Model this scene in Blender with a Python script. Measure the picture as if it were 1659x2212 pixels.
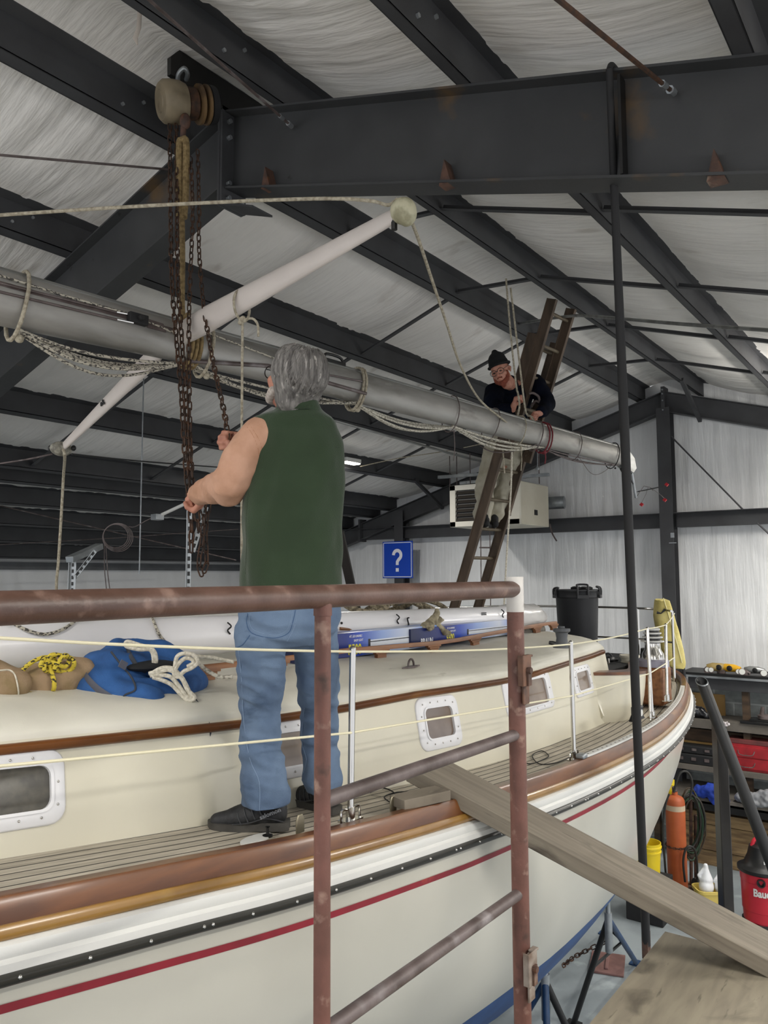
import bpy, bmesh, math, random
from mathutils import Vector, Matrix, noise
random.seed(7)
PI = math.pi
SC = bpy.context.scene
for o in list(bpy.data.objects): bpy.data.objects.remove(o)
# ------------------------------------------------------------------ camera
# world: X runs along the building towards the end wall, Y to the port side (left), Z up
EYE = Vector((0, 0, 3.75)); YAW, PITCH, ROLL, FPX = math.radians(36.44), math.radians(4.79), math.radians(-.25), 1677.0
FW = Vector((math.cos(YAW)*math.cos(PITCH), math.sin(YAW)*math.cos(PITCH), math.sin(PITCH)))
_r = Vector((math.sin(YAW), -math.cos(YAW), 0)); _u = _r.cross(FW)
RT = _r*math.cos(ROLL)+_u*math.sin(ROLL); UP = RT.cross(FW)
cam = bpy.data.cameras.new('camera'); cam_o = bpy.data.objects.new('camera', cam)
SC.collection.objects.link(cam_o); SC.camera = cam_o
cam_o.matrix_world = Matrix.Translation(EYE) @ Matrix((RT, UP, -FW)).transposed().to_4x4()
cam.sensor_fit = 'VERTICAL'; cam.sensor_height = 36.0; cam.lens = 36.0*FPX/2212; cam.clip_end = 100; cam.clip_start = .05
# ------------------------------------------------------------------ light and exposure
w = bpy.data.worlds.new('world'); SC.world = w; w.use_nodes = True
w.node_tree.nodes['Background'].inputs[0].default_value = (.93, .95, 1, 1)
w.node_tree.nodes['Background'].inputs[1].default_value = .85
SC.view_settings.view_transform = 'Standard'; SC.view_settings.look = 'None'
SC.view_settings.exposure = 0.62; SC.view_settings.gamma = 1.0
try: SC.view_settings.use_curve_mapping = False
except Exception: pass
def area(name, loc, rot, sx, sy, power, col=(1, .97, .92)):
    l = bpy.data.lights.new(name, 'AREA'); l.shape = 'RECTANGLE'; l.size = sx; l.size_y = sy; l.energy = power; l.color = col
    o = bpy.data.objects.new(name, l); SC.collection.objects.link(o); o.location = loc; o.rotation_euler = rot; return o
SHOP_LIGHTS = [  # (x, y, power): rows of LED strips hung under the purlins, outside the picture
    (-1.2, 1.2, 45), (2.0, -1.3, 55), (5.6, -2.0, 75), (9.0, -1.3, 85), (-1.0, 5.6, 55), (9.6, 1.0, 48)]
# ------------------------------------------------------------------ helpers
def P(x, y, U=None, V=None, Z=None, d=None):
    """the point of the place seen at a spot of the photograph (1659 x 2212), on the plane X=U, Y=V, Z=Z or at depth d"""
    k = FW+RT*((x-829.5)/FPX)-UP*((y-1106)/FPX)
    if U is not None: t = U/k.x
    elif V is not None: t = V/k.y
    elif Z is not None: t = (Z-EYE.z)/k.z
    else: t = d
    return EYE+k*t
def Ppl(x, y, n, p0):
    k = FW+RT*((x-829.5)/FPX)-UP*((y-1106)/FPX); n = Vector(n)
    return EYE+k*(n.dot(Vector(p0)-EYE)/n.dot(k))
def lerp(a, b, t): return a+(b-a)*t
def interp(x, T, k=1):
    if x <= T[0][0]: return T[0][k]
    for a, b in zip(T, T[1:]):
        if x <= b[0]: return lerp(a[k], b[k], (x-a[0])/(b[0]-a[0]))
    return T[-1][k]
def crom(pts, n=6, closed=False):
    """smooth curve through points"""
    pts = [Vector(p) for p in pts]; N = len(pts); out = []
    if N < 3: return pts
    rng = N if closed else N-1
    for i in range(rng):
        if closed: p = [pts[(i+k) % N] for k in (-1, 0, 1, 2)]
        else: p = [pts[max(i-1, 0)], pts[i], pts[i+1], pts[min(i+2, N-1)]]
        for s in range(n):
            t = s/n; t2, t3 = t*t, t*t*t
            out.append(.5*((2*p[1])+(p[2]-p[0])*t+(2*p[0]-5*p[1]+4*p[2]-p[3])*t2+(3*p[1]-p[0]-3*p[2]+p[3])*t3))
    if not closed: out.append(pts[-1])
    return out
class MB:
    def __init__(s): s.v = []; s.f = []; s.m = []; s.uv = {}; s.mi = 0
    def add(s, vs, fs, uvs=None):
        b = len(s.v); s.v += [Vector(v) for v in vs]
        s.f += [tuple(b+i for i in f) for f in fs]; s.m += [s.mi]*len(fs)
        if uvs:
            for i, u in enumerate(uvs): s.uv[b+i] = u
        return s
    def box(s, c, d, R=None):
        c = Vector(c); R = R or Matrix.Identity(3); vs = []
        for x in (-.5, .5):
            for y in (-.5, .5):
                for z in (-.5, .5): vs.append(c+R @ Vector((x*d[0], y*d[1], z*d[2])))
        return s.add(vs, [(0, 1, 3, 2), (4, 6, 7, 5), (0, 4, 5, 1), (2, 3, 7, 6), (0, 2, 6, 4), (1, 5, 7, 3)])
    def span(s, a, b):
        a, b = Vector(a), Vector(b); return s.box((a+b)/2, [abs(b[i]-a[i]) for i in range(3)])
    def bar(s, a, b, w, h, up=(0, 0, 1)):
        """rectangular bar from a to b; w across, h along up"""
        a, b = Vector(a), Vector(b); x = (b-a).normalized(); y = Vector(up).cross(x)
        if y.length < 1e-4: y = Vector((0, 1, 0)).cross(x)
        y.normalize(); z = x.cross(y); R = Matrix((x, y, z)).transposed()
        return s.box((a+b)/2, ((b-a).length, w, h), R)
    def tube(s, pts, r, n=10, closed=False, caps=True, flat=None):
        pts = [Vector(p) for p in pts]; N = len(pts)
        if N < 2: return s
        rs = r if isinstance(r, (list, tuple)) else [r]*N
        T = []
        for i in range(N):
            if closed: d = pts[(i+1) % N]-pts[i-1]
            else: d = pts[min(i+1, N-1)]-pts[max(i-1, 0)]
            T.append(d.normalized() if d.length > 1e-9 else Vector((0, 0, 1)))
        u = T[0].orthogonal().normalized()
        if flat: u = (Vector(flat)-T[0]*T[0].dot(Vector(flat))).normalized()
        vs = []
        for i in range(N):
            u = (u-T[i]*T[i].dot(u))
            u = u.normalized() if u.length > 1e-6 else T[i].orthogonal().normalized()
            wv = T[i].cross(u); q = rs[i]; qa, qb = (q if isinstance(q, tuple) else (q, q))
            for k in range(n):
                a = 2*PI*k/n; vs.append(pts[i]+u*(math.cos(a)*qa)+wv*(math.sin(a)*qb))
        fs = []
        for i in range(N if closed else N-1):
            j = (i+1) % N
            for k in range(n): fs.append((i*n+k, i*n+(k+1) % n, j*n+(k+1) % n, j*n+k))
        if caps and not closed: fs += [tuple(reversed(range(n))), tuple((N-1)*n+k for k in range(n))]
        return s.add(vs, fs)
    def lathe(s, prof, org=(0, 0, 0), ax=(0, 0, 1), n=24, caps=True):
        """prof: list of (radius, height)"""
        ax = Vector(ax).normalized(); u = ax.orthogonal().normalized(); w_ = ax.cross(u); org = Vector(org); vs = []; fs = []
        for r, h in prof:
            for k in range(n):
                a = 2*PI*k/n; vs.append(org+ax*h+(u*math.cos(a)+w_*math.sin(a))*r)
        for i in range(len(prof)-1):
            for k in range(n): fs.append((i*n+k, i*n+(k+1) % n, (i+1)*n+(k+1) % n, (i+1)*n+k))
        if caps: fs += [tuple(reversed(range(n))), tuple((len(prof)-1)*n+k for k in range(n))]
        return s.add(vs, fs)
    def prism(s, poly, off):
        off = Vector(off); n = len(poly); vs = [Vector(p) for p in poly]+[Vector(p)+off for p in poly]
        return s.add(vs, [tuple(reversed(range(n))), tuple(range(n, 2*n))]+[(i, (i+1) % n, n+(i+1) % n, n+i) for i in range(n)])
    def rings(s, rr, closed=True, caps=True, uv=None):
        """loft through equal rings of points"""
        n = len(rr[0]); vs = [Vector(p) for r in rr for p in r]; fs = []
        for i in range(len(rr)-1):
            for k in range(n if closed else n-1): fs.append((i*n+k, i*n+(k+1) % n, (i+1)*n+(k+1) % n, (i+1)*n+k))
        if caps and closed: fs += [tuple(reversed(range(n))), tuple((len(rr)-1)*n+k for k in range(n))]
        return s.add(vs, fs, uv)
    def ell(s, c, r, R=None, nu=16, nv=10):
        c = Vector(c); R = R or Matrix.Identity(3); r = (r, r, r) if isinstance(r, (int, float)) else r; rr = []
        vs = [c+R @ Vector((0, 0, -r[2]))]
        for j in range(1, nv):
            b = -PI/2+PI*j/nv
            for i in range(nu):
                a = 2*PI*i/nu; vs.append(c+R @ Vector((math.cos(b)*math.cos(a)*r[0], math.cos(b)*math.sin(a)*r[1], math.sin(b)*r[2])))
        vs.append(c+R @ Vector((0, 0, r[2]))); top = len(vs)-1; fs = []
        for i in range(nu): fs.append((0, 1+(i+1) % nu, 1+i))
        for j in range(nv-2):
            for i in range(nu):
                a = 1+j*nu; fs.append((a+i, a+(i+1) % nu, a+nu+(i+1) % nu, a+nu+i))
        a = 1+(nv-2)*nu
        for i in range(nu): fs.append((a+i, a+(i+1) % nu, top))
        return s.add(vs, fs)
    def cone(s, a, b, ra, rb, n=12): return s.tube([a, b], [ra, rb], n)
def tag(o, label=None, cat=None, group=None, kind=None):
    if label: o['label'] = label
    if cat: o['category'] = cat
    if group: o['group'] = group
    if kind: o['kind'] = kind
    return o
def root_of(o):
    while o.parent: o = o.parent
    return o
SPLIT = set('cockpit_coaming coaming_cap stub_plate bolt splice_plate upright hanger_rod boot_end leg cross_bar eye_strap sheave tab eye toe_rail lower_rail white_moulding rub_strip red_stripe cabin_trim weld_spot fitting screw'.split())
def islands(mb):
    p = list(range(len(mb.v)))
    def f(i):
        while p[i] != i: p[i] = p[p[i]]; i = p[i]
        return i
    for q in mb.f:
        for k in q[1:]: p[f(k)] = f(q[0])
    g = {}
    for fi, q in enumerate(mb.f): g.setdefault(f(q[0]), []).append(fi)
    out = []
    for fs in g.values():
        m = MB(); mp = {}
        for fi in fs:
            for k in mb.f[fi]:
                if k not in mp: mp[k] = len(m.v); m.v.append(mb.v[k])
            m.f.append(tuple(mp[k] for k in mb.f[fi])); m.m.append(mb.m[fi])
        out.append(m)
    return out
def obj(name, mb, mats, parent=None, smooth=35, bev=0, sub=0, label=None):
    if name in SPLIT and parent:
        isl = islands(mb)
        if len(isl) > 1:
            os_ = [obj_one(name, m, mats, parent, smooth, bev, sub, label) for m in isl]; return os_[0]
    return obj_one(name, mb, mats, parent, smooth, bev, sub, label)
def obj_one(name, mb, mats, parent=None, smooth=35, bev=0, sub=0, label=None):
    me = bpy.data.meshes.new(name); org = root_of(parent).location if parent else Vector((0, 0, 0))
    if not parent and mb.v:
        lo = Vector([min(v[i] for v in mb.v) for i in range(3)]); hi = Vector([max(v[i] for v in mb.v) for i in range(3)])
        org = Vector(((lo.x+hi.x)/2, (lo.y+hi.y)/2, lo.z))
    me.from_pydata([v-org for v in mb.v], [], mb.f)
    mats = mats if isinstance(mats, (list, tuple)) else [mats]
    for m in mats: me.materials.append(m)
    for p, mi in zip(me.polygons, mb.m): p.material_index = mi
    if mb.uv:
        uvl = me.uv_layers.new(name='uv')
        for l in me.loops: uvl.data[l.index].uv = mb.uv.get(l.vertex_index, (0, 0))
    me.validate(); 
    bm = bmesh.new(); bm.from_mesh(me); bmesh.ops.recalc_face_normals(bm, faces=bm.faces); bm.to_mesh(me); bm.free()
    if smooth:
        me.shade_smooth(); me.set_sharp_from_angle(angle=math.radians(smooth))
    o = bpy.data.objects.new(name, me); SC.collection.objects.link(o)
    if parent: o.parent = parent
    else: o.location = org
    if bev:
        b = o.modifiers.new('bevel', 'BEVEL'); b.width = bev; b.segments = 2; b.limit_method = 'ANGLE'; b.angle_limit = .6
    if sub:
        b = o.modifiers.new('sub', 'SUBSURF'); b.levels = sub; b.render_levels = sub
    if label: o['label'] = label
    return o
def thing(name, loc, label, cat, group=None, kind=None):
    o = bpy.data.objects.new(name, None); SC.collection.objects.link(o); o.location = Vector(loc); o.empty_display_size = .1
    return tag(o, label, cat, group, kind)
def copy_thing(root, loc, rz=None, label=None):
    c = root.copy(); SC.collection.objects.link(c); c.location = Vector(loc)
    if rz is not None: c.rotation_euler = (0, 0, rz)
    if label: c['label'] = label
    for ch in list(root.children):
        d = ch.copy(); SC.collection.objects.link(d); d.parent = c
        for g in list(ch.children):
            e = g.copy(); SC.collection.objects.link(e); e.parent = d
    return c
def text_mb(txt, org, ux, uy, h, depth=.002, bold=0.0, sx=1.0, align='LEFT', shear=0):
    """lettering as geometry: org lower left, ux reading direction, uy up"""
    cu = bpy.data.curves.new('t', 'FONT'); cu.body = txt; cu.size = 1.0; cu.extrude = .5; cu.align_x = align; cu.offset = bold; cu.resolution_u = 3; cu.shear = shear
    to = bpy.data.objects.new('t', cu); SC.collection.objects.link(to)
    dg = bpy.context.evaluated_depsgraph_get(); me = bpy.data.meshes.new_from_object(to.evaluated_get(dg))
    ux = Vector(ux).normalized(); uy = Vector(uy).normalized(); uz = ux.cross(uy); org = Vector(org); mb = MB(); k = h/.72
    mb.add([org+ux*(v.co.x*k*sx)+uy*(v.co.y*k)+uz*(v.co.z*depth) for v in me.vertices], [tuple(p.vertices) for p in me.polygons])
    bpy.data.objects.remove(to); bpy.data.curves.remove(cu); bpy.data.meshes.remove(me); return mb
# ------------------------------------------------------------------ materials
def lin(h):
    h = h.lstrip('#'); c = [int(h[i:i+2], 16)/255 for i in (0, 2, 4)]
    return tuple(x/12.92 if x <= .04045 else ((x+.055)/1.055)**2.4 for x in c)+(1,)
def mat(name, col, rough=.6, metal=0, col2=None, nscale=5, nmix=(.4, .62), bump=0, bscale=40, stretch=(1, 1, 1), coat=0, spots=None, detail=5, bstretch=None, sheen=0, spec=.5, wave=None):
    m = bpy.data.materials.new(name); m.use_nodes = True; nt = m.node_tree; N = nt.nodes; L = nt.links; b = N['Principled BSDF']
    b.inputs['Base Color'].default_value = lin(col); b.inputs['Roughness'].default_value = rough; b.inputs['Metallic'].default_value = metal
    b.inputs['Specular IOR Level'].default_value = spec
    if coat: b.inputs['Coat Weight'].default_value = coat; b.inputs['Coat Roughness'].default_value = .15
    if sheen: b.inputs['Sheen Weight'].default_value = sheen
    tc = N.new('ShaderNodeTexCoord')
    def mp(st):
        q = N.new('ShaderNodeMapping'); q.inputs['Scale'].default_value = st; L.new(tc.outputs['Object'], q.inputs[0]); return q.outputs[0]
    def ramp(src, lo, hi):
        r = N.new('ShaderNodeMapRange'); r.inputs[1].default_value = lo; r.inputs[2].default_value = hi; L.new(src, r.inputs[0]); return r.outputs[0]
    cur = None
    if col2:
        n = N.new('ShaderNodeTexNoise'); n.inputs['Scale'].default_value = nscale; n.inputs['Detail'].default_value = detail; L.new(mp(stretch), n.inputs['Vector'])
        mx = N.new('ShaderNodeMix'); mx.data_type = 'RGBA'; mx.inputs[6].default_value = lin(col); mx.inputs[7].default_value = lin(col2)
        L.new(ramp(n.outputs['Fac'], *nmix), mx.inputs[0]); cur = mx.outputs[2]
    for sp in (spots or []):
        n = N.new('ShaderNodeTexNoise'); n.inputs['Scale'].default_value = sp[1]; n.inputs['Detail'].default_value = 6; L.new(mp(sp[4] if len(sp) > 4 else (1, 1, 1)), n.inputs['Vector'])
        mx = N.new('ShaderNodeMix'); mx.data_type = 'RGBA'; mx.inputs[7].default_value = lin(sp[0])
        if cur is None: mx.inputs[6].default_value = lin(col)
        else: L.new(cur, mx.inputs[6])
        L.new(ramp(n.outputs['Fac'], sp[2], sp[3]), mx.inputs[0]); cur = mx.outputs[2]
    if cur is not None: L.new(cur, b.inputs['Base Color'])
    if bump:
        n = N.new('ShaderNodeTexNoise'); n.inputs['Scale'].default_value = bscale; n.inputs['Detail'].default_value = 4; L.new(mp(bstretch or (1, 1, 1)), n.inputs['Vector'])
        bp = N.new('ShaderNodeBump'); bp.inputs['Strength'].default_value = 1; bp.inputs['Distance'].default_value = bump; L.new(n.outputs['Fac'], bp.inputs['Height']); L.new(bp.outputs[0], b.inputs['Normal'])
    return m
def grain_mat(name, c1, c2, dark, su=1.2, sv=26, rough=.8, bump=.0012, knots=True):
    """sawn wood: fibres run along u of the uv map"""
    m = bpy.data.materials.new(name); m.use_nodes = True; nt = m.node_tree; N = nt.nodes; L = nt.links; b = N['Principled BSDF']; b.inputs['Roughness'].default_value = rough
    uv = N.new('ShaderNodeUVMap'); uv.uv_map = 'uv'
    def ns(sc, det, dist=0):
        q = N.new('ShaderNodeMapping'); q.inputs['Scale'].default_value = sc; L.new(uv.outputs[0], q.inputs[0]); n = N.new('ShaderNodeTexNoise'); n.inputs['Scale'].default_value = 1; n.inputs['Detail'].default_value = det; n.inputs['Distortion'].default_value = dist; L.new(q.outputs[0], n.inputs['Vector']); return n.outputs['Fac']
    def rg(s, a, c):
        r = N.new('ShaderNodeMapRange'); r.inputs[1].default_value = a; r.inputs[2].default_value = c; L.new(s, r.inputs[0]); return r.outputs[0]
    def mx(f, a, c):
        x = N.new('ShaderNodeMix'); x.data_type = 'RGBA'; L.new(f, x.inputs[0])
        if isinstance(a, str): x.inputs[6].default_value = lin(a)
        else: L.new(a, x.inputs[6])
        x.inputs[7].default_value = lin(c); return x.outputs[2]
    g = ns((su*2, sv*2.2, 1), 6, .4); c = mx(rg(g, .35, .65), c1, c2); c = mx(rg(ns((su*3, sv*.5, 1), 8, .8), .56, .74), c, dark); c = mx(rg(ns((su*4, sv*4, 1), 3), .64, .74), c, dark)
    L.new(c, b.inputs['Base Color']); bp = N.new('ShaderNodeBump'); bp.inputs['Distance'].default_value = bump; L.new(g, bp.inputs['Height']); L.new(bp.outputs[0], b.inputs['Normal']); return m
def emit(name, col, s):
    m = bpy.data.materials.new(name); m.use_nodes = True; b = m.node_tree.nodes['Principled BSDF']
    b.inputs['Base Color'].default_value = lin(col); b.inputs['Emission Color'].default_value = lin(col); b.inputs['Emission Strength'].default_value = s; return m
def brick_mat(name, c1, c2, mortar, bw, rh, ms, rough=.7, bump=.001, grain=None, off=.37):
    """planks / blocks laid on the uv map"""
    m = bpy.data.materials.new(name); m.use_nodes = True; nt = m.node_tree; N = nt.nodes; L = nt.links; b = N['Principled BSDF']; b.inputs['Roughness'].default_value = rough
    uv = N.new('ShaderNodeUVMap'); uv.uv_map = 'uv'; br = N.new('ShaderNodeTexBrick'); br.offset = off; L.new(uv.outputs[0], br.inputs['Vector'])
    br.inputs['Scale'].default_value = 1; br.inputs['Brick Width'].default_value = bw; br.inputs['Row Height'].default_value = rh; br.inputs['Mortar Size'].default_value = ms; br.inputs['Mortar Smooth'].default_value = .1
    br.inputs['Color1'].default_value = lin(c1); br.inputs['Color2'].default_value = lin(c2); br.inputs['Mortar'].default_value = lin(mortar)
    n = N.new('ShaderNodeTexNoise'); n.inputs['Scale'].default_value = 1; n.inputs['Detail'].default_value = 6
    q = N.new('ShaderNodeMapping'); q.inputs['Scale'].default_value = grain or (6, 60, 1); L.new(uv.outputs[0], q.inputs[0]); L.new(q.outputs[0], n.inputs['Vector'])
    r = N.new('ShaderNodeMapRange'); r.inputs[1].default_value = .3; r.inputs[2].default_value = .7; r.inputs[3].default_value = .72; r.inputs[4].default_value = 1.12; L.new(n.outputs['Fac'], r.inputs[0])
    mx = N.new('ShaderNodeMix'); mx.data_type = 'RGBA'; mx.blend_type = 'MULTIPLY'; mx.inputs[0].default_value = 1; L.new(br.outputs['Color'], mx.inputs[6]); L.new(r.outputs[0], mx.inputs[7]); L.new(mx.outputs[2], b.inputs['Base Color'])
    bp = N.new('ShaderNodeBump'); bp.inputs['Distance'].default_value = bump; bp.invert = True; L.new(br.outputs['Fac'], bp.inputs['Height']); L.new(bp.outputs[0], b.inputs['Normal'])
    return m
M = dict(
    steel=mat('dark_primer_steel', '#404143', .55, 0, '#39393b', 3, bump=.0004, bscale=60, spec=.4),
    steel_rust=mat('primer_steel_with_rust', '#3c3d3e', .55, 0, '#343536', 2.5, bump=.0005, bscale=60, spots=[('#5d4a33', 2.2, .62, .72), ('#161412', 7, .70, .76)]),
    steel_light=mat('grey_steel', '#5a5d60', .5, 0, '#4c4e50', 3),
    black=mat('black_paint', '#121212', .45), black_rough=mat('black_rubber', '#1b1b1c', .75),
    galv=mat('galvanised_steel', '#8f9496', .38, .7, '#a9adb0', 8), chrome=mat('polished_steel', '#c9c7c2', .16, 1), alu=mat('aluminium', '#a7a8a6', .38, .75, '#8d8e8b', 4, stretch=(.6, 3, 3), spots=[('#6a6a66', 5, .6, .75, (.4, 2, 2))]),
    film=mat('white_insulation_film', '#ebe8e3', .42, 0, '#e0ddd8', 1.2, bump=.02, bscale=2.4, bstretch=(6, .7, .7), spec=.45, spots=[('#b4aca2', 3.5, .62, .8, (1.4, .5, .5))]),
    wallfilm=mat('white_wall_film', '#e6e7e7', .3, 0, '#dcdddd', 1.2, bump=.02, bscale=2.0, bstretch=(1, 5, .5), spec=.5),
    conc=mat('concrete_floor', '#8f979a', .6, 0, '#7d8588', 1.6, bump=.001, bscale=30, spots=[('#a9b1b2', 3, .6, .75)]),
    gel=mat('cream_gelcoat', '#d6d1bd', .34, 0, '#cec9b5', 1.5, coat=.2), hullp=mat('hull_gelcoat', '#c6c3b7', .3, 0, '#bebbaf', 1.2, coat=.25),
    white=mat('white_paint', '#d3d3cf', .4, bump=.0008, bscale=30), blue=mat('blue_antifouling', '#1f4a80', .55, 0, '#1a3f70', 5),
    red=mat('red_stripe', '#8f1f2e', .45, 0, '#7c1c28', 6, spots=[('#a8453a', 4, .68, .74)]), varn=mat('varnished_teak', '#70421b', .36, 0, '#532e11', 2.5, stretch=(1, 6, 6), coat=.2, spots=[('#875a28', 3, .6, .75, (1, 4, 4))]),
    teak=mat('oiled_teak', '#8a5c38', .5, 0, '#6f4526', 3, stretch=(1, 8, 8)),
    rubber=mat('black_rub_strip', '#25241f', .35), glass=mat('window_glass', '#8a7a6c', .08, 0, '#6e5f53', 3, spec=.8), darkglass=mat('screen_glass', '#4b4944', .15, 0, '#5b5850', 20),
    rustpipe=mat('red_oxide_pipe', '#6b463c', .6, 0, '#5a3a30', 10, bump=.0008, bscale=120, spots=[('#8a6f62', 26, .58, .72), ('#3c2a22', 14, .60, .72), ('#a83a26', 3.2, .70, .76)]),
    railpipe=mat('brown_primer_pipe', '#5f463c', .42, 0, '#4d362c', 14, bump=.0006, bscale=140, spots=[('#8d7367', 18, .60, .78)]),
    rung=mat('worn_grey_pipe', '#655a58', .5, .1, '#4b403d', 12, bump=.0006, bscale=120, spots=[('#8a8484', 9, .58, .75)]),
    rust=mat('rusty_steel', '#5a4034', .75, 0, '#3c2c25', 14, bump=.001, bscale=90, spots=[('#9a8a78', 8, .62, .78), ('#7a4a26', 11, .58, .72)]),
    rustchain=mat('rusty_chain', '#32241c', .7, .2, '#4d3322', 30), plank=mat('weathered_lumber', '#7f776b', .8, 0, '#6a6257', 2.2, stretch=(1, 1, 1), bump=.0012, bscale=40, spots=[('#4e473e', 5, .62, .78)]),
    ply=mat('worn_plywood', '#938a78', .8, 0, '#80776a', 2.5, bump=.0006, bscale=60, spots=[('#5f574b', 4, .64, .82), ('#a79e8c', 7, .62, .8)]),
    rope=mat('old_rope', '#b3ab98', .85, 0, '#8d8573', 60, bump=.002, bscale=160), rope_w=mat('white_rope', '#dcd6c6', .8, 0, '#b9b2a0', 80, bump=.002, bscale=200), cream_line=mat('cream_lifeline', '#e3dcbd', .5),
)
# ================================================================== building
RV = 3.35
def roofz(v): return 6.5-.3*abs(v-RV)          # underside of the purlins
PUR = [-3.1, -1.9, -.7, .5, 1.68, 2.86, 3.71, 4.90, 6.05, 7.20, 8.38, 8.76, 9.41, 10.1, 10.75, 11.45]
mb = MB(); U0, U1, nu = -4.0, 11.9, 330
vv = []; edges = [-4.4]+PUR+[12.25]
for a, b in zip(edges, edges[1:]): vv += [lerp(a, b, k/9) for k in range(9)]
vv.append(12.25)
def sag(u, v):
    for a, b in zip(edges, edges[1:]):
        if a <= v <= b:
            t = (v-a)/(b-a); s = math.sin(PI*t)
            if abs(a+b-2*RV) < .5 and a < RV < b: s *= .5
            wv = noise.noise((u*1.1, a*7, 0))*.5+.5
            # folds that run across the bay, drifting along it
            f = noise.noise((u*9+v*2.2, v*.9+a*3, 1.3))*.6+noise.noise((u*21+v*3, v*1.2+a, 5.1))*.3
            return -s*(.05+.05*wv)*min(1, (b-a))+f*.026*min(1, 3*s)*(.3+1.6*max(0, noise.noise((u*.8, v*1.1+a, 9))+.25))
    return 0
grid = []
for i in range(nu+1):
    u = lerp(U0, U1, i/nu); grid.append([(u, v, roofz(v)+.215+sag(u, v)) for v in vv])
mb.rings(grid, closed=False, caps=False)
tag(obj('ceiling', mb, M['film'], smooth=80), kind='structure', label='pale wrinkled plastic insulation film sagging between the roof purlins')
# end wall with vertical folds, left wall, floor
mb = MB(); rows = []; ny, nz = 260, 46
for j in range(nz+1):
    z = lerp(0, 6.8, j/nz); row = []
    for i in range(ny+1):
        v = lerp(-4.4, 12.25, i/ny); amp = .016+.05*max(0, noise.noise((v*.7, z*.5, 3)))
        zz = min(z, roofz(v)+.2)
        panel = (z % 4.55)/4.55
        row.append((11.8+amp*(noise.noise((v*8+z*.7, z*.7, 2))+.5*noise.noise((v*19, z*.9, 7)))-.05*math.sin(PI*min(1, panel*1.1)), v, zz))
    rows.append(row)
mb.rings(rows, closed=False, caps=False); tag(obj('wall_end', mb, M['wallfilm'], smooth=80), kind='structure', label='end wall under white plastic film')
mb = MB(); rows = []
for j in range(20):
    z = lerp(0, 4.2, j/19); rows.append([(lerp(-4, 11.9, i/300), 12.0+.02*noise.noise((lerp(-4, 11.9, i/300)*7+z, z*.8, 3)), z) for i in range(301)])
mb.rings(rows, closed=False, caps=False); tag(obj('wall_left', mb, M['wallfilm'], smooth=80), kind='structure', label='far side wall under white plastic film')
mb = MB(); mb.add([(-5, -5, 0), (12, -5, 0), (12, 12.3, 0), (-5, 12.3, 0)], [(0, 1, 2, 3)]); tag(obj('floor', mb, M['conc'], smooth=0), kind='structure', label='grey concrete workshop floor')
mb = MB(); mb.bar((6.2, 2.0, .001), (11.5, 3.6, .001), .012, .002); mb.bar((4, -1, .001), (11.8, -1, .001), .012, .002); mb.bar((8.9, -2, .001), (8.9, 9, .001), .012, .002)
# block wall strip low on the end wall
mb2 = MB(); mb2.add([(11.62, -3, 0), (11.62, 12, 0), (11.62, 12, 2.2), (11.62, -3, 2.2)], [(0, 1, 2, 3)], [(0, 0), (15, 0), (15, 2.2), (0, 2.2)])
mb2.add([(11.62, -3, 2.2), (11.62, 12, 2.2), (11.9, 12, 2.2), (11.9, -3, 2.2)], [(0, 1, 2, 3)], [(0, 0), (15, 0), (15, .3), (0, .3)])
M['block'] = brick_mat('painted_block', '#9ea3a0', '#8c918e', '#b4b8b6', .4, .2, .012, .8, .004, (9, 9, 1))
tag(obj('wall_blocks', mb2, M['block'], smooth=0), kind='structure', label='low grey concrete block wall behind the benches')
# ---- purlins (Z sections), each with its bridging bars
ROWS = [1.35, 3.0, 4.58, 6.2, 7.86, 9.5]
names = {-3.1: 'sixth', -1.9: 'fifth', -.7: 'fourth', .5: 'third', 1.68: 'second', 2.86: 'first'}
order_l = ['first', 'second', 'third', 'fourth', 'fifth', 'sixth', 'seventh', 'eighth', 'ninth', 'tenth']
for i, v in enumerate(PUR):
    z = roofz(v); side = 1 if v > RV else -1; sl = -.3*side
    if side < 0: lab = 'dark grey roof purlin, %s from the ridge on the aisle-side roof slope' % names[v]
    else: lab = 'dark grey roof purlin, %s from the ridge on the far roof slope over the boat' % order_l[i-6]
    t = thing('roof_purlin', (4, v, z), lab, 'roof beam', 'roof purlins', 'thing')
    T_, h, fl = .006, .205, .075
    def q(dv, dz): return (U0, v+dv, z+dz+sl*dv)
    lip = .018
    mb = MB()
    for poly in ([q(0, 0), q(T_, 0), q(T_, h), q(0, h)], [q(0, 0), q(fl, 0), q(fl, T_), q(0, T_)], [q(fl-T_, 0), q(fl, 0), q(fl, lip), q(fl-T_, lip)], [q(-fl, h), q(T_, h), q(T_, h-T_), q(-fl, h-T_)]):
        mb.prism(poly, (U1-U0-.15, 0, 0))
    obj('beam', mb, M['steel'], t, smooth=0)
    # bolts at the frame and small clip plate
    mb = MB()
    for bu, bz in ((2.52, .06), (2.66, .14), (3.48, .06), (3.62, .14)): mb.tube([(bu, v-.012, z+bz), (bu, v+.014, z+bz)], .011, 6)
    obj('bolt', mb, M['galv'], t, label='galvanised bolt heads')
    if i+1 < len(PUR):
        v2 = PUR[i+1]
        if v2-v > .8:
            for u in ROWS:
                if u == 3.0: continue
                mb = MB(); z2 = roofz(v2); lo = .05 if v < RV < v2 else .03
                a = Vector((u+(.0 if side > 0 else .06), v+.01, z+lo)); b = Vector((u+(.06 if side > 0 else 0), v2-.005, z2+lo))
                mb.bar(a, b, .045, .004); mb.bar(a+Vector((.02, 0, .02)), b+Vector((.02, 0, .02)), .004, .04)
                obj('bridging_bar', mb, M['steel'], t, smooth=0)
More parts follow.
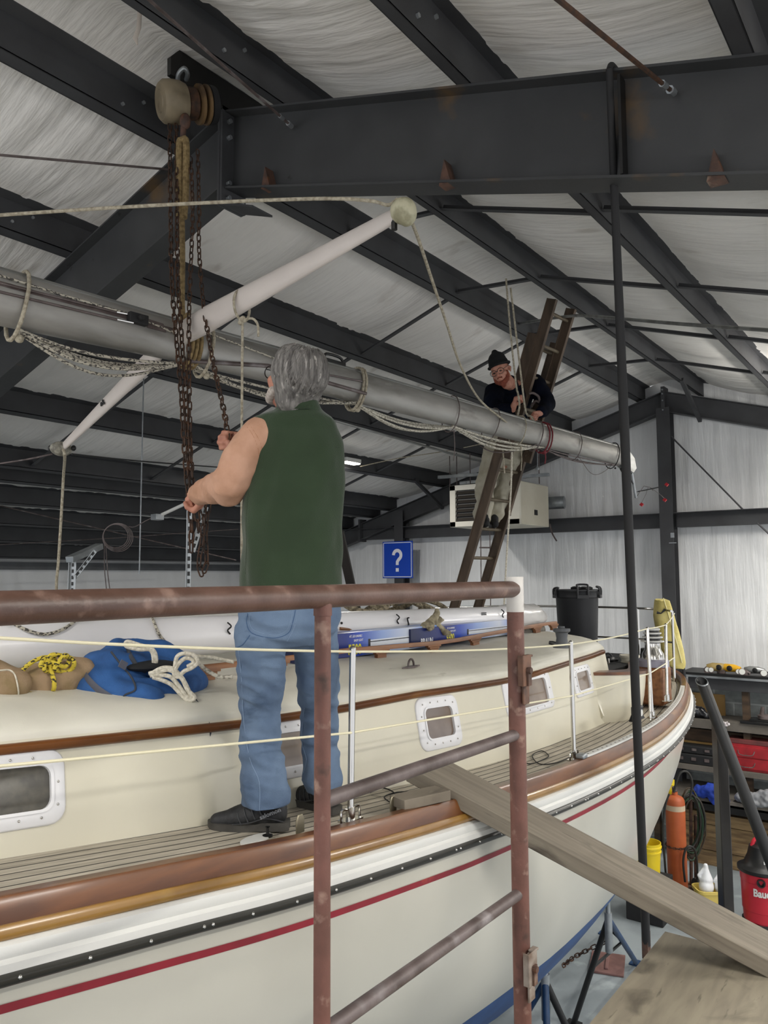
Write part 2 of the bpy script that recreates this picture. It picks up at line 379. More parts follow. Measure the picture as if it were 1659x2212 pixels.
# ---- main rafter frame close to the camera
def ibeam(mb, a, b, depth, w, tf=.012, tw=.01, up=(0, 0, 1), taper=None):
    """I beam whose TOP centre line runs a-b; web vertical"""
    a, b = Vector(a), Vector(b); d2 = taper or depth; x = (b-a).normalized(); y = Vector(up).cross(x).normalized(); k = Vector((0, 0, 1))
    for s, e in ((0, 0), (1, 1)):
        pass
    def slab(t0, t1, b0, b1, ww):
        vs = []
        for p, t, bb in ((a, t0, b0), (b, t1, b1)):
            for sy in (-ww/2, ww/2):
                for zz in (t, bb): vs.append(p+y*sy-k*zz)
        mb.add(vs, [(0, 1, 3, 2), (4, 6, 7, 5), (0, 4, 5, 1), (2, 3, 7, 6), (0, 2, 6, 4), (1, 5, 7, 3)])
    slab(0, 0, tf, tf, w); slab(tf, tf, depth-tf, d2-tf, tw); slab(depth-tf, d2-tf, depth, d2, w)
FU = 3.03
fr = thing('rafter_frame', (FU, RV, 5.9), 'big dark rusty steel roof rafter frame spanning the top of the picture', 'roof beam', kind='thing')
mb = MB(); ibeam(mb, (FU, RV-.02, roofz(RV)-.005), (FU, -4.3, roofz(-4.3)-.005), .48, .15, taper=.42); obj('rafter', mb, M['steel_rust'], fr, smooth=0, label='rafter half on the aisle side with triangular stubs on its web')
mb = MB(); ibeam(mb, (FU, RV+.02, roofz(RV)-.005), (FU, 11.9, roofz(11.9)-.005), .46, .15, taper=.5); obj('rafter', mb, M['steel_rust'], fr, smooth=0, label='rafter half running down towards the far wall')
mb = MB()
for s in (-1, 1): mb.box((FU, RV+s*.011, 6.215), (.19, .018, .60))
obj('splice_plate', mb, M['steel'], fr, smooth=0)
mb = MB()
for s in (-1, 1):
    for z in (6.43, 6.33, 6.05, 5.96):
        for du in (-.05, .05): mb.tube([(FU+du, RV+s*.02, z), (FU+du, RV+s*.045, z)], .014, 6)
obj('bolt', mb, M['galv'], fr, label='splice bolts')
mb = MB()
for (x, y) in ((960, 370), (1545, 345), (572, 385)):
    p = P(x, y, U=FU-.075); zb = roofz(p.y)-.485+.012
    mb.prism([(FU-.07, p.y-.03, zb), (FU-.07, p.y+.035, zb), (FU-.07, p.y+.005, zb+.12)], (.064, 0, 0))
obj('stub_plate', mb, M['rust'], fr, smooth=0)
mb = MB(); mb.prism([(FU-.08, RV-.02, 5.925), (FU+.08, RV-.02, 5.925), (FU+.08, RV-.26, 5.84), (FU-.08, RV-.26, 5.84)], (0, 0, -.012)); obj('haunch_plate', mb, M['steel'], fr, smooth=0)
# stiffener where the pole hooks over
mb = MB(); mb.box((FU-.04, 1.0, 5.56), (.06, .012, .42)); obj('stiffener', mb, M['black'], fr, smooth=0)
# bracket plate carrying the hoist
br = thing('hoist_bracket', (2.8, RV, 6.5), 'black steel plate cantilevered off the rafter peak, carrying the chain hoist', 'bracket')
pa = [P(x, y, V=3.33) for x, y in ((369, 122), (388, 108), (560, 222), (585, 240), (492, 240), (369, 160))]
pa[4] = Vector((3.0, 3.33, 6.49)); pa[3] = Vector((3.3, 3.33, 6.52)); pa[2] = Vector((3.3, 3.33, 6.68))
mb = MB(); mb.prism(pa, (0, .03, 0)); obj('plate', mb, M['black'], br, smooth=0)
# ---- end-wall frame
EU = 11.5
ef = thing('end_wall_rafter', (EU, RV, 6.2), 'dark steel rafter pair meeting at a peak against the white end wall', 'roof beam', kind='thing')
for s, v1 in ((-1, -4.3), (1, 11.9)):
    mb = MB(); ibeam(mb, (EU, RV+s*.02, 6.44), (EU, v1, roofz(v1)-.06), .30, .15); obj('rafter', mb, M['steel'], ef, smooth=0)
mb = MB(); mb.box((EU, RV, 6.3), (.2, .05, .42)); mb.box((EU, 9.0, 4.62), (.2, .04, .42)); obj('splice_plate', mb, M['steel'], ef, smooth=0)
mb = MB()
for z in (6.46, 6.4, 6.3, 6.16): mb.tube([(EU-.12, RV-.0, z), (EU-.09, RV, z)], .012, 6)
obj('bolt', mb, M['galv'], ef)
def column(v, top, lab):
    t = thing('wall_column', (EU, v, 0), lab, 'column', kind='thing'); mb = MB()
    mb.box((EU-.09, v, top/2), (.012, .19, top)); mb.box((EU+.11, v, top/2), (.012, .19, top)); mb.box((EU+.01, v, top/2), (.19, .01, top)); obj('post', mb, M['steel'], t, smooth=0); return t
c1 = column(3.36, 6.2, 'dark steel column under the roof peak on the end wall, behind the yellow cover')
mb = MB(); mb.box((EU-.1, 3.28, 4.33), (.01, .05, .07)); mb.box((EU-.1, 3.28, 4.22), (.01, .1, .012)); obj('clip_plate', mb, M['galv'], c1)
c2 = column(8.1, 4.95, 'dark steel column on the end wall carrying the blue sign')
for a, b, lab in ((-4.3, 3.26, 'right'), (3.46, 11.9, 'left')):
    mb = MB(); mb.prism([(11.55, a, 4.46), (11.555, a, 4.46), (11.555, a, 4.66), (11.55, a, 4.66)], (0, b-a, 0)); mb.prism([(11.55, a, 4.66), (11.76, a, 4.665), (11.76, a, 4.655), (11.55, a, 4.65)], (0, b-a, 0)); mb.prism([(11.55, a, 4.46), (11.76, a, 4.465), (11.76, a, 4.455), (11.55, a, 4.45)], (0, b-a, 0))
    mb.prism([(11.40, a, 4.655), (11.55, a, 4.66), (11.55, a, 4.65), (11.40, a, 4.645)], (0, b-a, 0))
    t = tag(obj('wall_girt', mb, M['steel'], smooth=0), 'horizontal dark steel girt on the end wall, %s of the ridge column' % lab, 'wall beam', 'girts on the end wall', 'thing')
mb = MB()
# slanting flange braces from purlin to end rafter
for (v, dv) in ((2.86, 0), (4.9, 0), (7.2, 0)):
    mb = MB(); zt = roofz(v)+.02; mb.bar((10.6, v, zt), (EU-.02, v, zt-.42), .05, .05)
    tag(obj('flange_brace', mb, M['steel']), 'short slanting dark brace onto the end rafter, %s' % {2.86: 'just aisle side of the roof peak', 4.9: 'on the far slope nearest the peak', 7.2: 'above the unit heater'}[v], 'brace')
# eave strut on the left wall
mb = MB(); mb.box((4, 11.93, 3.95), (15.8, .06, .12)); tag(obj('eave_beam', mb, M['steel_light'], smooth=0), 'long grey eave beam on top of the far side wall', 'roof beam', kind='thing')
# ---- bracing rods and cables in the roof
def rod(name, pts, r, m, lab, cat='rod', n=6, group=None):
    mb = MB(); mb.tube(pts, r, n); return tag(obj(name, mb, m), lab, cat, group)
def rr(x, y, dz=.05):   # a point on the purlin plane, dz above the purlin bottoms
    k = P(x, y, d=1)-EYE
    best = None
    for i in range(40, 1500):
        q = EYE+k*(i*.01)
        if q.z > roofz(q.y)+dz: return q
    return EYE+k*15
br1 = thing('brace_rod', (2.9, 1, 5.7), 'twisted brace cable anchored in the web of the big rafter, by the black pole', 'cable')
a = P(1455, 200, U=FU-.03); b = P(1195, -10, U=1.9); mb = MB(); mb.tube([a, b], .009, 6); obj('cable', mb, M['rustchain'], br1)
mb = MB(); dd = (b-a).normalized(); mb.tube([a-dd*.0, a+dd*.05], .016, 8); mb.tube([a+dd*.10, a+dd*.15], .013, 8); obj('fitting', mb, M['galv'], br1); 
br2 = thing('brace_rod', (2.9, 2.8, 5.9), 'brace rod with bright clevis anchored in the rafter web beside its splice', 'cable')
a = P(630, 273, U=FU-.03); b = P(300, -20, U=1.75); mb = MB(); mb.tube([a, b], .008, 6); obj('cable', mb, M['rung'], br2)
mb = MB(); dd = (b-a).normalized(); mb.tube([a, a+dd*.045], .014, 8); mb.tube([a+dd*.10, a+dd*.14], .011, 8); obj('fitting', mb, M['galv'], br2)
rod('brace_rod', [P(-10, 334, U=2.0), P(362, 366, U=FU-.06)], .007, M['rung'], 'thin brace rod crossing the white roof film left of the hoist', group=None)
rod('brace_rod', [P(1450, 943, U=11.4), P(1609, 1105, U=11.5)], .012, M['steel'], 'diagonal brace rod on the end wall from column to girt')
rod('brace_rod', [P(1636, 1130, U=11.5), P(1700, 1190, U=11.5)], .012, M['steel'], 'lower piece of brace rod below the end wall girt at the picture edge')
# ---- white conduits
def cond(pts, r, lab): return rod('conduit', crom(pts, 4), r, M['alu'], lab, 'pipe', 8)
cond([P(870, 832, d=9.5), P(985, 765, d=9.3), P(1085, 711, d=8.8), P(1105, 703, d=8.6), P(1155, 694, d=8.1), P(1230, 683, d=7.3), P(1290, 684, d=6.9), P(1470, 700, d=5.9), P(1700, 716, d=4.9)], .014, 'pale metal conduit bending across the roof above the ladder')
cond([P(395, 795, V=6.3), P(560, 860, V=6.2), P(740, 913, V=6.1), P(1020, 992, V=6.1), P(1048, 992, V=6.0)], .018, 'pale conduit clipped under the fourth purlin beyond the mast')
rod('cable', crom([P(778, 1008, V=7), P(860, 990, V=6.6), P(960, 975, V=6.2), P(1045, 958, V=5.9)], 4), .007, M['rope'], 'thin pale cable from the lit LED lamp to the mast lashings', 'cable')
rod('cable', crom([P(-10, 1003, V=5.2), P(60, 992, V=5.0), P(112, 981, V=4.72)], 3), .006, M['rung'], 'thin wire from the lower spreader tip to the picture edge', 'cable')
rod('cable', crom([P(155, 981, V=4.7), P(300, 996, V=5.2), P(480, 1010, V=6)], 3), .006, M['black_rough'], 'thin dark wire from the lower spreader tip behind the chains', 'cable')
rod('cable', [P(-10, 1090, V=10), P(510, 1210, V=9)], .008, M['rung'], 'thin wire slanting down across the far purlins', 'cable')
rod('cable', [P(-10, 1177, V=10), P(250, 1162, V=10), P(515, 1143, V=9.5)], .006, M['rung'], 'thin wire rising across the far purlins', 'cable')
# ---- lamps
def shop_light(x, y, power, lab, up=True, L=1.2, z=None):
    z = z or roofz(y)-.45; t = thing('led_lamp', (x, y, z), lab, 'lamp', 'LED strip lamps under the roof')
    mb = MB(); mb.box((x, y, z+.04), (L, .14, .06)); obj('housing', mb, M['white'], t, bev=.008)
    mb = MB(); mb.box((x, y, z+.005), (L-.04, .12, .02)); obj('diffuser', mb, LED, t)
    mb = MB(); mb.tube([(x-L*.3, y, z+.06), (x-L*.3, y, roofz(y)+.03)], .004, 6); mb.tube([(x+L*.3, y, z+.06), (x+L*.3, y, roofz(y)+.03)], .004, 6); obj('hanger', mb, M['galv'], t)
    l = area('lamp_light', (x, y, z-.02), (0, 0, 0), L, .12, power); l.data.spread = math.radians(175)
    if not up: return t
    u = area('ceiling_fill', (x, y, z+.075), (PI, 0, 0), 1.16, .12, power*.45); u.data.spread = math.radians(175)  # added upward area light that brightens the ceiling film
    return t
LED = emit('led_diffuser', '#fff6e6', 14)
for k, (x, y, pw) in enumerate(SHOP_LIGHTS): shop_light(x, y, pw, 'white LED strip lamp hung over the workshop aisle outside the picture')
q = P(757, 1001, V=7.0); lt = shop_light(q.x, q.y, 40, 'small lit LED lamp seen past the vest of the man on deck', False, .34, q.z)
# ================================================================== sailing boat
SH = [(-2.7, 3.35, 3.4), (-2.35, 3.02, 3.35), (-2, 2.83, 3.3), (-1, 2.42, 3.16), (0, 2.14, 3.05), (1.05, 1.97, 2.97), (1.49, 1.915, 2.93), (2.11, 1.84, 2.875), (3.23, 1.76, 2.80), (4.16, 1.73, 2.755), (5.05, 1.735, 2.735), (5.79, 1.79, 2.73), (6.6, 1.91, 2.74), (7.35, 2.08, 2.755), (7.95, 2.26, 2.77), (8.4, 2.5, 2.785), (8.65, 2.78, 2.795), (8.76, 3.05, 2.80), (8.8, 3.35, 2.81)]
_c = crom([Vector(p) for p in SH], 8)
RAILP = [(p.x, p.y, p.z) for p in _c]
ZB = [(-2.7, 3.1), (-2.2, 2.5), (-1.5, 1.8), (0, 1.3), (2, 1.1), (3, 1.0), (4.2, .76), (5.0, .73), (5.7, .88), (6.5, 1.34), (7.1, 1.9), (7.6, 2.3), (8.1, 2.46), (8.8, 2.56)]
NN = [(-2.7, 1.3), (0, 1.9), (3, 2.3), (5, 1.95), (7, 2.2), (8.8, 2.2)]
ZWL = 1.67
def railp(U): return Vector((U, interp(U, RAILP, 1), interp(U, RAILP, 2)))
def nrm(U):
    a, b = railp(U-.05), railp(U+.05); t = (b-a); t.z = 0; t.normalize(); return Vector((t.y, -t.x, 0))  # outboard (starboard, -Y)
def hull_pt(U, z):
    v = interp(U, RAILP, 1)-.05; zr = interp(U, RAILP, 2)-.18; zb = interp(U, ZB); n = interp(U, NN); t = min(1, max(0, (zr-z)/(zr-zb)))
    return Vector((U, RV-(RV-v)*(1-t**n)**.554, z))
boat = thing('sailing_boat', (3.35, RV, 0.1), 'cream sailing yacht with teak side deck, varnished rail and red stripe', 'boat')
St = [-2.7+.1*i for i in range(4)]+[-2.3+.2*i for i in range(53)]+[8.35, 8.5, 8.6, 8.7, 8.76, 8.8]
St = sorted(set(round(u, 3) for u in St if u <= 8.8))
def section(U):
    zr = interp(U, RAILP, 2)-.18; zb = interp(U, ZB); pts = []
    v0 = interp(U, RAILP, 1)-.05
    zs = [zr+.14, zr]+[lerp(zr, zb, 1-math.cos(PI/2*k/26)) for k in range(1, 27)]
    if zb < ZWL < zr: zs = sorted(set(zs+[ZWL+.0005, ZWL-.0005]), reverse=True)
    return zs
mb = MB(); K = 34
def sec_pts(U):
    zr = interp(U, RAILP, 2)-.18; zb = interp(U, ZB); a = max(zb, ZWL) if zb < ZWL else None; out = []
    n1 = 18; n2 = K-n1
    zt = zr+.12
    if a is None:
        for k in range(K+1):
            t = k/K; z = zt if k == 0 else lerp(zr, zb, math.sin((k-1)/(K-1)*PI/2)); out.append(hull_pt(U, z) if k else Vector((U, interp(U, RAILP, 1)-.05, zt)))
    else:
        for k in range(n1+1): out.append(Vector((U, interp(U, RAILP, 1)-.05, zt)) if k == 0 else hull_pt(U, lerp(zr, ZWL, (k-1)/(n1-1))))
        for k in range(1, n2+1): out.append(hull_pt(U, lerp(ZWL, zb, math.sin(k/n2*PI/2))))
    return out, (n1 if a is not None else K+1)
R0 = [sec_pts(u) for u in St]
for side in (1, -1):
    vs = []; fs = []; ms = []
    for r, _ in R0: vs += [(p.x, p.y if side > 0 else 2*RV-p.y, p.z) for p in r]
    for i in range(len(St)-1):
        for k in range(K):
            q = (i*(K+1)+k, (i+1)*(K+1)+k, (i+1)*(K+1)+k+1, i*(K+1)+k+1); fs.append(q)
            zz = sum(vs[j][2] for j in q)/4; ms.append(1 if zz < ZWL else 0)
    b = len(mb.v); mb.v += [Vector(v) for v in vs]; mb.f += [tuple(b+j for j in q) for q in fs]; mb.m += ms
# transom close
hull = obj('hull', mb, [M['hullp'], M['blue']], boat, smooth=60)
bmx = bmesh.new(); bmx.from_mesh(hull.data); bmesh.ops.remove_doubles(bmx, verts=bmx.verts, dist=.0008); bmesh.ops.recalc_face_normals(bmx, faces=bmx.faces); bmx.to_mesh(hull.data); bmx.free()
# fin keel and rudder down to the blocks
mb = MB(); rr_ = []
for z, x0, x1, w_ in ((1.2, 1.0, 4.4, .16), (.6, 1.3, 4.3, .12), (.16, 1.6, 4.2, .11)):
    ring = [(lerp(x0, x1, .5-.5*math.cos(2*PI*k/20)), RV+w_*math.sin(2*PI*k/20), z) for k in range(20)]; rr_.append(ring)
mb.rings(rr_); obj('keel', mb, M['blue'], boat, smooth=50)
mb = MB(); mb.rings([[(lerp(x0, x0+.45, .5-.5*math.cos(2*PI*k/14)), RV+.04*math.sin(2*PI*k/14), z) for k in range(14)] for z, x0 in ((2.3, 7.2), (1.2, 6.8), (.5, 6.6))]); obj('rudder', mb, M['blue'], boat, smooth=50)
def sweep(prof, u0, u1, step=.08, zoff=0, both=False, closed=True, follow=None):
    rr_ = []; n = max(2, int((u1-u0)/step))
    for i in range(n+1):
        u = lerp(u0, u1, i/n); p = railp(u); o = nrm(u)
        rr_.append([p+o*a+Vector((0, 0, b+zoff)) for a, b in prof])
    mb = MB(); mb.rings(rr_, closed=closed)
    if both:
        mb2 = MB(); mb2.rings([[Vector((q.x, 2*RV-q.y, q.z)) for q in r] for r in rr_], closed=closed); mb.add(mb2.v, mb2.f)
    return mb
UA, UB = -2.6, 8.77
# teak toe rail, lower teak strip, white moulding, black rub strip
tr = obj('toe_rail', sweep([(-.012, -.085), (-.010, -.006), (-.004, 0), (.036, 0), (.042, -.008), (.056, -.062), (.056, -.085)], UA, UB, both=True), M['varn'], boat, smooth=50)
obj('lower_rail', sweep([(.040, -.060), (.062, -.060), (.070, -.070), (.072, -.088), (.064, -.097), (.04, -.097)], UA, UB, both=True), mat('varnished_teak_yellow', '#8f6a30', .3, 0, '#6d4a1c', 3, coat=.4, spots=[('#a5823f', 4, .6, .75)]), boat, smooth=50)
obj('white_moulding', sweep([(.035, -.092), (.070, -.095), (.082, -.102), (.087, -.120), (.083, -.131), (.093, -.140), (.094, -.160), (.084, -.168), (.04, -.168)], UA, UB, both=True), M['white'], boat, smooth=40)
rs = obj('rub_strip', sweep([(.05, -.163), (.094, -.160), (.110, -.166), (.112, -.178), (.103, -.187), (.05, -.19)], UA, UB, both=True), M['rubber'], boat, smooth=60)
mb = MB()
for k in range(60):
    u = -2+k*.17
    if u > 8.5: break
    p = railp(u)+nrm(u)*.110+Vector((0, 0, -.170)); mb.ell(p, .0055, nu=8, nv=6)
    if k % 7 == 0: p = railp(u+.03)+nrm(u+.03)*.110+Vector((0, 0, -.170)); mb.ell(p, .0055, nu=8, nv=6)
obj('screw', mb, M['chrome'], rs, label='screw heads along the rub strip')
# red stripe lying on the topsides
dS = [(-2.6, .26), (1.03, .232), (1.6, .245), (2.9, .252), (3.8, .238), (4.65, .235), (5.03, .228), (5.7, .205), (6.4, .20), (8.7, .20)]
for sgn in (1,):
    rr_ = []; n = 150
    for i in range(n+1):
        u = lerp(-2.5, 8.7, i/n); zc = railp(u).z-interp(u, dS)-.028; h = .011
        a = hull_pt(u, zc+h); b = hull_pt(u, zc-h); o = nrm(u)*.003
        rr_.append([a+o, b+o])
    mb = MB(); mb.rings(rr_, closed=False, caps=False); mb.rings([[Vector((q.x, 2*RV-q.y, q.z)) for q in r] for r in rr_], closed=False, caps=False)
    obj('red_stripe', mb, M['red'], boat, smooth=60)
# side deck of laid teak (planks follow the rail)
CAB = [(-1.2, 3.0), (-.6, 2.72), (.3, 2.50), (1.24, 2.375), (1.97, 2.29), (2.9, 2.20), (3.8, 2.14), (4.6, 2.115), (5.4, 2.13), (5.62, 2.14), (6.9, 2.28)]     # foot of the cabin side
def deckz(U, v):
    r = railp(U); return r.z-.058+.035*min(1, (v-r.y)/1.3)
M['deck'] = brick_mat('laid_teak_deck', '#bdb5a5', '#ada595', '#3a3833', 1.7, .0485, .0035, .8, .0008, (5, 70, 1))
mb = MB(); rr_ = []; uvs = []; W = [0, .1, .2, .3, .4, .5, .65, .8, 1.0]; n = 140
for i in range(n+1):
    u = lerp(-2.55, 8.74, i/n); r = railp(u)
    for side in (1, -1):
        pass
    row = []; full = RV-r.y
    for k in W:
        v = r.y+full*k; row.append(Vector((u, v, deckz(u, v)))); uvs.append((u*.97+.3*v, full*k))
    rr_.append(row)
mb.rings(rr_, closed=False, caps=False, uv=uvs)
b = len(mb.v); mb.rings([[Vector((q.x, 2*RV-q.y, q.z)) for q in r] for r in rr_], closed=False, caps=False, uv=uvs)
obj('deck', mb, M['deck'], boat, smooth=60)
# ---- cabin trunk
CT = [(-1.2, 3.02), (-.6, 2.80), (.3, 2.60), (1.24, 2.475), (1.97, 2.39), (2.9, 2.30), (3.8, 2.24), (4.6, 2.215), (5.4, 2.23), (5.62, 2.235), (6.9, 2.35)]     # top edge of the cabin side
ZT = [(-1.2, 3.33), (1.24, 3.225), (2.2, 3.18), (2.95, 3.15), (3.6, 3.13), (4.6, 3.10), (5.0, 3.10), (5.69, 3.115), (6.4, 3.13)]
AFT = 5.62
def cab(U, t):  # t 0 foot .. 1 trim
    z0 = deckz(U, interp(U, CAB)); return Vector((U, lerp(interp(U, CAB), interp(U, CT), t), lerp(z0-.01, interp(U, ZT), t)))
# re-seat trim height by looking along the photographed trim line
_tl = [(0, 1611), (520, 1557), (734, 1525), (895, 1495), (1084, 1467), (1139, 1455), (1227, 1428), (1298, 1405)]
_z = []
for (x, y) in _tl:
    v = 2.35
    for _ in range(6): q = P(x, y, V=v); v = interp(q.x, CT)
    _z.append((q.x, q.z))
ZT = [(-1.2, _z[0][1]+.12)]+_z
AFT = _z[-1][0]
def top_line(U):
    """cabin top cross section, starboard half, from trim to centreline"""
    a = cab(U, 1); full = RV-a.y; out = []
    for dv, dz in ((0, 0), (.004, .012), (.002, .026), (.014, .044), (.04, .064), (.09, .084), (.16, .10), (.26, .112), (.4, .128), (.6, .145), (.85, .156), (1.0, .16)):
        v = a.y+(full*dv/1.0 if dv > .26 else dv*min(1, full/1.0)); out.append(Vector((U, min(v, RV), a.z+dz)))
    return out
mb = MB(); rr_ = []; n = 90; us = [lerp(-1.15, AFT, i/n) for i in range(n+1)]
for u in us:
    side = [cab(u, t) for t in (-.02, .05, .25, .5, .75, 1)]
    side[1].y += -.012*0; half = side+top_line(u)[1:]
    f = 1
    ring = half+[Vector((q.x, 2*RV-q.y, q.z)) for q in reversed(half[:-1])]
    rr_.append(ring)
# rounded aft end of the top, sloping rake aft
def squash(r, du, s):
    out = []
    for q in r:
        zt = q.z; hgt = (q.z-2.8); out.append(Vector((q.x+du*(1-max(0, hgt-.3)*1.0), q.y, q.z-s*max(0, q.z-interp(AFT, ZT)-.0))))
    return out
last = rr_[-1]
for du, s in ((.03, .04), (.055, .12), (.07, .25), (.078, .45)): rr_.append(squash(last, du, s))
mb.rings(rr_, closed=False, caps=False)
r = rr_[-1]; mb.add(r, [tuple(range(len(r)))]); r = rr_[0]; mb.add(r, [tuple(range(len(r)))])
M['top'] = mat('nonskid_cream', '#dad7ca', .55, 0, '#cfccbe', 3, bump=.0004, bscale=260, spots=[('#b2aea0', 5, .68, .8, (1, 3, 1))])
mb.m = [1 if (sum((mb.v[k] for k in f), Vector())/len(f)).z > interp((sum((mb.v[k] for k in f), Vector())/len(f)).x, ZT)+.018 and (sum((mb.v[k] for k in f), Vector())/len(f)).x < AFT+.03 else 0 for f in mb.f]
cabin = obj('cabin', mb, [M['gel'], M['top']], boat, smooth=50)
# teak trim strip
rr_ = []
for i in range(110):
    u = lerp(-1.1, AFT+.03, i/109); a = cab(u, 1); o = nrm(u)
    rr_.append([a+o*x+Vector((0, 0, z)) for x, z in ((-.01, -.03), (.014, -.03), (.024, -.022), (.026, -.004), (.018, .004), (-.01, .004))])
mb = MB(); mb.rings(rr_); mb.rings([[Vector((q.x, 2*RV-q.y, q.z)) for q in r] for r in rr_]); obj('cabin_trim', mb, M['varn'], boat, smooth=50)
# ---- windows
def rrect(w_, h, r, n=5):
    out = []
    for cx, cy, a0 in ((w_/2-r, h/2-r, 0), (-w_/2+r, h/2-r, 90), (-w_/2+r, -h/2+r, 180), (w_/2-r, -h/2+r, 270)):
        for k in range(n+1): a = math.radians(a0+90*k/n); out.append((cx+r*math.cos(a), cy+r*math.sin(a)))
    return out
def cab_frame(px, py):
    """centre on the cabin side seen at that spot, with its own axes"""
    v = 2.25
    for _ in range(8): q = P(px, py, V=v); zb, zt = cab(q.x, 0).z, cab(q.x, 1).z; t = (q.z-zb)/(zt-zb); v = cab(q.x, t).y
    ux = (cab(q.x+.1, .5)-cab(q.x-.1, .5)); ux.normalize(); uy = cab(q.x, 1)-cab(q.x, 0); uy.normalize(); nn = ux.cross(uy); nn.normalize()
    if nn.y > 0: nn = -nn
    uy = nn.cross(ux); uy = uy if uy.z > 0 else -uy
    return q, ux, uy, nn
def window(px, py, wo, ho, wi, hi, glass, ro=.05, ri=.03, shear=0, lab=None):
    c, ux, uy, nn = cab_frame(px, py)
    def pl(pts, d): return [c+ux*(x+shear*y)+uy*y+nn*d for x, y in pts]
    O = rrect(wo, ho, ro); I = rrect(wi, hi, ri); I2 = rrect(wi+.02, hi+.02, ri+.008); O2 = rrect(wo-.012, ho-.012, ro-.006)
    mb = MB(); mb.rings([pl(O, -.01), pl(O, .004), pl(O2, .009), pl(I2, .009), pl(I2, .014), pl(I, .014), pl(I, -.004)], caps=False)
    fr_ = obj('window', mb, mat('window_frame_white', '#e4e4e6', .4), boat, smooth=50, label=lab)
    mb = MB(); r = pl(rrect(wi, hi, ri), .001); mb.add(r, [tuple(range(len(r)))]); obj('pane', mb, glass, fr_, smooth=0)
    mb = MB(); k = 0; m_ = 14; W2, H2 = (wo+wi)/2, (ho+hi)/2; per = rrect(W2, H2, (ro+ri)/2, 3)
    L_ = [Vector((x, y, 0)) for x, y in per]; tot = sum((L_[i-1]-L_[i]).length for i in range(len(L_))); step = tot/m_; acc = 0; nxt = step/2
    for i in range(len(L_)):
        a, b = L_[i], L_[(i+1) % len(L_)]; l = (b-a).length
        while acc+l >= nxt:
            q = a.lerp(b, (nxt-acc)/l if l else 0); mb.ell(c+ux*(q.x+shear*q.y)+uy*q.y+nn*.010, .0045, nu=8, nv=6); nxt += step
        acc += l
    obj('screw', mb, M['chrome'], fr_, smooth=60, label='screw heads round the frame')
window(3, 1712, .40, .235, .30, .135, M['darkglass'], .055, .035, lab='window with dark mesh pane at the forward end')
window(610, 1621, .42, .235, .30, .135, M['glass'], .055, .035)
window(948, 1560, .365, .265, .235, .15, M['glass'], .055, .03, lab='small window midway along the cabin')
window(1142, 1498, .62, .235, .46, .155, M['glass'], .05, .03)
window(1258, 1470, .34, .21, .22, .125, M['glass'], .04, .02, lab='aftmost window with bright pane')
for u, v in ((0.6, 0), (2.2, 0), (3.4, 0)): pass
# ---- grab rail on the cabin top, starboard, with scalloped feet
GR0, GR1 = 1.9, 5.95
def topz(U, v):
    L_ = top_line(min(U, AFT))
    for a, b in zip(L_, L_[1:]):
        if a.y <= v <= b.y: return lerp(a.z, b.z, (v-a.y)/max(1e-6, b.y-a.y))
    return L_[0].z if v < L_[0].y else L_[-1].z
def grab(v, u0, u1, feet):
    mb = MB(); z = lambda u: topz(u, v)
    prof = []
    n = 70
    top_ = [(lerp(u0, u1, i/n)) for i in range(n+1)]
    mb.rings([[Vector((u, v+a, z(u)+b)) for a, b in ((-.013, .045), (-.013, .062), (-.007, .07), (.007, .07), (.013, .062), (.013, .045))] for u in top_])
    for f in feet:
        for k, (du0, du1, za, zb) in enumerate(((-.075, .075, .034, .048), (-.055, .055, .022, .036), (-.042, .042, .0, .024))):
            mb.rings([[Vector((u, v+a, z(u)+b)) for a, b in ((-.012, za), (-.012, zb), (.012, zb), (.012, za))] for u in (f+du0, f, f+du1)])
    return mb
feet = [P(x, y, Z=3.29).x for x, y in ((445, 1482), (555, 1460), (640, 1448), (822, 1428), (936, 1414), (1026, 1405), (1110, 1388), (1160, 1378), (1190, 1368))]
gv = 2.72; feet = [P(x, y, V=gv).x for x, y in ((445, 1482), (600, 1450), (822, 1428), (936, 1414), (1026, 1405), (1110, 1388), (1160, 1378), (1196, 1368))]
obj('grab_rail', grab(gv, feet[0]-.06, feet[-1]+.05, feet), M['teak'], boat, smooth=40)
g_ = grab(gv, feet[0]-.06, feet[-1]+.05, feet)
obj('grab_rail', MB().add([Vector((v.x, 2*RV-v.y, v.z)) for v in g_.v], g_.f), M['teak'], boat, smooth=40)
# ---- pad eye on the cabin top
c = P(888, 1444, Z=topz(3.9, 2.45)+.0); cz = topz(c.x, c.y)
mb = MB(); mb.prism([(c.x-.085, c.y, cz+.001), (c.x, c.y-.022, cz+.001), (c.x+.085, c.y, cz+.001), (c.x, c.y+.022, cz+.001)], (0, 0, .008)); mb.tube([(c.x+.026*math.cos(a), c.y, cz+.012+.034*math.sin(a)) for a in [PI*k/10 for k in range(11)]], .006, 8)
obj('pad_eye', mb, M['rung'], boat)
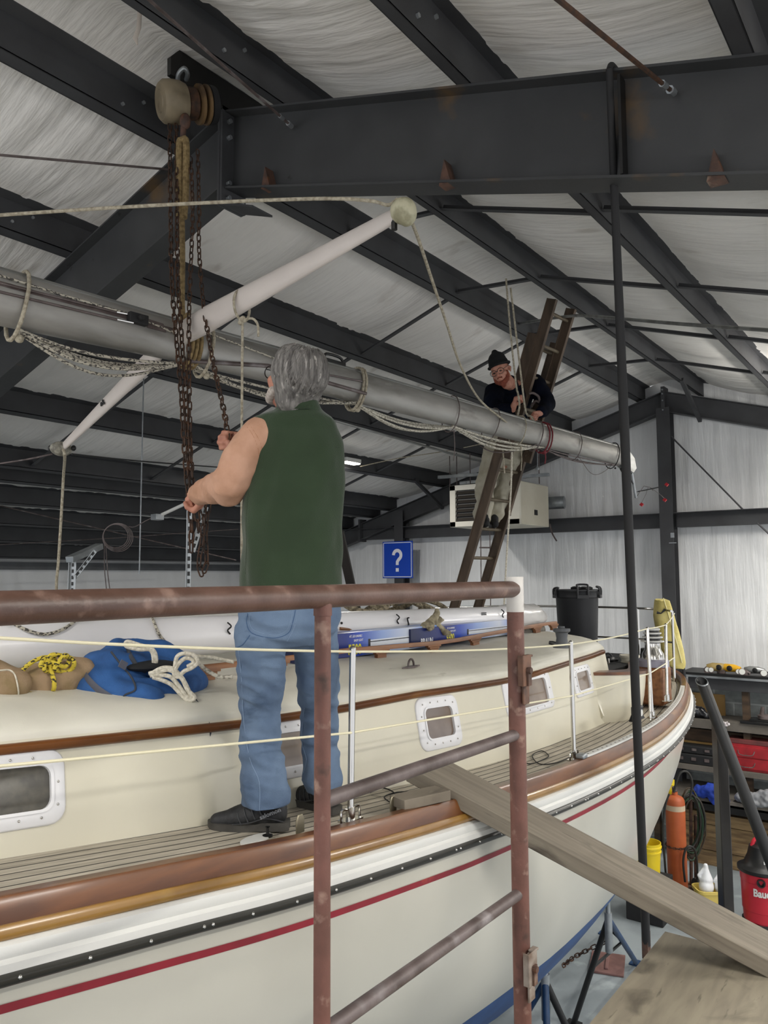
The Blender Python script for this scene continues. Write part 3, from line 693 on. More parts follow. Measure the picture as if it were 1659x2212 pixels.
# ---- cockpit coaming, winches
def cz_(px, py, z): return P(px, py, Z=z)
mb = MB()
f0 = cz_(1306, 1529, 2.745); f1 = cz_(1335, 1527, 2.735); f2 = cz_(1372, 1527, 2.72); f3 = cz_(1392, 1497, 2.72); f4 = Vector((6.9, 2.5, 2.74))
t0 = P(1283, 1437, V=2.24); t1 = P(1320, 1447, V=2.12); t2 = P(1372, 1452, V=2.10); t3 = P(1392, 1452, V=2.24)
foot = crom([f0, f1, f2, f3, Vector((7.3, f3.y+.22, 2.74))], 6)
A0 = Vector((f0.x-.0, 0, 0))
base = [Vector((5.55, 2.13, 2.74)), Vector((5.75, 2.03, 2.73)), Vector((6.05, 2.02, 2.73)), Vector((6.35, 2.12, 2.73)), Vector((6.9, 2.28, 2.74)), Vector((7.6, 2.45, 2.76))]
topc = [Vector((5.55, 2.27, 3.02)), Vector((5.7, 2.08, 3.02)), Vector((6.05, 2.0, 3.0)), Vector((6.4, 2.09, 2.98)), Vector((6.95, 2.28, 2.95)), Vector((7.6, 2.47, 2.93))]
B_ = crom(base, 8); T_c = crom(topc, 8)
rr_ = [[b, lerp(b, t, .35)+Vector((0, -.008, 0)), lerp(b, t, .7)+Vector((0, -.006, 0)), t, t+Vector((.03, .14, .0)), b+Vector((.03, .14, -.2))] for b, t in zip(B_, T_c)]
for s in (0, 1):
    q = rr_ if s == 0 else [[Vector((p.x, 2*RV-p.y, p.z)) for p in r] for r in rr_]; mb.rings(q)
co = obj('cockpit_coaming', mb, M['gel'], boat, smooth=50)
mb = MB()
for s in (0, 1):
    q = [[t+Vector((0, -.012, 0)), t+Vector((0, -.012, .022)), t+Vector((.02, .15, .022)), t+Vector((.02, .15, 0))] for t in T_c]
    if s: q = [[Vector((p.x, 2*RV-p.y, p.z)) for p in r] for r in q]
    mb.rings(q)
obj('coaming_cap', mb, M['varn'], co, smooth=40)
# flat black slab in place of the cockpit well, seen over the coaming
mb = MB(); mb.span((5.7, 2.5, 2.9), (8.2, 4.2, 2.93)); obj('cockpit_slab', mb, M['black_rough'], boat)
def winch(c, r, h, m1, m2, base=None):
    c = Vector(c); mb = MB(); mb.lathe([(r*1.15, 0), (r*1.1, h*.12), (r*.8, h*.2), (r*.68, h*.5), (r*.8, h*.78), (r*1.08, h*.86), (r*1.08, h), (r*.4, h*1.02), (r*.4, h*1.12)], c, n=24)
    o = obj('winch', mb, m1, boat, smooth=30); return o
winch(P(1214, 1399, Z=3.28)*1, .052, .125, M['steel_light'], None)
# big striped self-tailing winch on a wooden pedestal by the after stanchions
wc = P(1424, 1490, Z=2.80); wc.z = 2.75
wc = P(1413, 1495, Z=2.80)-Vector((.05, 0, 0)); wc.z = 2.75
mb = MB(); mb.box((wc.x+.05, wc.y, 2.86), (.24, .22, .30)); wp = obj('winch_pedestal', mb, M['teak'], boat, bev=.02)
mb = MB(); mb.lathe([(.125, 0), (.125, .05), (.11, .06)], (wc.x+.05, wc.y, 3.01)); obj('winch_pad', mb, mat('lilac_grey_pad', '#8f8c9a', .5), wp)
mb = MB(); mb.lathe([(.09, 0), (.085, .05), (.065, .08), (.06, .14)], (wc.x+.05, wc.y, 3.065)); wn = obj('winch', mb, M['chrome'], boat)
mb = MB()
for k in range(4): mb.lathe([(.06, 0), (.092-.010*k, .004), (.092-.010*k, .014), (.05, .018)], (wc.x+.05, wc.y, 3.205+.033*k))
obj('winch_jaw', mb, M['white'], wn); mb = MB(); mb.lathe([(.065, 0), (.055, .11), (.04, .12)], (wc.x+.05, wc.y, 3.2)); obj('winch_drum', mb, M['black'], wn)
# ---- stanchions, lifelines, pushpit
def stanch(pb, pt, r=.0125, rail=True):
    mb = MB(); pb, pt = Vector(pb), Vector(pt); mb.tube([pb, pt], r, 12); mb.ell(pt, r*1.05, nu=12, nv=6)
    return mb
def base_mb(c):
    mb = MB(); mb.box(c+Vector((0, 0, .004)), (.09, .05, .008)); mb.tube([c, c+Vector((0, 0, .05))], .018, 12)
    for s in (-1, 1): mb.tube(crom([c+Vector((s*.02, 0, .045)), c+Vector((s*.05, 0, .045)), c+Vector((s*.055, 0, .004))], 4), .005, 6)
    return mb
S1b = railp(2.32)+Vector((0, .055, -.055)); 
def place(px, py, off=.05):
    v = 1.8
    for _ in range(6): q = P(px, py, V=v); v = interp(q.x, RAILP)+off
    return q
s1b = place(757, 1770, .05); s1t = P(762, 1402, V=s1b.y+.01); s2b = place(1240, 1640, .05); s2t = P(1233, 1388, V=s2b.y+.01)
s3b = place(1409, 1550, .05); s3t = P(1398, 1358, V=s3b.y+.05); s4b = place(1441, 1513, .05); s4t = P(1438, 1350, V=s4b.y+.03)
s3c = P(1405, 1556, V=s3b.y); s0b = place(-420, 1960, .05); s0t = Vector((s0b.x, s0b.y, s0b.z+.62))
print('stanchions', s1b, s1t, s2b, s2t, s3b, s3t, s4b, s4t)
for b_, t_ in ((s1b, s1t), (s2b, s2t), (s3b, s3t), (s4b, s4t), (s0b, s0t)):
    so = obj('stanchion', stanch(b_, t_), M['chrome'], boat, smooth=40); obj('stanchion_base', base_mb(b_-Vector((0, 0, .005))), M['chrome'], so)
mb = stanch(s3c, P(1400, 1392, V=s3b.y+.05), .009); obj('stanchion', mb, M['chrome'], boat)
pc = P(1452, 1322, Z=3.42)  # after corner of the pushpit
def at_h(b_, t_, y): k = (y); return b_.lerp(t_, k)
upper = [s0t-Vector((0, 0, .01)), s1t-Vector((0, 0, .01)), s2t-Vector((0, 0, .01)), s3t, s4t, P(1457, 1325, V=2.2)]
ul = []
for a, b in zip(upper, upper[1:]):
    L_ = (b-a).length; ul += [a.lerp(b, k/8)-Vector((0, 0, .02*L_/1.8*math.sin(PI*k/8)*.6)) for k in range(8)]
mb = MB(); mb.tube(ul+[upper[-1]], .0048, 8); obj('lifeline', mb, M['cream_line'], boat, label='upper lifeline')
l1 = P(757, 1583, V=s1b.y); l2 = P(1237, 1503, V=s2b.y); l3 = P(1403, 1455, V=s3b.y+.03); l4 = P(1440, 1432, V=s4b.y+.02); l0 = P(0, 1655, V=1.99); l0 = l1+(l0-l1)*2.2
mb = MB(); mb.tube([l0, l1, l2, l3, l4, P(1457, 1420, V=2.2)], .0045, 8); obj('lifeline', mb, M['cream_line'], boat, label='lower lifeline')
pz = 3.40
pr = [(7.35, 2.18, pz-.0), (7.9, 2.36, pz), (8.35, 2.6, pz), (8.55, 2.95, pz), (8.6, 3.35, pz), (8.55, 3.75, pz), (8.35, 4.1, pz), (7.9, 4.34, pz), (7.0, 4.6, pz)]
q = P(1452, 1320, V=2.25); print('pushpit corner', q)
pr = [(q.x-.02, q.y, q.z), (q.x+.25, 2.42, q.z), (q.x+.5, 2.75, q.z), (q.x+.6, 3.35, q.z), (q.x+.5, 3.95, q.z), (q.x+.1, 4.35, q.z), (q.x-.8, 4.65, q.z)]
mb = MB(); mb.tube(crom(pr, 6), .0125, 10); pp = obj('pushpit', mb, M['chrome'], boat, smooth=60)
for (x, y) in ((q.x, q.y), (q.x+.5, 2.75), (q.x+.5, 3.95), (q.x-.8, 4.65)):
    mb = MB(); xx = min(x, 8.62); mb.tube([(xx, y, 2.74), (x, y, q.z)], .0125, 10); obj('pushpit_leg', mb, M['chrome'], pp)
mb = MB(); mb.tube(crom([(q.x, q.y, q.z-.3), (q.x+.5, 2.75, q.z-.32), (q.x+.55, 3.35, q.z-.32), (q.x+.5, 3.95, q.z-.32)], 5), .01, 8); obj('pushpit_rail', mb, M['chrome'], pp)
PPQ = q
# genoa track on the rail and the black foot block
mb = MB(); ta = place(1262, 1630, 0.0); n = 30
rr_ = []
for i in range(n+1):
    u = lerp(ta.x-.05, 7.3, i/n); p = railp(u); rr_.append([p+Vector((0, a, b)) for a, b in ((-.028, .001), (-.028, .012), (.008, .012), (.008, .001))])
mb.rings(rr_); gt = obj('sheet_track', mb, M['white'], boat, smooth=0)
mb = MB()
for k in range(44):
    u = ta.x+.03+k*.07
    if u > 7.2: break
    p = railp(u)+Vector((0, -.010, .0126)); mb.lathe([(.006, 0), (.006, .0006)], p, n=8)
obj('track_hole', mb, M['black'], gt)
p = railp(ta.x-.06); mb = MB(); mb.box(p+Vector((0, -.01, .012)), (.06, .05, .026)); obj('track_end', mb, M['galv'], gt, bev=.008)
p = place(1384, 1560, 0); mb = MB(); mb.prism([p+Vector((-.1, 0, .012)), p+Vector((.1, 0, .012)), p+Vector((.05, 0, .05)), p+Vector((.07, 0, .10)), p+Vector((-.04, 0, .10)), p+Vector((-.04, 0, .05))], (0, .05, 0)); bl = obj('foot_block', mb, M['black'], boat, bev=.006)
mb = MB(); mb.lathe([(.022, 0), (.022, .004)], p+Vector((.01, -.002, .06)), (0, -1, 0)); obj('sheave', mb, M['white'], bl)
# chain plates / deck plates near the man's foot
def plate(px, py, h=.06):
    p = place(px, py, .06); mb = MB(); mb.prism([p+Vector((-.02, 0, 0)), p+Vector((.02, 0, 0)), p+Vector((.02, 0, h*.7)), p+Vector((.01, 0, h)), p+Vector((-.01, 0, h)), p+Vector((-.02, 0, h*.7))], (0, .008, 0)); obj('chain_plate', mb, mat('brass_plate', '#8d8672', .35, .7), boat, bev=.003)
    mb = MB(); mb.lathe([(.006, 0), (.006, .002)], p+Vector((0, -.0, h*.68)), (0, -1, 0), n=10); 
plate(650, 1800, .065); plate(851, 1755, .065)
# black well cowl of the mast foot etc
# ================================================================== scaffold guard frame, plank, platform, pole
GV = 1.03
g = thing('guard_frame', (1.2, GV, 2.25), 'rusty red pipe scaffold frame with a thick brown top rail in front of the boat', 'guard rail')
a = P(1108, 1273, V=GV); b = P(-260, 1316, V=GV); b.z = a.z-.003
TR = a.z
mb = MB(); mb.tube([a, b], .0235, 24); obj('top_rail', mb, M['railpipe'], g)
rp = Vector((a.x+.012, GV, 0)); z1 = P(1108, 1246, V=GV).z
mb = MB(); mb.lathe([(.024, 2.22), (.024, z1), (.019, z1), (.019, z1-.05)], (rp.x, GV, 0), n=20); obj('post', mb, M['rustpipe'], g, label='thick outer post')
zs_ = P(1108, 1322, V=GV).z
mb = MB(); mb.lathe([(.0247, zs_), (.0249, z1-.001), (.0245, z1)], (rp.x, GV, 0), n=20, caps=False); obj('paint_band', mb, mat('peeling_white_paint', '#b5b1ab', .6, 0, '#c9c6c1', 6, spots=[('#26211e', 8, .66, .70, (1, 1, 2)), ('#7d756e', 14, .6, .75)]), g)
lp = P(697, 1400, V=GV); mb = MB(); mb.tube([(lp.x, GV, 2.25), (lp.x, GV, TR)], .0165, 16); mb.tube([(lp.x, GV, TR-.04), (lp.x, GV, TR-.01)], .0185, 16); obj('post', mb, M['rustpipe'], g, label='thin inner post')
for (x, y, x2, y2) in ((720, 1722, 1112, 1588), (738, 2203, 1138, 1918)):
    q0 = P(x, y, V=GV); q1 = P(x2, y2, V=GV); q0.x = lp.x; q1.x = rp.x; z = (q0.z+q1.z)/2; mb = MB(); mb.tube([(q0.x, GV, q0.z), (q1.x, GV, q1.z)], .0155, 16); obj('rung', mb, M['rung'], g)
lo = TR-1.27; mb = MB(); mb.tube([(lp.x, GV, lo), (rp.x, GV, lo)], .0155, 16); obj('rung', mb, M['rung'], g)
def latch(px, py, m):
    c = P(px, py, V=GV-.027); mb = MB()
    x0 = rp.x; z = c.z
    mb.box((x0-.004, GV-.030, z-.02), (.036, .006, .13)); mb.box((x0-.024, GV-.044, z+.012), (.05, .006, .085)); mb.box((x0-.046, GV-.037, z+.012), (.005, .018, .085)); mb.box((x0-.001, GV-.037, z+.05), (.03, .018, .006))
    t = obj('latch', mb, m, g, bev=.002); mb = MB(); mb.tube([(x0-.026, GV-.06, z+.012), (x0-.026, GV-.03, z+.012)], .009, 10); mb.box((x0-.022, GV-.0475, z-.005), (.02, .012, .05)); obj('latch_pin', mb, M['rust'], t)
latch(1102, 1462, mat('rust_latch_brown', '#6a4b3a', .7, 0, '#4a352b', 20, bump=.0006, bscale=100)); latch(1137, 2098, mat('rust_latch_grey', '#8a8076', .7, 0, '#5d4a3c', 16, bump=.0006, bscale=100))
# platform of worn plywood on scaffold
PZ = 2.2
c0 = P(1437, 2012, Z=PZ); c1_ = P(1268, 2218, Z=PZ); dx = (c0-c1_).normalized(); ny_ = Vector((dx.y, -dx.x, 0))
if ny_.y > 0: ny_ = -ny_
A = c1_-dx*3.6; Bq = c0+dx*0.0
mb = MB(); mb.prism([A, Bq, Bq+ny_*.62, A+ny_*.62], (0, 0, -.02)); mb.uv = {i: ((v-A).dot(dx), (v-A).dot(ny_)) for i, v in enumerate(mb.v)}; M['ply'] = grain_mat('worn_plywood_grain', '#8d8573', '#7c7465', '#5d564a', 1.6, 9, .8, .0006); pf = tag(obj('platform_sheet', mb, M['ply'], smooth=0), 'worn grey plywood platform sheet under the long plank, at the bottom corner', 'platform')
mb = MB(); mb.prism([A+ny_*.60+dx*.0+Vector((0, 0, -.02)), Bq+ny_*.60+Vector((0, 0, -.02))-dx*.1, Bq+ny_*1.9+Vector((0, 0, -.02))-dx*.1, A+ny_*1.9+Vector((0, 0, -.02))], (0, 0, -.02)); mb.uv = {i: ((v-A).dot(dx), (v-A).dot(ny_)) for i, v in enumerate(mb.v)}; tag(obj('platform_sheet', mb, M['ply'], smooth=0), 'second plywood platform sheet behind the first, mostly outside the picture', 'platform')
t = thing('scaffold_trestle', (2.2, .5, 0), 'steel scaffold trestle carrying the plywood platform', 'scaffold')
mb = MB()
for u in (-.6, 2.6):
    for v in (.95, -.7): mb.tube([(u, v, 0), (u, v, 2.15)], .024, 12)
obj('leg', mb, M['rust'], t)
mb = MB()
for u in (-.6, 2.6): mb.tube([(u, .98, 2.135), (u, -.75, 2.135)], .02, 10)
for v in (.95, -.7): mb.tube([(-.6, v, 1.2), (2.6, v, 1.2)], .015, 10)
obj('cross_bar', mb, M['rust'], t)
# the long grey plank from the platform to the side deck
T0 = P(851, 1648, Z=2.905); q1 = P(1294, 1886, Z=2.62)
def plank_(t0, t1, w_, h, name, lab, m):
    pass
z_a = 2.945
A1 = P(855, 1650, Z=z_a); A2 = P(985, 1640, Z=z_a)      # end corners on the deck (top face)
zb_ = 2.285
B1 = P(1659, 2093, Z=zb_); B2 = P(1640, 1985, Z=zb_)
print('plank', A1, A2, B1, B2, (A1-A2).length, (B1-B2).length)
ax = ((B1+B2)/2-(A1+A2)/2).normalized(); side = (A2-A1); side = (side-ax*side.dot(ax)).normalized(); side.z = 0; side.normalize(); upn = side.cross(ax); upn = upn if upn.z > 0 else -upn
ca = (A1+A2)/2; Lp = ((B1+B2)/2-ca).length+.75; wd = .262; th = .07
def pq(a, s, h): return ca+ax*a+side*(s*wd/2)-upn*h
mb = MB(); n = 30; rr_ = []; uvp = []
for i in range(n+1):
    a = Lp*i/n; bow = 0; rr_.append([pq(a, -1, th), pq(a, -1, 0), pq(a, 1, 0), pq(a, 1, th)]); uvp += [(a, 0), (a, th), (a, th+wd), (a, 2*th+wd)]
mb.rings(rr_, uv=uvp); M['lumber'] = M['plank']
m = M['plank']; 
gp = mat('grey_lumber_grain', '#7d7466', .8, 0, '#6b6255', 3, stretch=(1, 1, 1), bump=.0015, bscale=14, bstretch=(1.2, 9, 1), spots=[('#544c42', 3.0, .58, .74, (1.2, 5, 2)), ('#978f80', 5, .62, .8, (1, 4, 1))])
gpu = grain_mat('grey_sawn_lumber', '#7d7567', '#6b6357', '#453e35', .9, 16)
tag(obj('gangplank', mb, gpu, smooth=30, bev=.004), 'long weathered grey plank running from the side deck down to the platform', 'plank')
# short offcut block on the deck beside the plank
c = P(887, 1725, Z=2.87); mb = MB(); mb.box(c+Vector((.07, .0, -.012)), (.24, .10, .04), Matrix.Rotation(-.3, 3, 'Z')); tag(obj('wood_block', mb, [gp], bev=.003), 'short timber offcut wedged beside the plank end on the side deck', 'wood block')
# black pole hooked over the big rafter
t = thing('steel_pole', (3.6, 1.3, 0), 'tall thin black steel pole hooked over the rafter and standing by the platform', 'pole')
top = P(1316, 150, U=2.93); bot = P(1396, 2040, d=3.74)
print('pole', top, bot)
mb = MB(); d_ = (bot-top); n = 12; mb.tube([top+d_*(k/n) for k in range(n+1)], [lerp(.014, .0205, min(1, k/n*3)) for k in range(n+1)], 14); obj('shaft', mb, M['black_rough'], t)
mb = MB(); mb.tube(crom([top, top+Vector((.03, 0, .035)), top+Vector((.11, 0, .04)), top+Vector((.20, 0, .0))], 5), .012, 10); obj('hook', mb, M['black_rough'], t)
ft = bot+(bot-top).normalized()*(bot.z/(-(bot-top).normalized().z)); mb = MB(); mb.tube([bot, ft], .020, 12); obj('lower_shaft', mb, M['rust'], t)
mb = MB(); mb.box(bot+Vector((0, 0, .0)), (.045, .03, .12)); mb.prism([bot+Vector((0, -.008, -.02)), bot+Vector((.0, -.008, -.10)), bot+Vector((.055, -.008, -.10))], (0, .016, 0)); mb.box(bot+Vector((.01, 0, -.103)), (.14, .07, .008)); obj('foot_plate', mb, M['rust'], t, bev=.002)
# square post with a welded pipe, right
t = thing('pipe_prop', P(1565, 1960, d=4.6)*1, 'black square post with a round pipe welded slantwise over its top, by the bench', 'steel post')
DP = 4.7
pb = P(1592, 2040, d=DP); pt = P(1553, 1560, d=DP)
pvx = pt.copy(); mb = MB(); mb.bar((pt.x, pt.y, 0), (pt.x, pt.y, pt.z), .062, .085, up=(FW.x, FW.y, 0)); obj('square_post', mb, mat('black_mill_steel', '#211f1d', .4, .3, '#2b2824', 5, spots=[('#6b4a30', 6, .72, .8)]), t, bev=.006)
pa_ = P(1512, 1462, d=DP-.06); pe = P(1672, 1880, d=DP-.35); ax_ = (pe-pa_).normalized()
mtd = (-FW-ax_*(-FW).dot(ax_)).normalized()
def mitre(mb):
    for v in mb.v:
        s = (v-pa_).dot(ax_)
        if s < .3: v += ax_*((v-pa_).dot(mtd)+.033)*.8*(1-max(0, s)/.3)
mb = MB(); mb.lathe([(.029, .16), (.029, 0), (.032, 0), (.033, .004), (.033, (pe-pa_).length)], pa_, ax_, n=24, caps=False); mitre(mb); obj('pipe', mb, mat('black_mill_pipe', '#151616', .5, .1, '#1d1e1e', 6), t)
mb = MB(); mb.lathe([(.0292, .0), (.0333, 0), (.0333, .006)], pa_-ax_*.001, ax_, n=24, caps=False); mitre(mb); obj('pipe_rim', mb, M['galv'], t)
wp_ = P(1570, 1560, d=DP-.04); mb = MB()
for k in range(9): mb.ell(wp_+RT*(random.uniform(-.03, .03))+UP*random.uniform(-.02, .008)-FW*.012, random.uniform(.004, .009), nu=8, nv=6)
obj('weld', mb, mat('white_weld_paint', '#d8d0d0', .4), t)
# ================================================================== mast, spreaders, ropes, hoist
MZ = 4.96
MP = [(-330, 558, .26), (0, 644, .24), (203, 692, .225), (371, 732, .208), (560, 779, .207), (770, 833, .204), (973, 888, .198), (1153, 937, .192), (1240, 960, .19), (1335, 985, .186)]
_a, _b = P(0, 644, Z=MZ), P(1328, 982, Z=MZ); MD = (_b-_a); MD.z = 0; MD.normalize(); MN = Vector((-MD.y, MD.x, 0))
def mast_at(px):
    y = interp(px, MP, 1); q = Ppl(px, y, MN, _a); return Vector((q.x, q.y, lerp(q.z, MZ, .5)))
def mast_s(s): return None
mast = thing('mast', mast_at(371), 'long silver aluminium mast slung level under the ridge with ropes lashed below it', 'mast')
NS = 60; mb = MB(); rr_ = []; prof = []
for k in range(28):
    a = 2*PI*k/28; c, s_ = math.cos(a), math.sin(a); prof.append((c, s_))
pxs = [lerp(-330, 1338, k/NS) for k in range(NS+1)]
for px in pxs:
    c = mast_at(px); D = interp(px, MP, 2)
    rr_.append([c+MN*(.36*D*x)+Vector((0, 0, .5*D*y)) for x, y in prof])
mb.rings(rr_); obj('tube', mb, mat('mast_aluminium', '#a3a19c', .5, .45, '#8d8b86', 3, stretch=(.6, 3, 3), spots=[('#6f6c66', 4, .58, .75, (.5, 2, 2)), ('#b5b3ad', 6, .62, .76, (.6, 2, 2))]), mast, smooth=50)
mb = MB()
def mtop(px, w=0, up=0): return mast_at(px)+Vector((0, 0, interp(px, MP, 2)*.5+up))
rr_ = []
for px in pxs:
    c = mtop(px, up=-.004); rr_.append([c+MN*a+Vector((0, 0, b)) for a, b in ((-.016, 0), (-.016, .008), (-.010, .020), (.010, .020), (.016, .008), (.016, 0))])
mb.rings(rr_); obj('sail_track', mb, M['alu'], mast, smooth=0)
# side groove and seam plate
def mside(px, t, out=.0):  # t: -1 bottom .. 1 top on the camera side
    c = mast_at(px); D = interp(px, MP, 2); a = t*PI/2; return c-MN*((.36*D+out)*math.cos(a))+Vector((0, 0, (.5*D+out)*math.sin(a)))
mb = MB(); mb.rings([[mside(px, t, .0025) for t in (.12, .18, .24)] for px in range(-320, 420, 20)], closed=False, caps=False); obj('seam', mb, M['rung'], mast)
q = [mside(x, t, .006) for x, t in ((285, .30), (333, .26), (338, .02), (300, .02))]; mb = MB(); mb.add(q+[p-MN*.008 for p in q], [(0, 1, 2, 3), (7, 6, 5, 4), (0, 4, 5, 1), (1, 5, 6, 2), (2, 6, 7, 3), (3, 7, 4, 0)]); obj('exit_plate', mb, M['rung'], mast)
c = mside(275, .15, .02); mb = MB(); mb.box(c, (.10, .035, .05), Matrix((MD, MN, Vector((0, 0, 1)))).transposed()); mb.tube([c-MN*.02, c-MN*.045], .014, 10); obj('clutch', mb, M['black_rough'], mast, bev=.006)
mb = MB()
for t in (.22, .02): mb.tube([mside(232, t, .01), mside(265, t, .02)], .005, 6)
obj('cable_terminal', mb, M['chrome'], mast)
c = mtop(722, up=.02); mb = MB(); mb.bar(c-MD*.09, c+MD*.09, .03, .025); mb.tube(crom([c-MD*.085, c-MD*.07+Vector((0, 0, .04)), c+MD*.05+Vector((0, 0, .04)), c+MD*.085], 4), .010, 8); obj('mast_cleat', mb, M['black'], mast, bev=.004)
# masthead crane and sheaves
e = mast_at(1338); D = .186; R_ = Matrix((MD, MN, Vector((0, 0, 1)))).transposed()
mb = MB()
for s in (-.045, .035): mb.prism([e+MN*s+MD*a+Vector((0, 0, b)) for a, b in ((-.02, .10), (.10, .085), (.26, .0), (.30, -.10), (.22, -.155), (.02, -.10))], MN*.008)
hd = obj('masthead_plate', mb, M['alu'], mast)
mb = MB()
for a, b in ((.08, .04), (.22, -.09)): mb.lathe([(.05, -.012), (.05, .012)], e+MD*a+Vector((0, 0, b)), MN, n=18)
obj('sheave', mb, M['black'], hd)
mb = MB(); mb.tube(crom([e+MD*.02+Vector((0, 0, .10)), e+MD*.16+Vector((0, 0, .10)), e+MD*.27+Vector((0, 0, 0)), e+MD*.27+Vector((0, 0, -.15)), e+MD*.1+Vector((0, 0, -.17)), e+MD*.02+Vector((0, 0, -.13))], 5), .010, 8)
mb.tube([e+MD*.20+Vector((0, 0, -.14)), e+MD*.14+Vector((0, 0, -.27))], .008, 6); mb.tube([e+MD*.16+Vector((0, 0, -.14)), e+MD*.3+Vector((0, 0, -.26))], .006, 6)
obj('halyard_end', mb, M['black_rough'], mast)
mb = MB(); mb.tube([e+MD*.27+Vector((0, 0, -.12)), e+MD*.36+Vector((0, 0, -.40))], .014, 10); obj('light_bracket', mb, M['galv'], mast)
# wind vane hanging from the head
wv = thing('wind_vane', e+MD*.5+Vector((0, 0, -.5)), 'thin black wind vane with red tabs hanging off the masthead', 'wind vane')
v0 = P(1378, 1062, d=8.1); v1 = P(1440, 1049, d=8.1); mb = MB(); mb.tube([v0, v1], .006, 6); mb.tube([P(1368, 1063, d=8.1), v0], .003, 5); obj('arm', mb, M['black'], wv)
mb = MB(); mb.tube([P(1391, 1050, d=8.1), P(1405, 1053, d=8.1), P(1411, 1060, d=8.1)], .003, 5); mb.tube([P(1428, 1070, d=8.1), P(1437, 1079, d=8.1)], .003, 5); mb.tube([P(1395, 1068, d=8.1), P(1385, 1088, d=8.1)], .002, 5); mb.tube([P(1405, 1053, d=8.1), P(1428, 1070, d=8.1)], .002, 5); mb.tube([P(1400, 1053, d=8.1), P(1395, 1068, d=8.1)], .002, 5); mb.tube([e+MD*.36+Vector((0, 0, -.40)), P(1391, 1050, d=8.1)], .003, 5); obj('wire', mb, M['rung'], wv)
mb = MB()
for x, y in ((1440, 1047), (1436, 1080), (1386, 1090)):
    c = P(x, y, d=8.1); mb.box(c, (.02, .03, .03), Matrix.Rotation(.78, 3, FW))
obj('tab', mb, mat('red_plastic_tab', '#b5202c', .5), wv)
# lashed halyards under the mast
def lash(px0, px1, sagm, r, m, n=3, off=0):
    pts = []; k = 24
    for i in range(k+1):
        t = i/k; px = lerp(px0, px1, t); c = mside(px, -.95, .008+off); s = math.sin(PI*t)
        pts.append(c+Vector((0, 0, -sagm*s))-MN*(.01*math.sin(7*t+px0)))
    return pts
def halyard(px0, px1, sags, r, m, name, lab, ph=0):
    mb = MB()
    for j, s in enumerate(sags):
        pts = lash(px0+3*j, px1-2*j, s, r, m); pts = [p+MN*(.022*((j*1.7+ph) % 3-1)) for p in pts]; mb.tube(pts, r, 6)
    o = obj(name, mb, m, mast); o['label'] = lab; return o
def braid(name, c1, c2, sc=55, fr=.3):
    m = bpy.data.materials.new(name); m.use_nodes = True; nt = m.node_tree; N = nt.nodes; L = nt.links; b = N['Principled BSDF']; b.inputs['Roughness'].default_value = .8
    tc = N.new('ShaderNodeTexCoord'); wv_ = N.new('ShaderNodeTexVoronoi'); mp = N.new('ShaderNodeMapping'); mp.inputs['Scale'].default_value = (1, 1.0, 1.6); wv_.inputs['Scale'].default_value = sc; L.new(tc.outputs['Object'], mp.inputs[0]); L.new(mp.outputs[0], wv_.inputs['Vector'])
    r = N.new('ShaderNodeValToRGB'); r.color_ramp.elements[0].position = fr; r.color_ramp.elements[1].position = fr+.06; r.color_ramp.elements[0].color = lin(c2); r.color_ramp.elements[1].color = lin(c1); sp = N.new('ShaderNodeSeparateColor'); L.new(wv_.outputs['Color'], sp.inputs[0]); L.new(sp.outputs[0], r.inputs[0]); L.new(r.outputs[0], b.inputs['Base Color']); return m
M['fleck'] = braid('flecked_braid', '#b9b3a4', '#4a4743', 120); M['yfleck'] = braid('yellow_braid', '#c9b43a', '#3a3620', 110, .2); M['wbraid'] = braid('pale_braid', '#c9c4b6', '#8e897b', 110)
halyard(35, 400, [.05, .075, .10, .125, .09, .06], .0075, M['fleck'], 'halyard', 'flecked halyards bundled under the near end', 0)
halyard(400, 770, [.03, .05, .07, .085], .0075, M['fleck'], 'halyard', 'flecked halyards under the middle', 1)
halyard(768, 985, [.05, .07, .09, .10, .03], .008, M['wbraid'], 'halyard', 'pale twisted halyards sagging past the vest', 2)
halyard(972, 1170, [.035, .055, .07, .085, .095, .02], .008, M['wbraid'], 'halyard', 'pale rope net under the mast by the ladder', 0)
halyard(1165, 1335, [.01, .03, .05], .006, M['rung'], 'halyard', 'thin dark lines near the masthead', 1)
halyard(1245, 1320, [.14], .003, M['rung'], 'halyard', 'loose wire loop near the masthead', 1)
mb = MB(); mb.tube([mside(-100, .42, .004), mside(120, .30, .006), mside(260, .26, .012), mside(330, .12, .01), mside(372, .05, .008)], .006, 6); mb.tube([mside(400, .5, .006), mside(480, .3, .006), mside(575, .1, .006)], .005, 6); obj('halyard', mb, M['fleck'], mast, label='flecked line along the mast side')
mb = MB(); mb.tube([mside(-100, .15, .004), mside(232, .22, .008)], .006, 6); mb.tube([mside(-100, -.05, .004), mside(232, .02, .008)], .006, 6); mb.tube([mside(400, -.62, .02), mside(560, -.2, .015), mside(770, -.3, .02)], .012, 8); mb.tube([mside(690, .02, .006), mside(770, .12, .006)], .006, 6); obj('wire_stay', mb, M['rung'], mast)
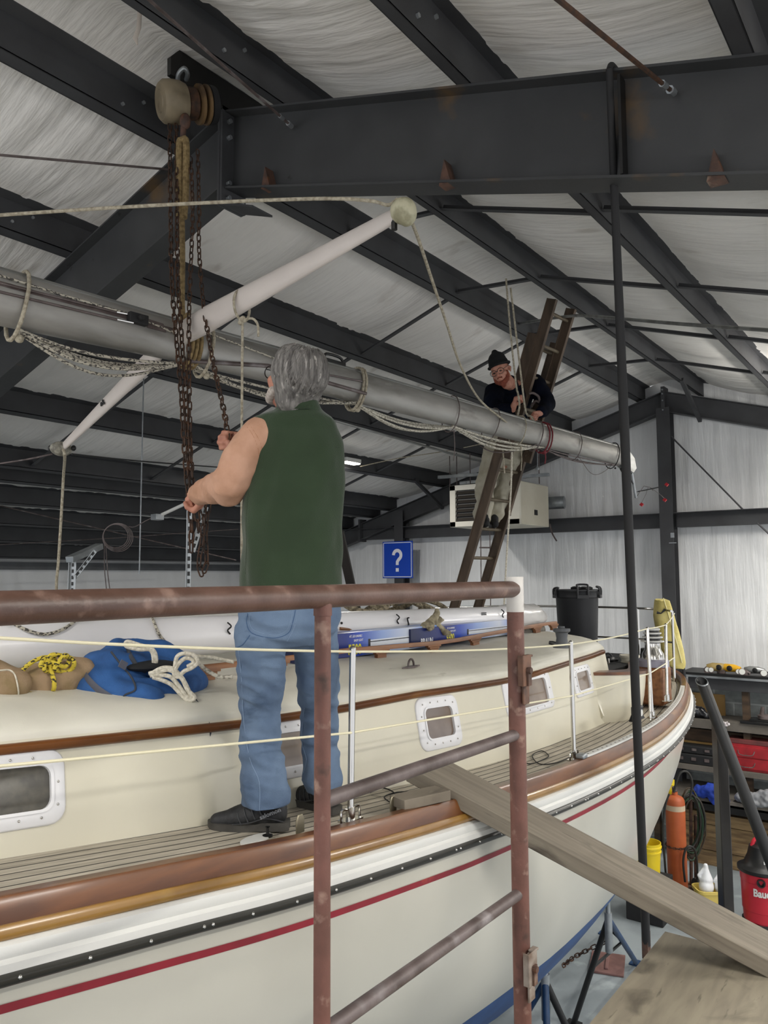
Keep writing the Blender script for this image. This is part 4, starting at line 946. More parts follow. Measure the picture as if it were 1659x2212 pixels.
def band(px, r, m, lab, slant=0, n=1, hang=0):
    mb = MB()
    for j in range(n):
        pts = []
        for k in range(20):
            a = 2*PI*k/20; q = px+slant*math.sin(a)+j*6; c = mast_at(q); D = interp(q, MP, 2); ex = .05 if math.sin(a) < -.3 else .006
            pts.append(c+MN*((.36*D+.012)*math.cos(a))+Vector((0, 0, (.5*D+ex+.006)*math.sin(a)+(.014 if math.sin(a) > .6 else 0))))
        mb.tube(pts, r, 8, closed=True)
    c = mast_at(px)-Vector((0, 0, interp(px, MP, 2)*.5+.05))-MN*.03
    mb.ell(c, (r*2.4, r*2, r*2.2), nu=8, nv=6)
    if hang: mb.tube(crom([c, c+Vector((.01, 0, -hang*.5)), c+Vector((-.01, 0, -hang))], 4), r*.8, 6)
    return tag(obj('rope_lashing', mb, m), lab, 'rope', 'rope lashings round the mast')
band(38, .009, M['rope'], 'thick old rope lashing round the mast by the picture edge', 12)
band(440, .009, M['rope'], 'old rope lashing round the mast just behind the slanting chain', 8)
band(765, .009, M['rope'], 'knotted rope lashing round the mast right of the grey-haired head', 6, 2)
band(973, .004, M['rung'], 'thin cord with hanging tail round the mast, between the two men', 4, 1, .22)
band(1060, .004, M['rung'], 'thin cord round the mast under the bearded man, left of his hands', 8)
band(1118, .005, M['rope'], 'thin cord round the mast below the left rope strand of the bearded man', 6, 1, .2)
band(1155, .005, M['rung'], 'grey cord round the mast right below the bearded man\'s lower hand', 6)
band(1170, .007, mat('red_cord', '#6e1f28', .7), 'dark red cord tied round the mast beside the ladder', 2, 2, .1)
band(1240, .004, M['rung'], 'thin cord round the mast a little past the red cord', 4)
band(1322, .005, M['black_rough'], 'black cord round the mast at the masthead', 4)
# spreaders
R0 = mast_at(368); sp_w = mat('spreader_white', '#cfc7c1', .45, 0, '#c2bab4', 2)
def spreader(tip, w0, w1, lab, base):
    tip = Ppl(tip[0], tip[1], MD, R0); base = R0 if base is None else base; ax = (tip-R0).normalized(); wd = MD.cross(ax).normalized(); mb = MB(); rr_ = []
    mb = MB(); s0 = .07
    for i in range(13):
        t = i/12; c = R0+ax*lerp(s0, (tip-R0).length, t); W = lerp(w0, w1, t) if t > .15 else lerp(w0*.72, w0, t/.15)
        rr_.append([c+wd*(W/2*math.cos(2*PI*k/16))+MD*(W*.24*math.sin(2*PI*k/16)) for k in range(16)])
    mb.rings(rr_); o = obj('spreader', mb, sp_w, mast, smooth=50, label=lab); return tip, ax, o
t1, ax1, o1 = spreader((858, 463), .155, .062, 'white tapering spreader reaching up to the right', None)
t2, ax2, o2 = spreader((134, 968), .125, .05, 'white tapering spreader reaching down to the left', None)
mb = MB(); mb.ell(t1+ax1*.03, (.05, .05, .05), nu=16, nv=12); mb.ell(t1+ax1*.045+Vector((0, 0, -.01)), (.045, .04, .055)); b_ = obj('spreader_boot', mb, mat('yellowed_rubber', '#b9b59a', .6, 0, '#8f8b70', 20), o1)
mb = MB(); mb.tube([t1-ax1*.015+Vector((0, 0, .055)), t1-ax1*.015+Vector((0, 0, -.055))], .012, 8); obj('tip_band', mb, M['black'], o1)
mb = MB(); mb.ell(t2+ax2*.01, (.07, .05, .045)); obj('spreader_boot', mb, mat('grey_boot', '#a6a396', .6, 0, '#6f6c62', 30), o2)
mb = MB()
for s in (-1, 1): mb.ell(t2+RT*s*.07, (.016, .016, .018), nu=8, nv=6)
obj('boot_end', mb, M['black'], o2)
mb = MB(); c = R0.lerp(t2, .52); c = c-MD*.03
c = R0+ax2*(.55*(t2-R0).length); wd = MD.cross(ax2).normalized()
for k in range(5): mb.ell(c-MD*.027+wd*random.uniform(-.012, .012)+ax2*random.uniform(-.022, .022), (.004, .009, .009), nu=8, nv=5)
obj('oval_badge', mb, M['black_rough'], o2)
# ropes over the spreader tips
def rope(name, pts, r, m, lab, cat='rope', n=8, sm=6): mb = MB(); mb.tube(crom(pts, sm), r, n); return tag(obj(name, mb, m), lab, cat)
rope('rope', [P(-20, 466, d=3.1), P(240, 449, d=3.1), P(490, 436, d=3.05), P(700, 429, d=3.0), P(800, 434, d=2.98), P(838, 443, d=2.96), t1+Vector((0, 0, .06))], .007, M['rope'], 'pale rope running level from the upper spreader tip to the left edge')
rope('rope', [t1+ax1*.06+Vector((0, 0, -.03)), P(905, 520, d=3.3), P(935, 610, d=3.8), P(965, 700, d=4.3), P(995, 790, d=4.9), P(1035, 862, d=5.6), P(1085, 905, d=6.1), P(1130, 940, d=6.55), P(1160, 962, d=6.7)], .0075, M['rope'], 'pale rope falling from the upper spreader tip to the mast by the ladder')
w_ = R0+ax1*(.52*(t1-R0).length); s1 = Ppl(522, 640, MD, R0); s2 = Ppl(522, 682, MD, R0)
t = thing('rope', s2, 'thin rope tied round the upper spreader and hanging behind the man\'s shoulder', 'rope')
mb = MB(); wd = MD.cross(ax1).normalized(); mb.tube([s2+(s1-s2)*.5+wd*(.075*math.cos(2*PI*k/18))+MD*(.028*math.sin(2*PI*k/18))*1.6 for k in range(18)], .0065, 8, closed=True); obj('loop', mb, M['rope'], t)
mb = MB(); kn = P(524, 692, d=((s2-EYE).dot(FW))-.03)
for k in range(5): mb.ell(kn+Vector((random.uniform(-.008, .008), random.uniform(-.01, .01), random.uniform(-.012, .012))), .013, nu=8, nv=6)
obj('knot', mb, M['rope'], t)
dk = (kn-EYE).dot(FW); mb = MB(); mb.tube([kn, P(523, 800, d=dk), P(522, 980, d=dk), P(522, 1200, d=dk), P(522, 1320, d=dk)], .006, 8); mb.tube(crom([kn, P(545, 688, d=dk), P(557, 702, d=dk), P(558, 727, d=dk)], 4), .006, 8); obj('hanging_part', mb, M['rope'], t)
rope('rope', [t2+Vector((0, 0, .0)), P(140, 985, d=(t2-EYE).dot(FW)-.04), P(137, 1030, d=5.05), P(132, 1120, d=5.05), P(126, 1215, d=5.0), P(122, 1260, d=5.0), P(122, 1330, d=5.0)], .009, M['rope'], 'pale rope hanging from the lower spreader tip at the left')
# loose lines near the bearded man and the ladder
HP2 = P(1118, 850, d=6.55); HP1 = P(1148, 893, d=6.5)
rope('rope', [P(1093, 602, d=6.95), P(1104, 730, d=6.93), P(1115, 832, d=6.9), P(1119, 850, d=6.88), P(1122, 880, d=6.86), P(1113, 915, d=6.84), P(1108, 935, d=6.82)], .009, M['rope'], 'rope gripped in the bearded man\'s upper hand', sm=3)
rope('rope', [P(1103, 622, d=6.95), P(1117, 740, d=6.92), P(1130, 850, d=6.88), P(1137, 893, d=6.86), P(1148, 900, d=6.82), P(1157, 918, d=6.75)], .009, M['rope'], 'rope running down past the man\'s fist to his lower hand', sm=3)
rope('rope', [P(1086, 968, d=6.6), P(1088, 995, d=6.5), P(1090, 1022, d=6.5)], .007, M['rope'], 'short rope tail dangling in front of the pale trousers')
rope('rope', [P(1106, 968, d=6.65), P(1104, 1050, d=6.65), P(1097, 1160, d=6.65), P(1092, 1245, d=6.65), P(1088, 1330, d=6.65)], .008, M['rope_w'], 'pale rope hanging in front of the ladder down to the deck', sm=3)
rope('rope', [P(1036, 962, d=6.3), P(1060, 975, d=6.3), P(1095, 977, d=6.4), P(1140, 966, d=6.5), P(1160, 960, d=6.6)], .005, M['rung'], 'thin grey cord sagging under the mast across the trousers', sm=3)
# ---- chain hoist
ho = thing('chain_hoist', P(395, 230, V=RV), 'old chain hoist with cream drum and rusty chains hanging from the black bracket', 'chain hoist')
DH = 4.3
hx = Vector((1, 0, 0)); hc = P(372, 222, d=DH); axh = (P(330, 232, d=DH-.02)-P(430, 222, d=DH+.06)).normalized(); axh = (axh+Vector((-.55, 0, -.05))).normalized()
cream = mat('cream_hoist_paint', '#7f735d', .6, 0, '#6b604c', 8, bump=.0006, bscale=60, spots=[('#4b3a28', 9, .62, .74)])
dc = P(387, 222, d=DH)
mb = MB(); mb.lathe([(.10, -.03), (.112, 0), (.115, .05), (.112, .085), (.095, .105), (.06, .108), (.055, .114), (0.001, .116)], dc, axh, n=32); obj('drum_cover', mb, cream, ho, smooth=40)
mb = MB(); mb.lathe([(.07, -.10), (.085, -.09), (.085, -.04), (.06, -.02)], dc, axh, n=24); mb.lathe([(.05, -.13), (.05, -.02)], dc, axh, n=16); obj('gear_case', mb, M['rustchain'], ho, smooth=30)
mb = MB(); q = dc-axh*.115; mb.lathe([(.08, -.012), (.105, -.008), (.105, .008), (.08, .012)], q, axh, n=26); mb.lathe([(.095, -.05), (.105, -.045), (.105, -.035), (.095, -.03)], q, axh, n=26)
obj('chain_wheel', mb, mat('rusty_tan', '#6d5535', .7, 0, '#4a3826', 10), ho, smooth=30)
mb = MB(); q = dc-axh*.19; mb.lathe([(.06, -.02), (.10, -.014), (.105, .02), (.07, .03)], q, axh, n=24); obj('brake_cover', mb, M['black_rough'], ho, smooth=30)
hk = P(388, 165, d=DH); mb = MB(); mb.tube(crom([P(386, 205, d=DH), P(384, 180, d=DH), P(386, 160, d=DH-.03), P(398, 148, d=DH-.05), P(405, 160, d=DH-.02), P(402, 172, d=DH+.02)], 5), .013, 10); obj('top_hook', mb, M['galv'], ho)
def chain_mb(pts, pitch, wr, hw, hl):
    mb = MB(); pts = crom(pts, 8); acc = 0; nxt = 0; i = 0; k = 0; out = []
    for a, b in zip(pts, pts[1:]):
        L_ = (b-a).length
        while acc+L_ >= nxt and L_ > 0:
            out.append((a.lerp(b, (nxt-acc)/L_), (b-a).normalized())); nxt += pitch
        acc += L_
    for k, (c, d) in enumerate(out):
        s = d.cross(FW).normalized(); t = d.cross(s).normalized()
        ang = (PI/4 if k % 2 else -PI/4)+.2*math.sin(k*.7); w_ = s*math.cos(ang)+t*math.sin(ang)
        ring = [c+d*(math.sin(2*PI*j/10)*(hl-.0))*(1.0)+w_*(math.cos(2*PI*j/10)*hw) for j in range(10)]
        # stadium shape
        ring = []
        for j in range(12):
            a = 2*PI*j/12; ca, sa = math.cos(a), math.sin(a); ring.append(c+w_*(hw*ca)+d*(hw*sa+(hl-hw)*(1 if sa > .01 else -1 if sa < -.01 else 0)))
        mb.tube(ring, wr, 5, closed=True)
    return mb
def dd_(y): return lerp(4.28, 3.25, min(1, max(0, (y-300)/800)))
def cp(l): return [P(x, y, d=(dd_(y) if len(q_) < 1 else q_[0])) for x, y, *q_ in l]
lift = mb = chain_mb(cp([(367, 275), (368, 420), (371, 600), (380, 720), (390, 830), (397, 940), (403, 1030), (413, 1120), (413, 1200)]), .043, .0040, .0105, .0265); obj('load_chain', mb, M['rustchain'], ho, label='leftmost long chain')
mb = chain_mb(cp([(381, 275), (382, 420), (384, 600), (393, 740), (401, 850), (407, 960), (413, 1040), (425, 1110), (430, 1150)]), .043, .0040, .0105, .0265); obj('load_chain', mb, M['rustchain'], ho)
mb = chain_mb(cp([(412, 345), (416, 450), (414, 530), (409, 650), (408, 760), (409, 860), (411, 960), (416, 1050)]), .042, .0034, .0100, .0255); obj('hand_chain', mb, M['rustchain'], ho)
mb = chain_mb([P(427, 330, d=4.25), P(430, 450, d=4.1), P(430, 540, d=4.0), P(440, 660, d=3.8), P(460, 780, d=3.5), P(482, 880, d=3.2), P(491, 935, d=3.06), P(494, 1000, d=3.05)], .042, .0034, .0100, .0255); obj('hand_chain', mb, M['rustchain'], ho, label='slanting chain pulled down to the man\'s hand')
mb = chain_mb([P(425, 1060, d=3.2), P(440, 1110, d=3.2), P(436, 1170, d=3.2), P(430, 1215, d=3.2), P(436, 1238, d=3.2), P(446, 1215, d=3.22), P(444, 1150, d=3.24), P(450, 1100, d=3.25), P(452, 1060, d=3.25)], .042, .0034, .0100, .0255); obj('hand_chain', mb, M['rustchain'], ho, label='loop of chain hanging below the forearm')
mb = MB(); mb.ell(P(400, 262, d=DH-.05), (.03, .03, .045)); mb.tube([P(396, 275, d=DH-.05), P(395, 300, d=DH-.05)], .016, 10); mb.tube(crom([P(395, 298, d=DH-.05), P(402, 312, d=DH-.05), P(398, 326, d=DH-.05), P(390, 318, d=DH-.05)], 4), .011, 8); obj('load_hook', mb, M['rust'], ho)
sl = thing('rope_sling', P(397, 600, d=4.1), 'thick tan rope sling from the hoist hook down around the mast', 'rope')
tan = mat('tan_sling_rope', '#8a7650', .85, 0, '#6a5838', 50, bump=.002, bscale=150)
mb = MB(); mb.tube(crom([P(388, 470, d=4.12), P(387, 400, d=4.18), P(388, 312, d=4.22), P(394, 304, d=4.22), P(402, 308, d=4.22), P(401, 400, d=4.18), P(397, 470, d=4.12)], 5), .019, 10); obj('eye', mb, tan, sl)
md = (mast_at(398)-EYE).dot(FW)
mb = MB(); mb.tube(crom([P(393, 465, d=4.12), P(394, 560, d=4.05), P(393, 650, d=3.98), P(396, 700, d=md-.13)], 5), .015, 10)
c = mast_at(400); D = .207
for k in range(3): mb.tube([mast_at(396+k*9)+MN*((.36*D+.016)*math.cos(2*PI*j/18))+Vector((0, 0, (.5*D+.02)*math.sin(2*PI*j/18))) for j in range(18)], .011, 8, closed=True)
for k in range(4): mb.ell(P(398+k*3, 695-4*k, d=md-.13), .02, nu=8, nv=6)
obj('wrap', mb, tan, sl)
# shrink strip hanging from the roof near the hoist
st = [P(302, -30, d=3.9), P(302, 20, d=3.9), P(300, 60, d=3.9), P(292, 82, d=3.9), P(297, 97, d=3.88)]
mb = MB(); mb.tube(st, [(.012, .003)]*3+[(.014, .003), (.003, .002)], 8, flat=RT); tag(obj('plastic_strip', mb, mat('pale_strip', '#b3aaa0', .6)), 'pale strip of plastic dangling from the roof near the top edge', 'strip')
mb = MB(); mb.box(P(336, -2, d=3.9), (.03, .03, .06)); tag(obj('wood_scrap', mb, M['teak']), 'small piece of wood wedged above the purlin at the top edge', 'wood block')
# ---- wooden extension ladder
rd = MD.copy(); LT = P(1185, 640, U=6.6)
def lp_(x, y, off=0): return Ppl(x, y, rd, LT+rd*off)
n0 = lp_(985, 1300); n1 = lp_(1172, 650); la = (n1-n0).normalized(); low = n0-la*((n0.z-3.28)/la.z); fz = la.cross(rd).normalized()
if fz.dot(EYE-n0) < 0: fz = -fz
WL = .42; lw = mat('old_ladder_wood', '#5b4b3c', .65, 0, '#43362a', 3, stretch=(3, 3, .8), spots=[('#8d8272', 9, .68, .76), ('#6d6252', 5, .62, .75)])
lwr = mat('ladder_rung_wood', '#6e6350', .6, 0, '#5a4f3e', 8)
ld = thing('extension_ladder', low, 'old brown wooden extension ladder leaning from the boat up to a purlin', 'ladder')
def section_l(s0, s1, w_, dz, lab, nr, z0):
    for s in (0, w_):
        mb = MB(); a = low+la*s0+rd*s+fz*dz; b = low+la*s1+rd*s+fz*dz; ln = (b-a).length; R_ = Matrix((rd, fz, la)).transposed(); c = (a+b)/2
        mb.box(c, (.024, .098, ln), R_)
        for e_ in (-1, 1): mb.box(c+fz*e_*.044, (.038, .014, ln), R_)
        obj('rail', mb, lw, ld, bev=.003, label=lab if s == 0 else None)
    k = z0
    while k < s1-.08:
        mb = MB(); a = low+la*k+fz*dz; mb.tube([a-rd*.0+rd*.0, a+rd*w_], .0165, 12); obj('rung', mb, lwr, ld); k += .305
Ls = (n1-low).length
sTop1 = (lp_(1222, 745, WL)-(low+rd*WL)).dot(la)
# rung heights fitted to the photographed rungs
kr = (lp_(1020, 1208)-low).dot(la); kr0 = kr % .305
section_l(0, sTop1, WL, 0, 'near rail of the lower section', 0, kr0)
section_l(sTop1-1.2, Ls+.03, WL-.06, .10, 'near rail of the upper section', 0, (kr0+.02)+.305*math.ceil((sTop1-1.2-kr0)/.305))
print('ladder', low, la, 'len', Ls, 'step', kr0)
# ================================================================== things lying on the cabin top
def tz(U, v): return topz(U, v if v < RV else 2*RV-v)
bl = P(-300, 1408, V=3.42); br_ = P(1172, 1333, V=2.86)
b0 = P(0, 1397, V=3.32); b1 = P(1150, 1334, V=2.84)
print('boom', b0, b1)
bd = (b1-b0).normalized(); ba = b0-bd*1.5; be = b1+bd*.02; BR = .10
bm_ = thing('boom', ba, 'white tube-shaped boom lying along the cabin top behind the boxes', 'boom')
mb = MB(); mb.lathe([(.001, -.03), (.05, -.025), (BR*.9, 0), (BR, .03), (BR, (be-ba).length-.12), (BR*.95, (be-ba).length-.06), (BR*.75, (be-ba).length), (.03, (be-ba).length+.02)], ba, bd, n=36); obj('tube', mb, mat('boom_white', '#e9e8ea', .3, coat=.3), bm_, smooth=40)
def on_boom(px, py, out=.003):
    # nearest point of the boom skin along the view ray
    k = (P(px, py, d=1)-EYE).normalized(); w0 = EYE-ba; a = k.dot(k); b = k.dot(bd); c = 1; d = k.dot(w0); e = bd.dot(w0); den = a*c-b*b
    A_ = a-b*b; B_ = 2*(d-b*e); C_ = w0.dot(w0)-e*e-(BR+out)**2; disc = B_*B_-4*A_*C_
    s = (-B_-math.sqrt(max(0, disc)))/(2*A_); return EYE+k*s
mb = MB()
for px, py in ((491, 1357), (856, 1337), (1083, 1325)):
    c = on_boom(px, py); mb.tube(crom([c+Vector((0, 0, .03)), c+bd*.012+Vector((0, -.015, .01)), c-bd*.01+Vector((0, -.015, -.01)), c+bd*.01+Vector((0, -.01, -.03))], 4), .0045, 6)
c = on_boom(879, 1343); mb.tube(crom([c+Vector((0, 0, .025))+bd*.02, c-bd*.01+Vector((0, -.012, .02)), c+bd*.005+Vector((0, -.01, -.02)), c-bd*.01+Vector((0, -.01, -.03))], 4), .005, 6)
obj('eye_strap', mb, M['black_rough'], bm_)
mb = MB(); c = on_boom(1045, 1326); 
for k in range(10): mb.box(c+bd*((k % 5)*.013-.026)+Vector((0, -.001, (k//5)*.012-.006)), (.009, .003, .008))
obj('marking', mb, M['black_rough'], bm_)
mb = MB(); c = on_boom(738, 1346); mb.ell(c, .008, nu=8, nv=6); obj('hole', mb, M['black'], bm_)
# clear plastic wrap over its after end and a fender below it
mb = MB(); rr_ = []
L_ = (be-ba).length
for i in range(12):
    s = L_-.42+.05*i; rad = BR*1.12*(1 if i < 8 else lerp(1, .45, (i-8)/3)); row = []
    for k in range(20):
        a = 2*PI*k/20; q = ba+bd*s; u_ = bd.orthogonal().normalized(); v_ = bd.cross(u_); n_ = 1+.13*noise.noise((i*.9, k*1.3, 2)); row.append(q+(u_*math.cos(a)+v_*math.sin(a))*rad*n_)
    rr_.append(row)
mb.rings(rr_)
wrap = mat('cloudy_wrap', '#dcdad6', .25); wrap.node_tree.nodes['Principled BSDF'].inputs['Alpha'].default_value = .6
tag(obj('plastic_wrap', mb, wrap), 'crinkled clear plastic wrapped round the after end of the white boom', 'plastic wrap')
q = P(1150, 1362, V=2.78); mb = MB(); mb.tube([q-bd*.16, q-bd*.12, q+bd*.12, q+bd*.16], [.02, .05, .05, .02], 14); tag(obj('fender', mb, mat('dirty_grey_roll', '#77736b', .7, 0, '#5b574f', 14)), 'dirty grey fender under the plastic wrap at the boom end', 'fender')
# second spar behind the boom, left
q0 = P(40, 1342, V=3.75); q1 = P(500, 1324, V=3.75); mb = MB(); mb.bar(q0, q1, .12, .05); tag(obj('batten_box', mb, M['white'], bev=.005), 'flat pale case lying behind the white boom at the left', 'case')
# ropes over the boom, left
rope('rope', [P(5, 1336, V=3.22), on_boom(25, 1345, .012), on_boom(60, 1362, .012), on_boom(95, 1370, .014), on_boom(130, 1362, .012), on_boom(158, 1345, .012), P(172, 1330, V=3.3)], .0075, M['fleck'], 'flecked rope sagging over the white boom at the left')
rope('rope', [P(326, 1326, V=3.25), on_boom(333, 1345, .012), on_boom(345, 1372, .012), on_boom(362, 1392, .014), P(378, 1406, V=3.05)], .0075, M['fleck'], 'flecked rope dropping over the white boom behind the blue bag')
# boxes of LED shop lights
def litbox(pl, pr, hpx, lab, seed):
    a, b = pl, pr; ux = (b-a); ux.z = 0; L_ = ux.length; ux.normalize(); uy = Vector((-ux.y, ux.x, 0)); h = hpx
    zt_ = max(tz(a.x, a.y), tz(b.x, b.y))+.002
    t = thing('light_box', a, lab, 'box', 'boxes of LED lights'); mb = MB(); c = a+ux*L_/2+uy*.065; c.z = zt_+h/2
    Rm = Matrix((ux, uy, Vector((0, 0, 1)))).transposed(); mb.box(c, (L_, .13, h), Rm); obj('carton', mb, BOXM, t, bev=.002)
    o = Vector((a.x, a.y, zt_))-uy*.0012
    mb = text_mb('4FT. LED LINKABLE', o+ux*.43+Vector((0, 0, h*.80)), ux, (0, 0, 1), h*.10, .0008, .01, .72); mb2 = text_mb('SHOP LIGHT', o+ux*.47+Vector((0, 0, h*.62)), ux, (0, 0, 1), h*.10, .0008, .01, .8); mb.add(mb2.v, mb2.f)
    mb2 = text_mb('BRAUN', o+ux*.11+Vector((0, 0, h*.10)), ux, (0, 0, 1), h*.34, .0008, .03, .8); mb.add(mb2.v, mb2.f); obj('lettering', mb, WLET, t, smooth=0, label='white lettering')
    mb = text_mb('5500', o+ux*.42+Vector((0, 0, h*.10)), ux, (0, 0, 1), h*.42, .0008, .03, .75)
    mb2 = text_mb('5500', Vector((a.x, a.y, zt_+h+.0006))+ux*.1+uy*.03, ux, uy, .06, .0008, .03, .8); mb.add(mb2.v, mb2.f); obj('lettering', mb, YLET, t, smooth=0, label='yellow number')
    # printed picture of the tube light
    mb = MB(); mb.box(c+ux*(L_*.16)-uy*.0655+Vector((0, 0, -.002)), (L_*.42, .0008, h*.28), Rm); obj('picture', mb, mat('print_white', '#d5dae2', .35), t, smooth=0)
    mb = MB(); mb.box(c+ux*(L_*.16)-uy*.0660+Vector((0, 0, .006)), (L_*.42, .0008, h*.04), Rm); mb.box(c+ux*(L_*.16-L_*.21)-uy*.0660, (.02, .0008, h*.34), Rm); obj('picture_line', mb, mat('print_black', '#14161c', .4), t, smooth=0)
    return t
def grad_box():
    m = bpy.data.materials.new('blue_carton_print'); m.use_nodes = True; nt = m.node_tree; N = nt.nodes; L = nt.links; b = N['Principled BSDF']; b.inputs['Roughness'].default_value = .3
    tc = N.new('ShaderNodeTexCoord'); sx = N.new('ShaderNodeSeparateXYZ'); L.new(tc.outputs['Generated'], sx.inputs[0]); r = N.new('ShaderNodeValToRGB'); e = r.color_ramp.elements
    e[0].position = 0; e[0].color = lin('#0c1a45'); e[1].position = 1; e[1].color = lin('#7f9fd0')
    for p_, c_ in ((.30, '#16287a'), (.38, '#2546b0'), (.55, '#8fa6d6'), (.75, '#c9d0de'), (.9, '#5f8ad8')): x = e.new(p_); x.color = lin(c_)
    L.new(sx.outputs[0], r.inputs[0]); L.new(r.outputs[0], b.inputs['Base Color']); return m
BOXM = grad_box(); WLET = mat('print_letter_white', '#e6e6ea', .4); YLET = mat('print_letter_yellow', '#d8cf3a', .4)
A_ = P(640, 1420, Z=3.27); B_ = P(985, 1385, Z=3.27)
a1 = P(727, 1412, Z=3.30); v_ = 2.83
l1_ = litbox(P(640, 1415, V=2.80), P(950, 1390, V=2.78), .135, 'blue carton of shop light nearest the standing man, white glove side up', 1)
l2_ = litbox(P(908, 1400, V=2.70)+Vector((0, .07, 0)), P(1130, 1375, V=2.78), .115, 'blue carton of shop light under the dirty gloves, nearer the after end', 2)
for o_, lab in ((l1_, 'forward blue shop light carton, partly behind the standing man\'s leg'), (l2_, 'after blue shop light carton with the work gloves on it')): o_['label'] = lab
# loose thin wood sticks by the boxes
def stick(x0, y0, x1, y1, v, r, m, lab): a, b = P(x0, y0, V=v), P(x1, y1, V=v); mb = MB(); mb.tube([a, b], r, 8); tag(obj('stick', mb, m), lab, 'stick')
stick(734, 1358, 905, 1372, 3.0, .010, M['teak'], 'thin brown wooden batten between boom and forward carton')
stick(960, 1368, 1036, 1347, 2.95, .006, M['teak'], 'thin brown stick poking out past the gloves with blue tape')
stick(990, 1362, 1120, 1352, 2.95, .006, M['teak'], 'thin brown stick lying flat behind the after carton')
mb = MB(); c = P(997, 1357, V=2.94); mb.box(c, (.03, .03, .03)); tag(obj('tape', mb, mat('blue_tape', '#2a63c4', .5)), 'scrap of blue tape on the thin stick by the gloves', 'tape')
# ------------------------------------------------------------------ soft shapes by voxel union
def blob(name, parts, mats, parent=None, vox=.012, smooth=6, disp=0, dscale=8, dstr=(1, 1, 1), label=None, post=None, dseed=0, deci=None):
    """parts: (a, ra, b, rb) tapered capsules or (c, (rx,ry,rz), R) ellipsoids, fused to one skin"""
    mb = MB()
    for p in parts:
        if len(p) == 4:
            a, ra, b, rb = p; a, b = Vector(a), Vector(b); d = b-a
            if d.length < 1e-5: mb.ell(a, ra, nu=14, nv=9); continue
            x = d.normalized(); pts = []; rs = []
            for k in range(6): th = PI/2*k/5; pts.append(a-x*ra*math.cos(th)); rs.append(max(.0005, ra*math.sin(th)))
            for k in range(1, 6): pts.append(a+d*k/6); rs.append(lerp(ra, rb, k/6))
            for k in range(6): th = PI/2*(5-k)/5; pts.append(b+x*rb*math.cos(th)); rs.append(max(.0005, rb*math.sin(th)))
            mb.tube(pts, rs, 14)
        else: mb.ell(p[0], p[1], p[2] if len(p) > 2 else None, nu=18, nv=12)
    me = bpy.data.meshes.new('tmp'); me.from_pydata(mb.v, [], mb.f); me.update(); o = bpy.data.objects.new('tmp', me); SC.collection.objects.link(o)
    bm = bmesh.new(); bm.from_mesh(me); bmesh.ops.recalc_face_normals(bm, faces=bm.faces); bm.to_mesh(me); bm.free()
    r = o.modifiers.new('r', 'REMESH'); r.mode = 'VOXEL'; r.voxel_size = vox; r.use_smooth_shade = True
    s = o.modifiers.new('s', 'SMOOTH'); s.factor = .5; s.iterations = smooth
    dg = bpy.context.evaluated_depsgraph_get(); m2 = bpy.data.meshes.new_from_object(o.evaluated_get(dg)); bpy.data.objects.remove(o); bpy.data.meshes.remove(me)
    m2.name = name; m2.materials.clear()
    for m in (mats if isinstance(mats, (list, tuple)) else [mats]): m2.materials.append(m)
    if disp:
        nn = [v.normal.copy() for v in m2.vertices]
        for v, n_ in zip(m2.vertices, nn):
            q = Vector((v.co.x*dstr[0], v.co.y*dstr[1], v.co.z*dstr[2]))*dscale+Vector((dseed, 0, 0)); v.co += n_*disp*(noise.noise(q)+.5*noise.noise(q*2.3))
    if post: post(m2)
    org = root_of(parent).location if parent else sum((v.co for v in m2.vertices), Vector())/max(1, len(m2.vertices))
    if not parent: org.z = min(v.co.z for v in m2.vertices)
    for v in m2.vertices: v.co -= org
    m2.shade_smooth(); ob = bpy.data.objects.new(name, m2); SC.collection.objects.link(ob)
    if parent: ob.parent = parent
    else: ob.location = org
    if label: ob['label'] = label
    return ob
# work gloves on the carton
gm = mat('dirty_glove_cloth', '#a39a80', .85, 0, '#6d6450', 22, bump=.003, bscale=60)
c = P(938, 1368, V=2.79); c.z = tz(c.x, c.y)+.155
pt_ = []
for a, b, r in (((-.08, 0, 0), (.02, .02, .02), .035), ((0, .02, .02), (.10, -.02, -.05), .028), ((.0, .0, .03), (.04, 0, .09), .026), ((-.06, 0, .01), (-.13, .0, 0), .02), ((-.06, -.02, 0), (-.12, -.04, -.02), .016), ((.08, -.02, -.04), (.13, -.03, -.055), .018), ((.05, 0, .03), (.12, .01, .03), .02)): pt_.append((c+Vector(a), r, c+Vector(b), r*.8))
tag(blob('work_gloves', pt_, gm, vox=.008, smooth=3, disp=.012, dscale=22), 'pair of dirty tan work gloves dropped on the after carton', 'gloves')
# black marker and small brush on the after cabin top
q0 = P(1186, 1384, Z=3.29); q0.z = tz(q0.x, q0.y)+.014; q1 = P(1222, 1396, Z=3.25); q1.z = tz(q1.x, q1.y)+.012
mb = MB(); mb.tube([q0, q0.lerp(q1, .2), q0.lerp(q1, .75), q1], [.012, .016, .014, .004], 10); tag(obj('knife', mb, M['black']), 'black handled knife on the after end of the cabin top', 'knife')
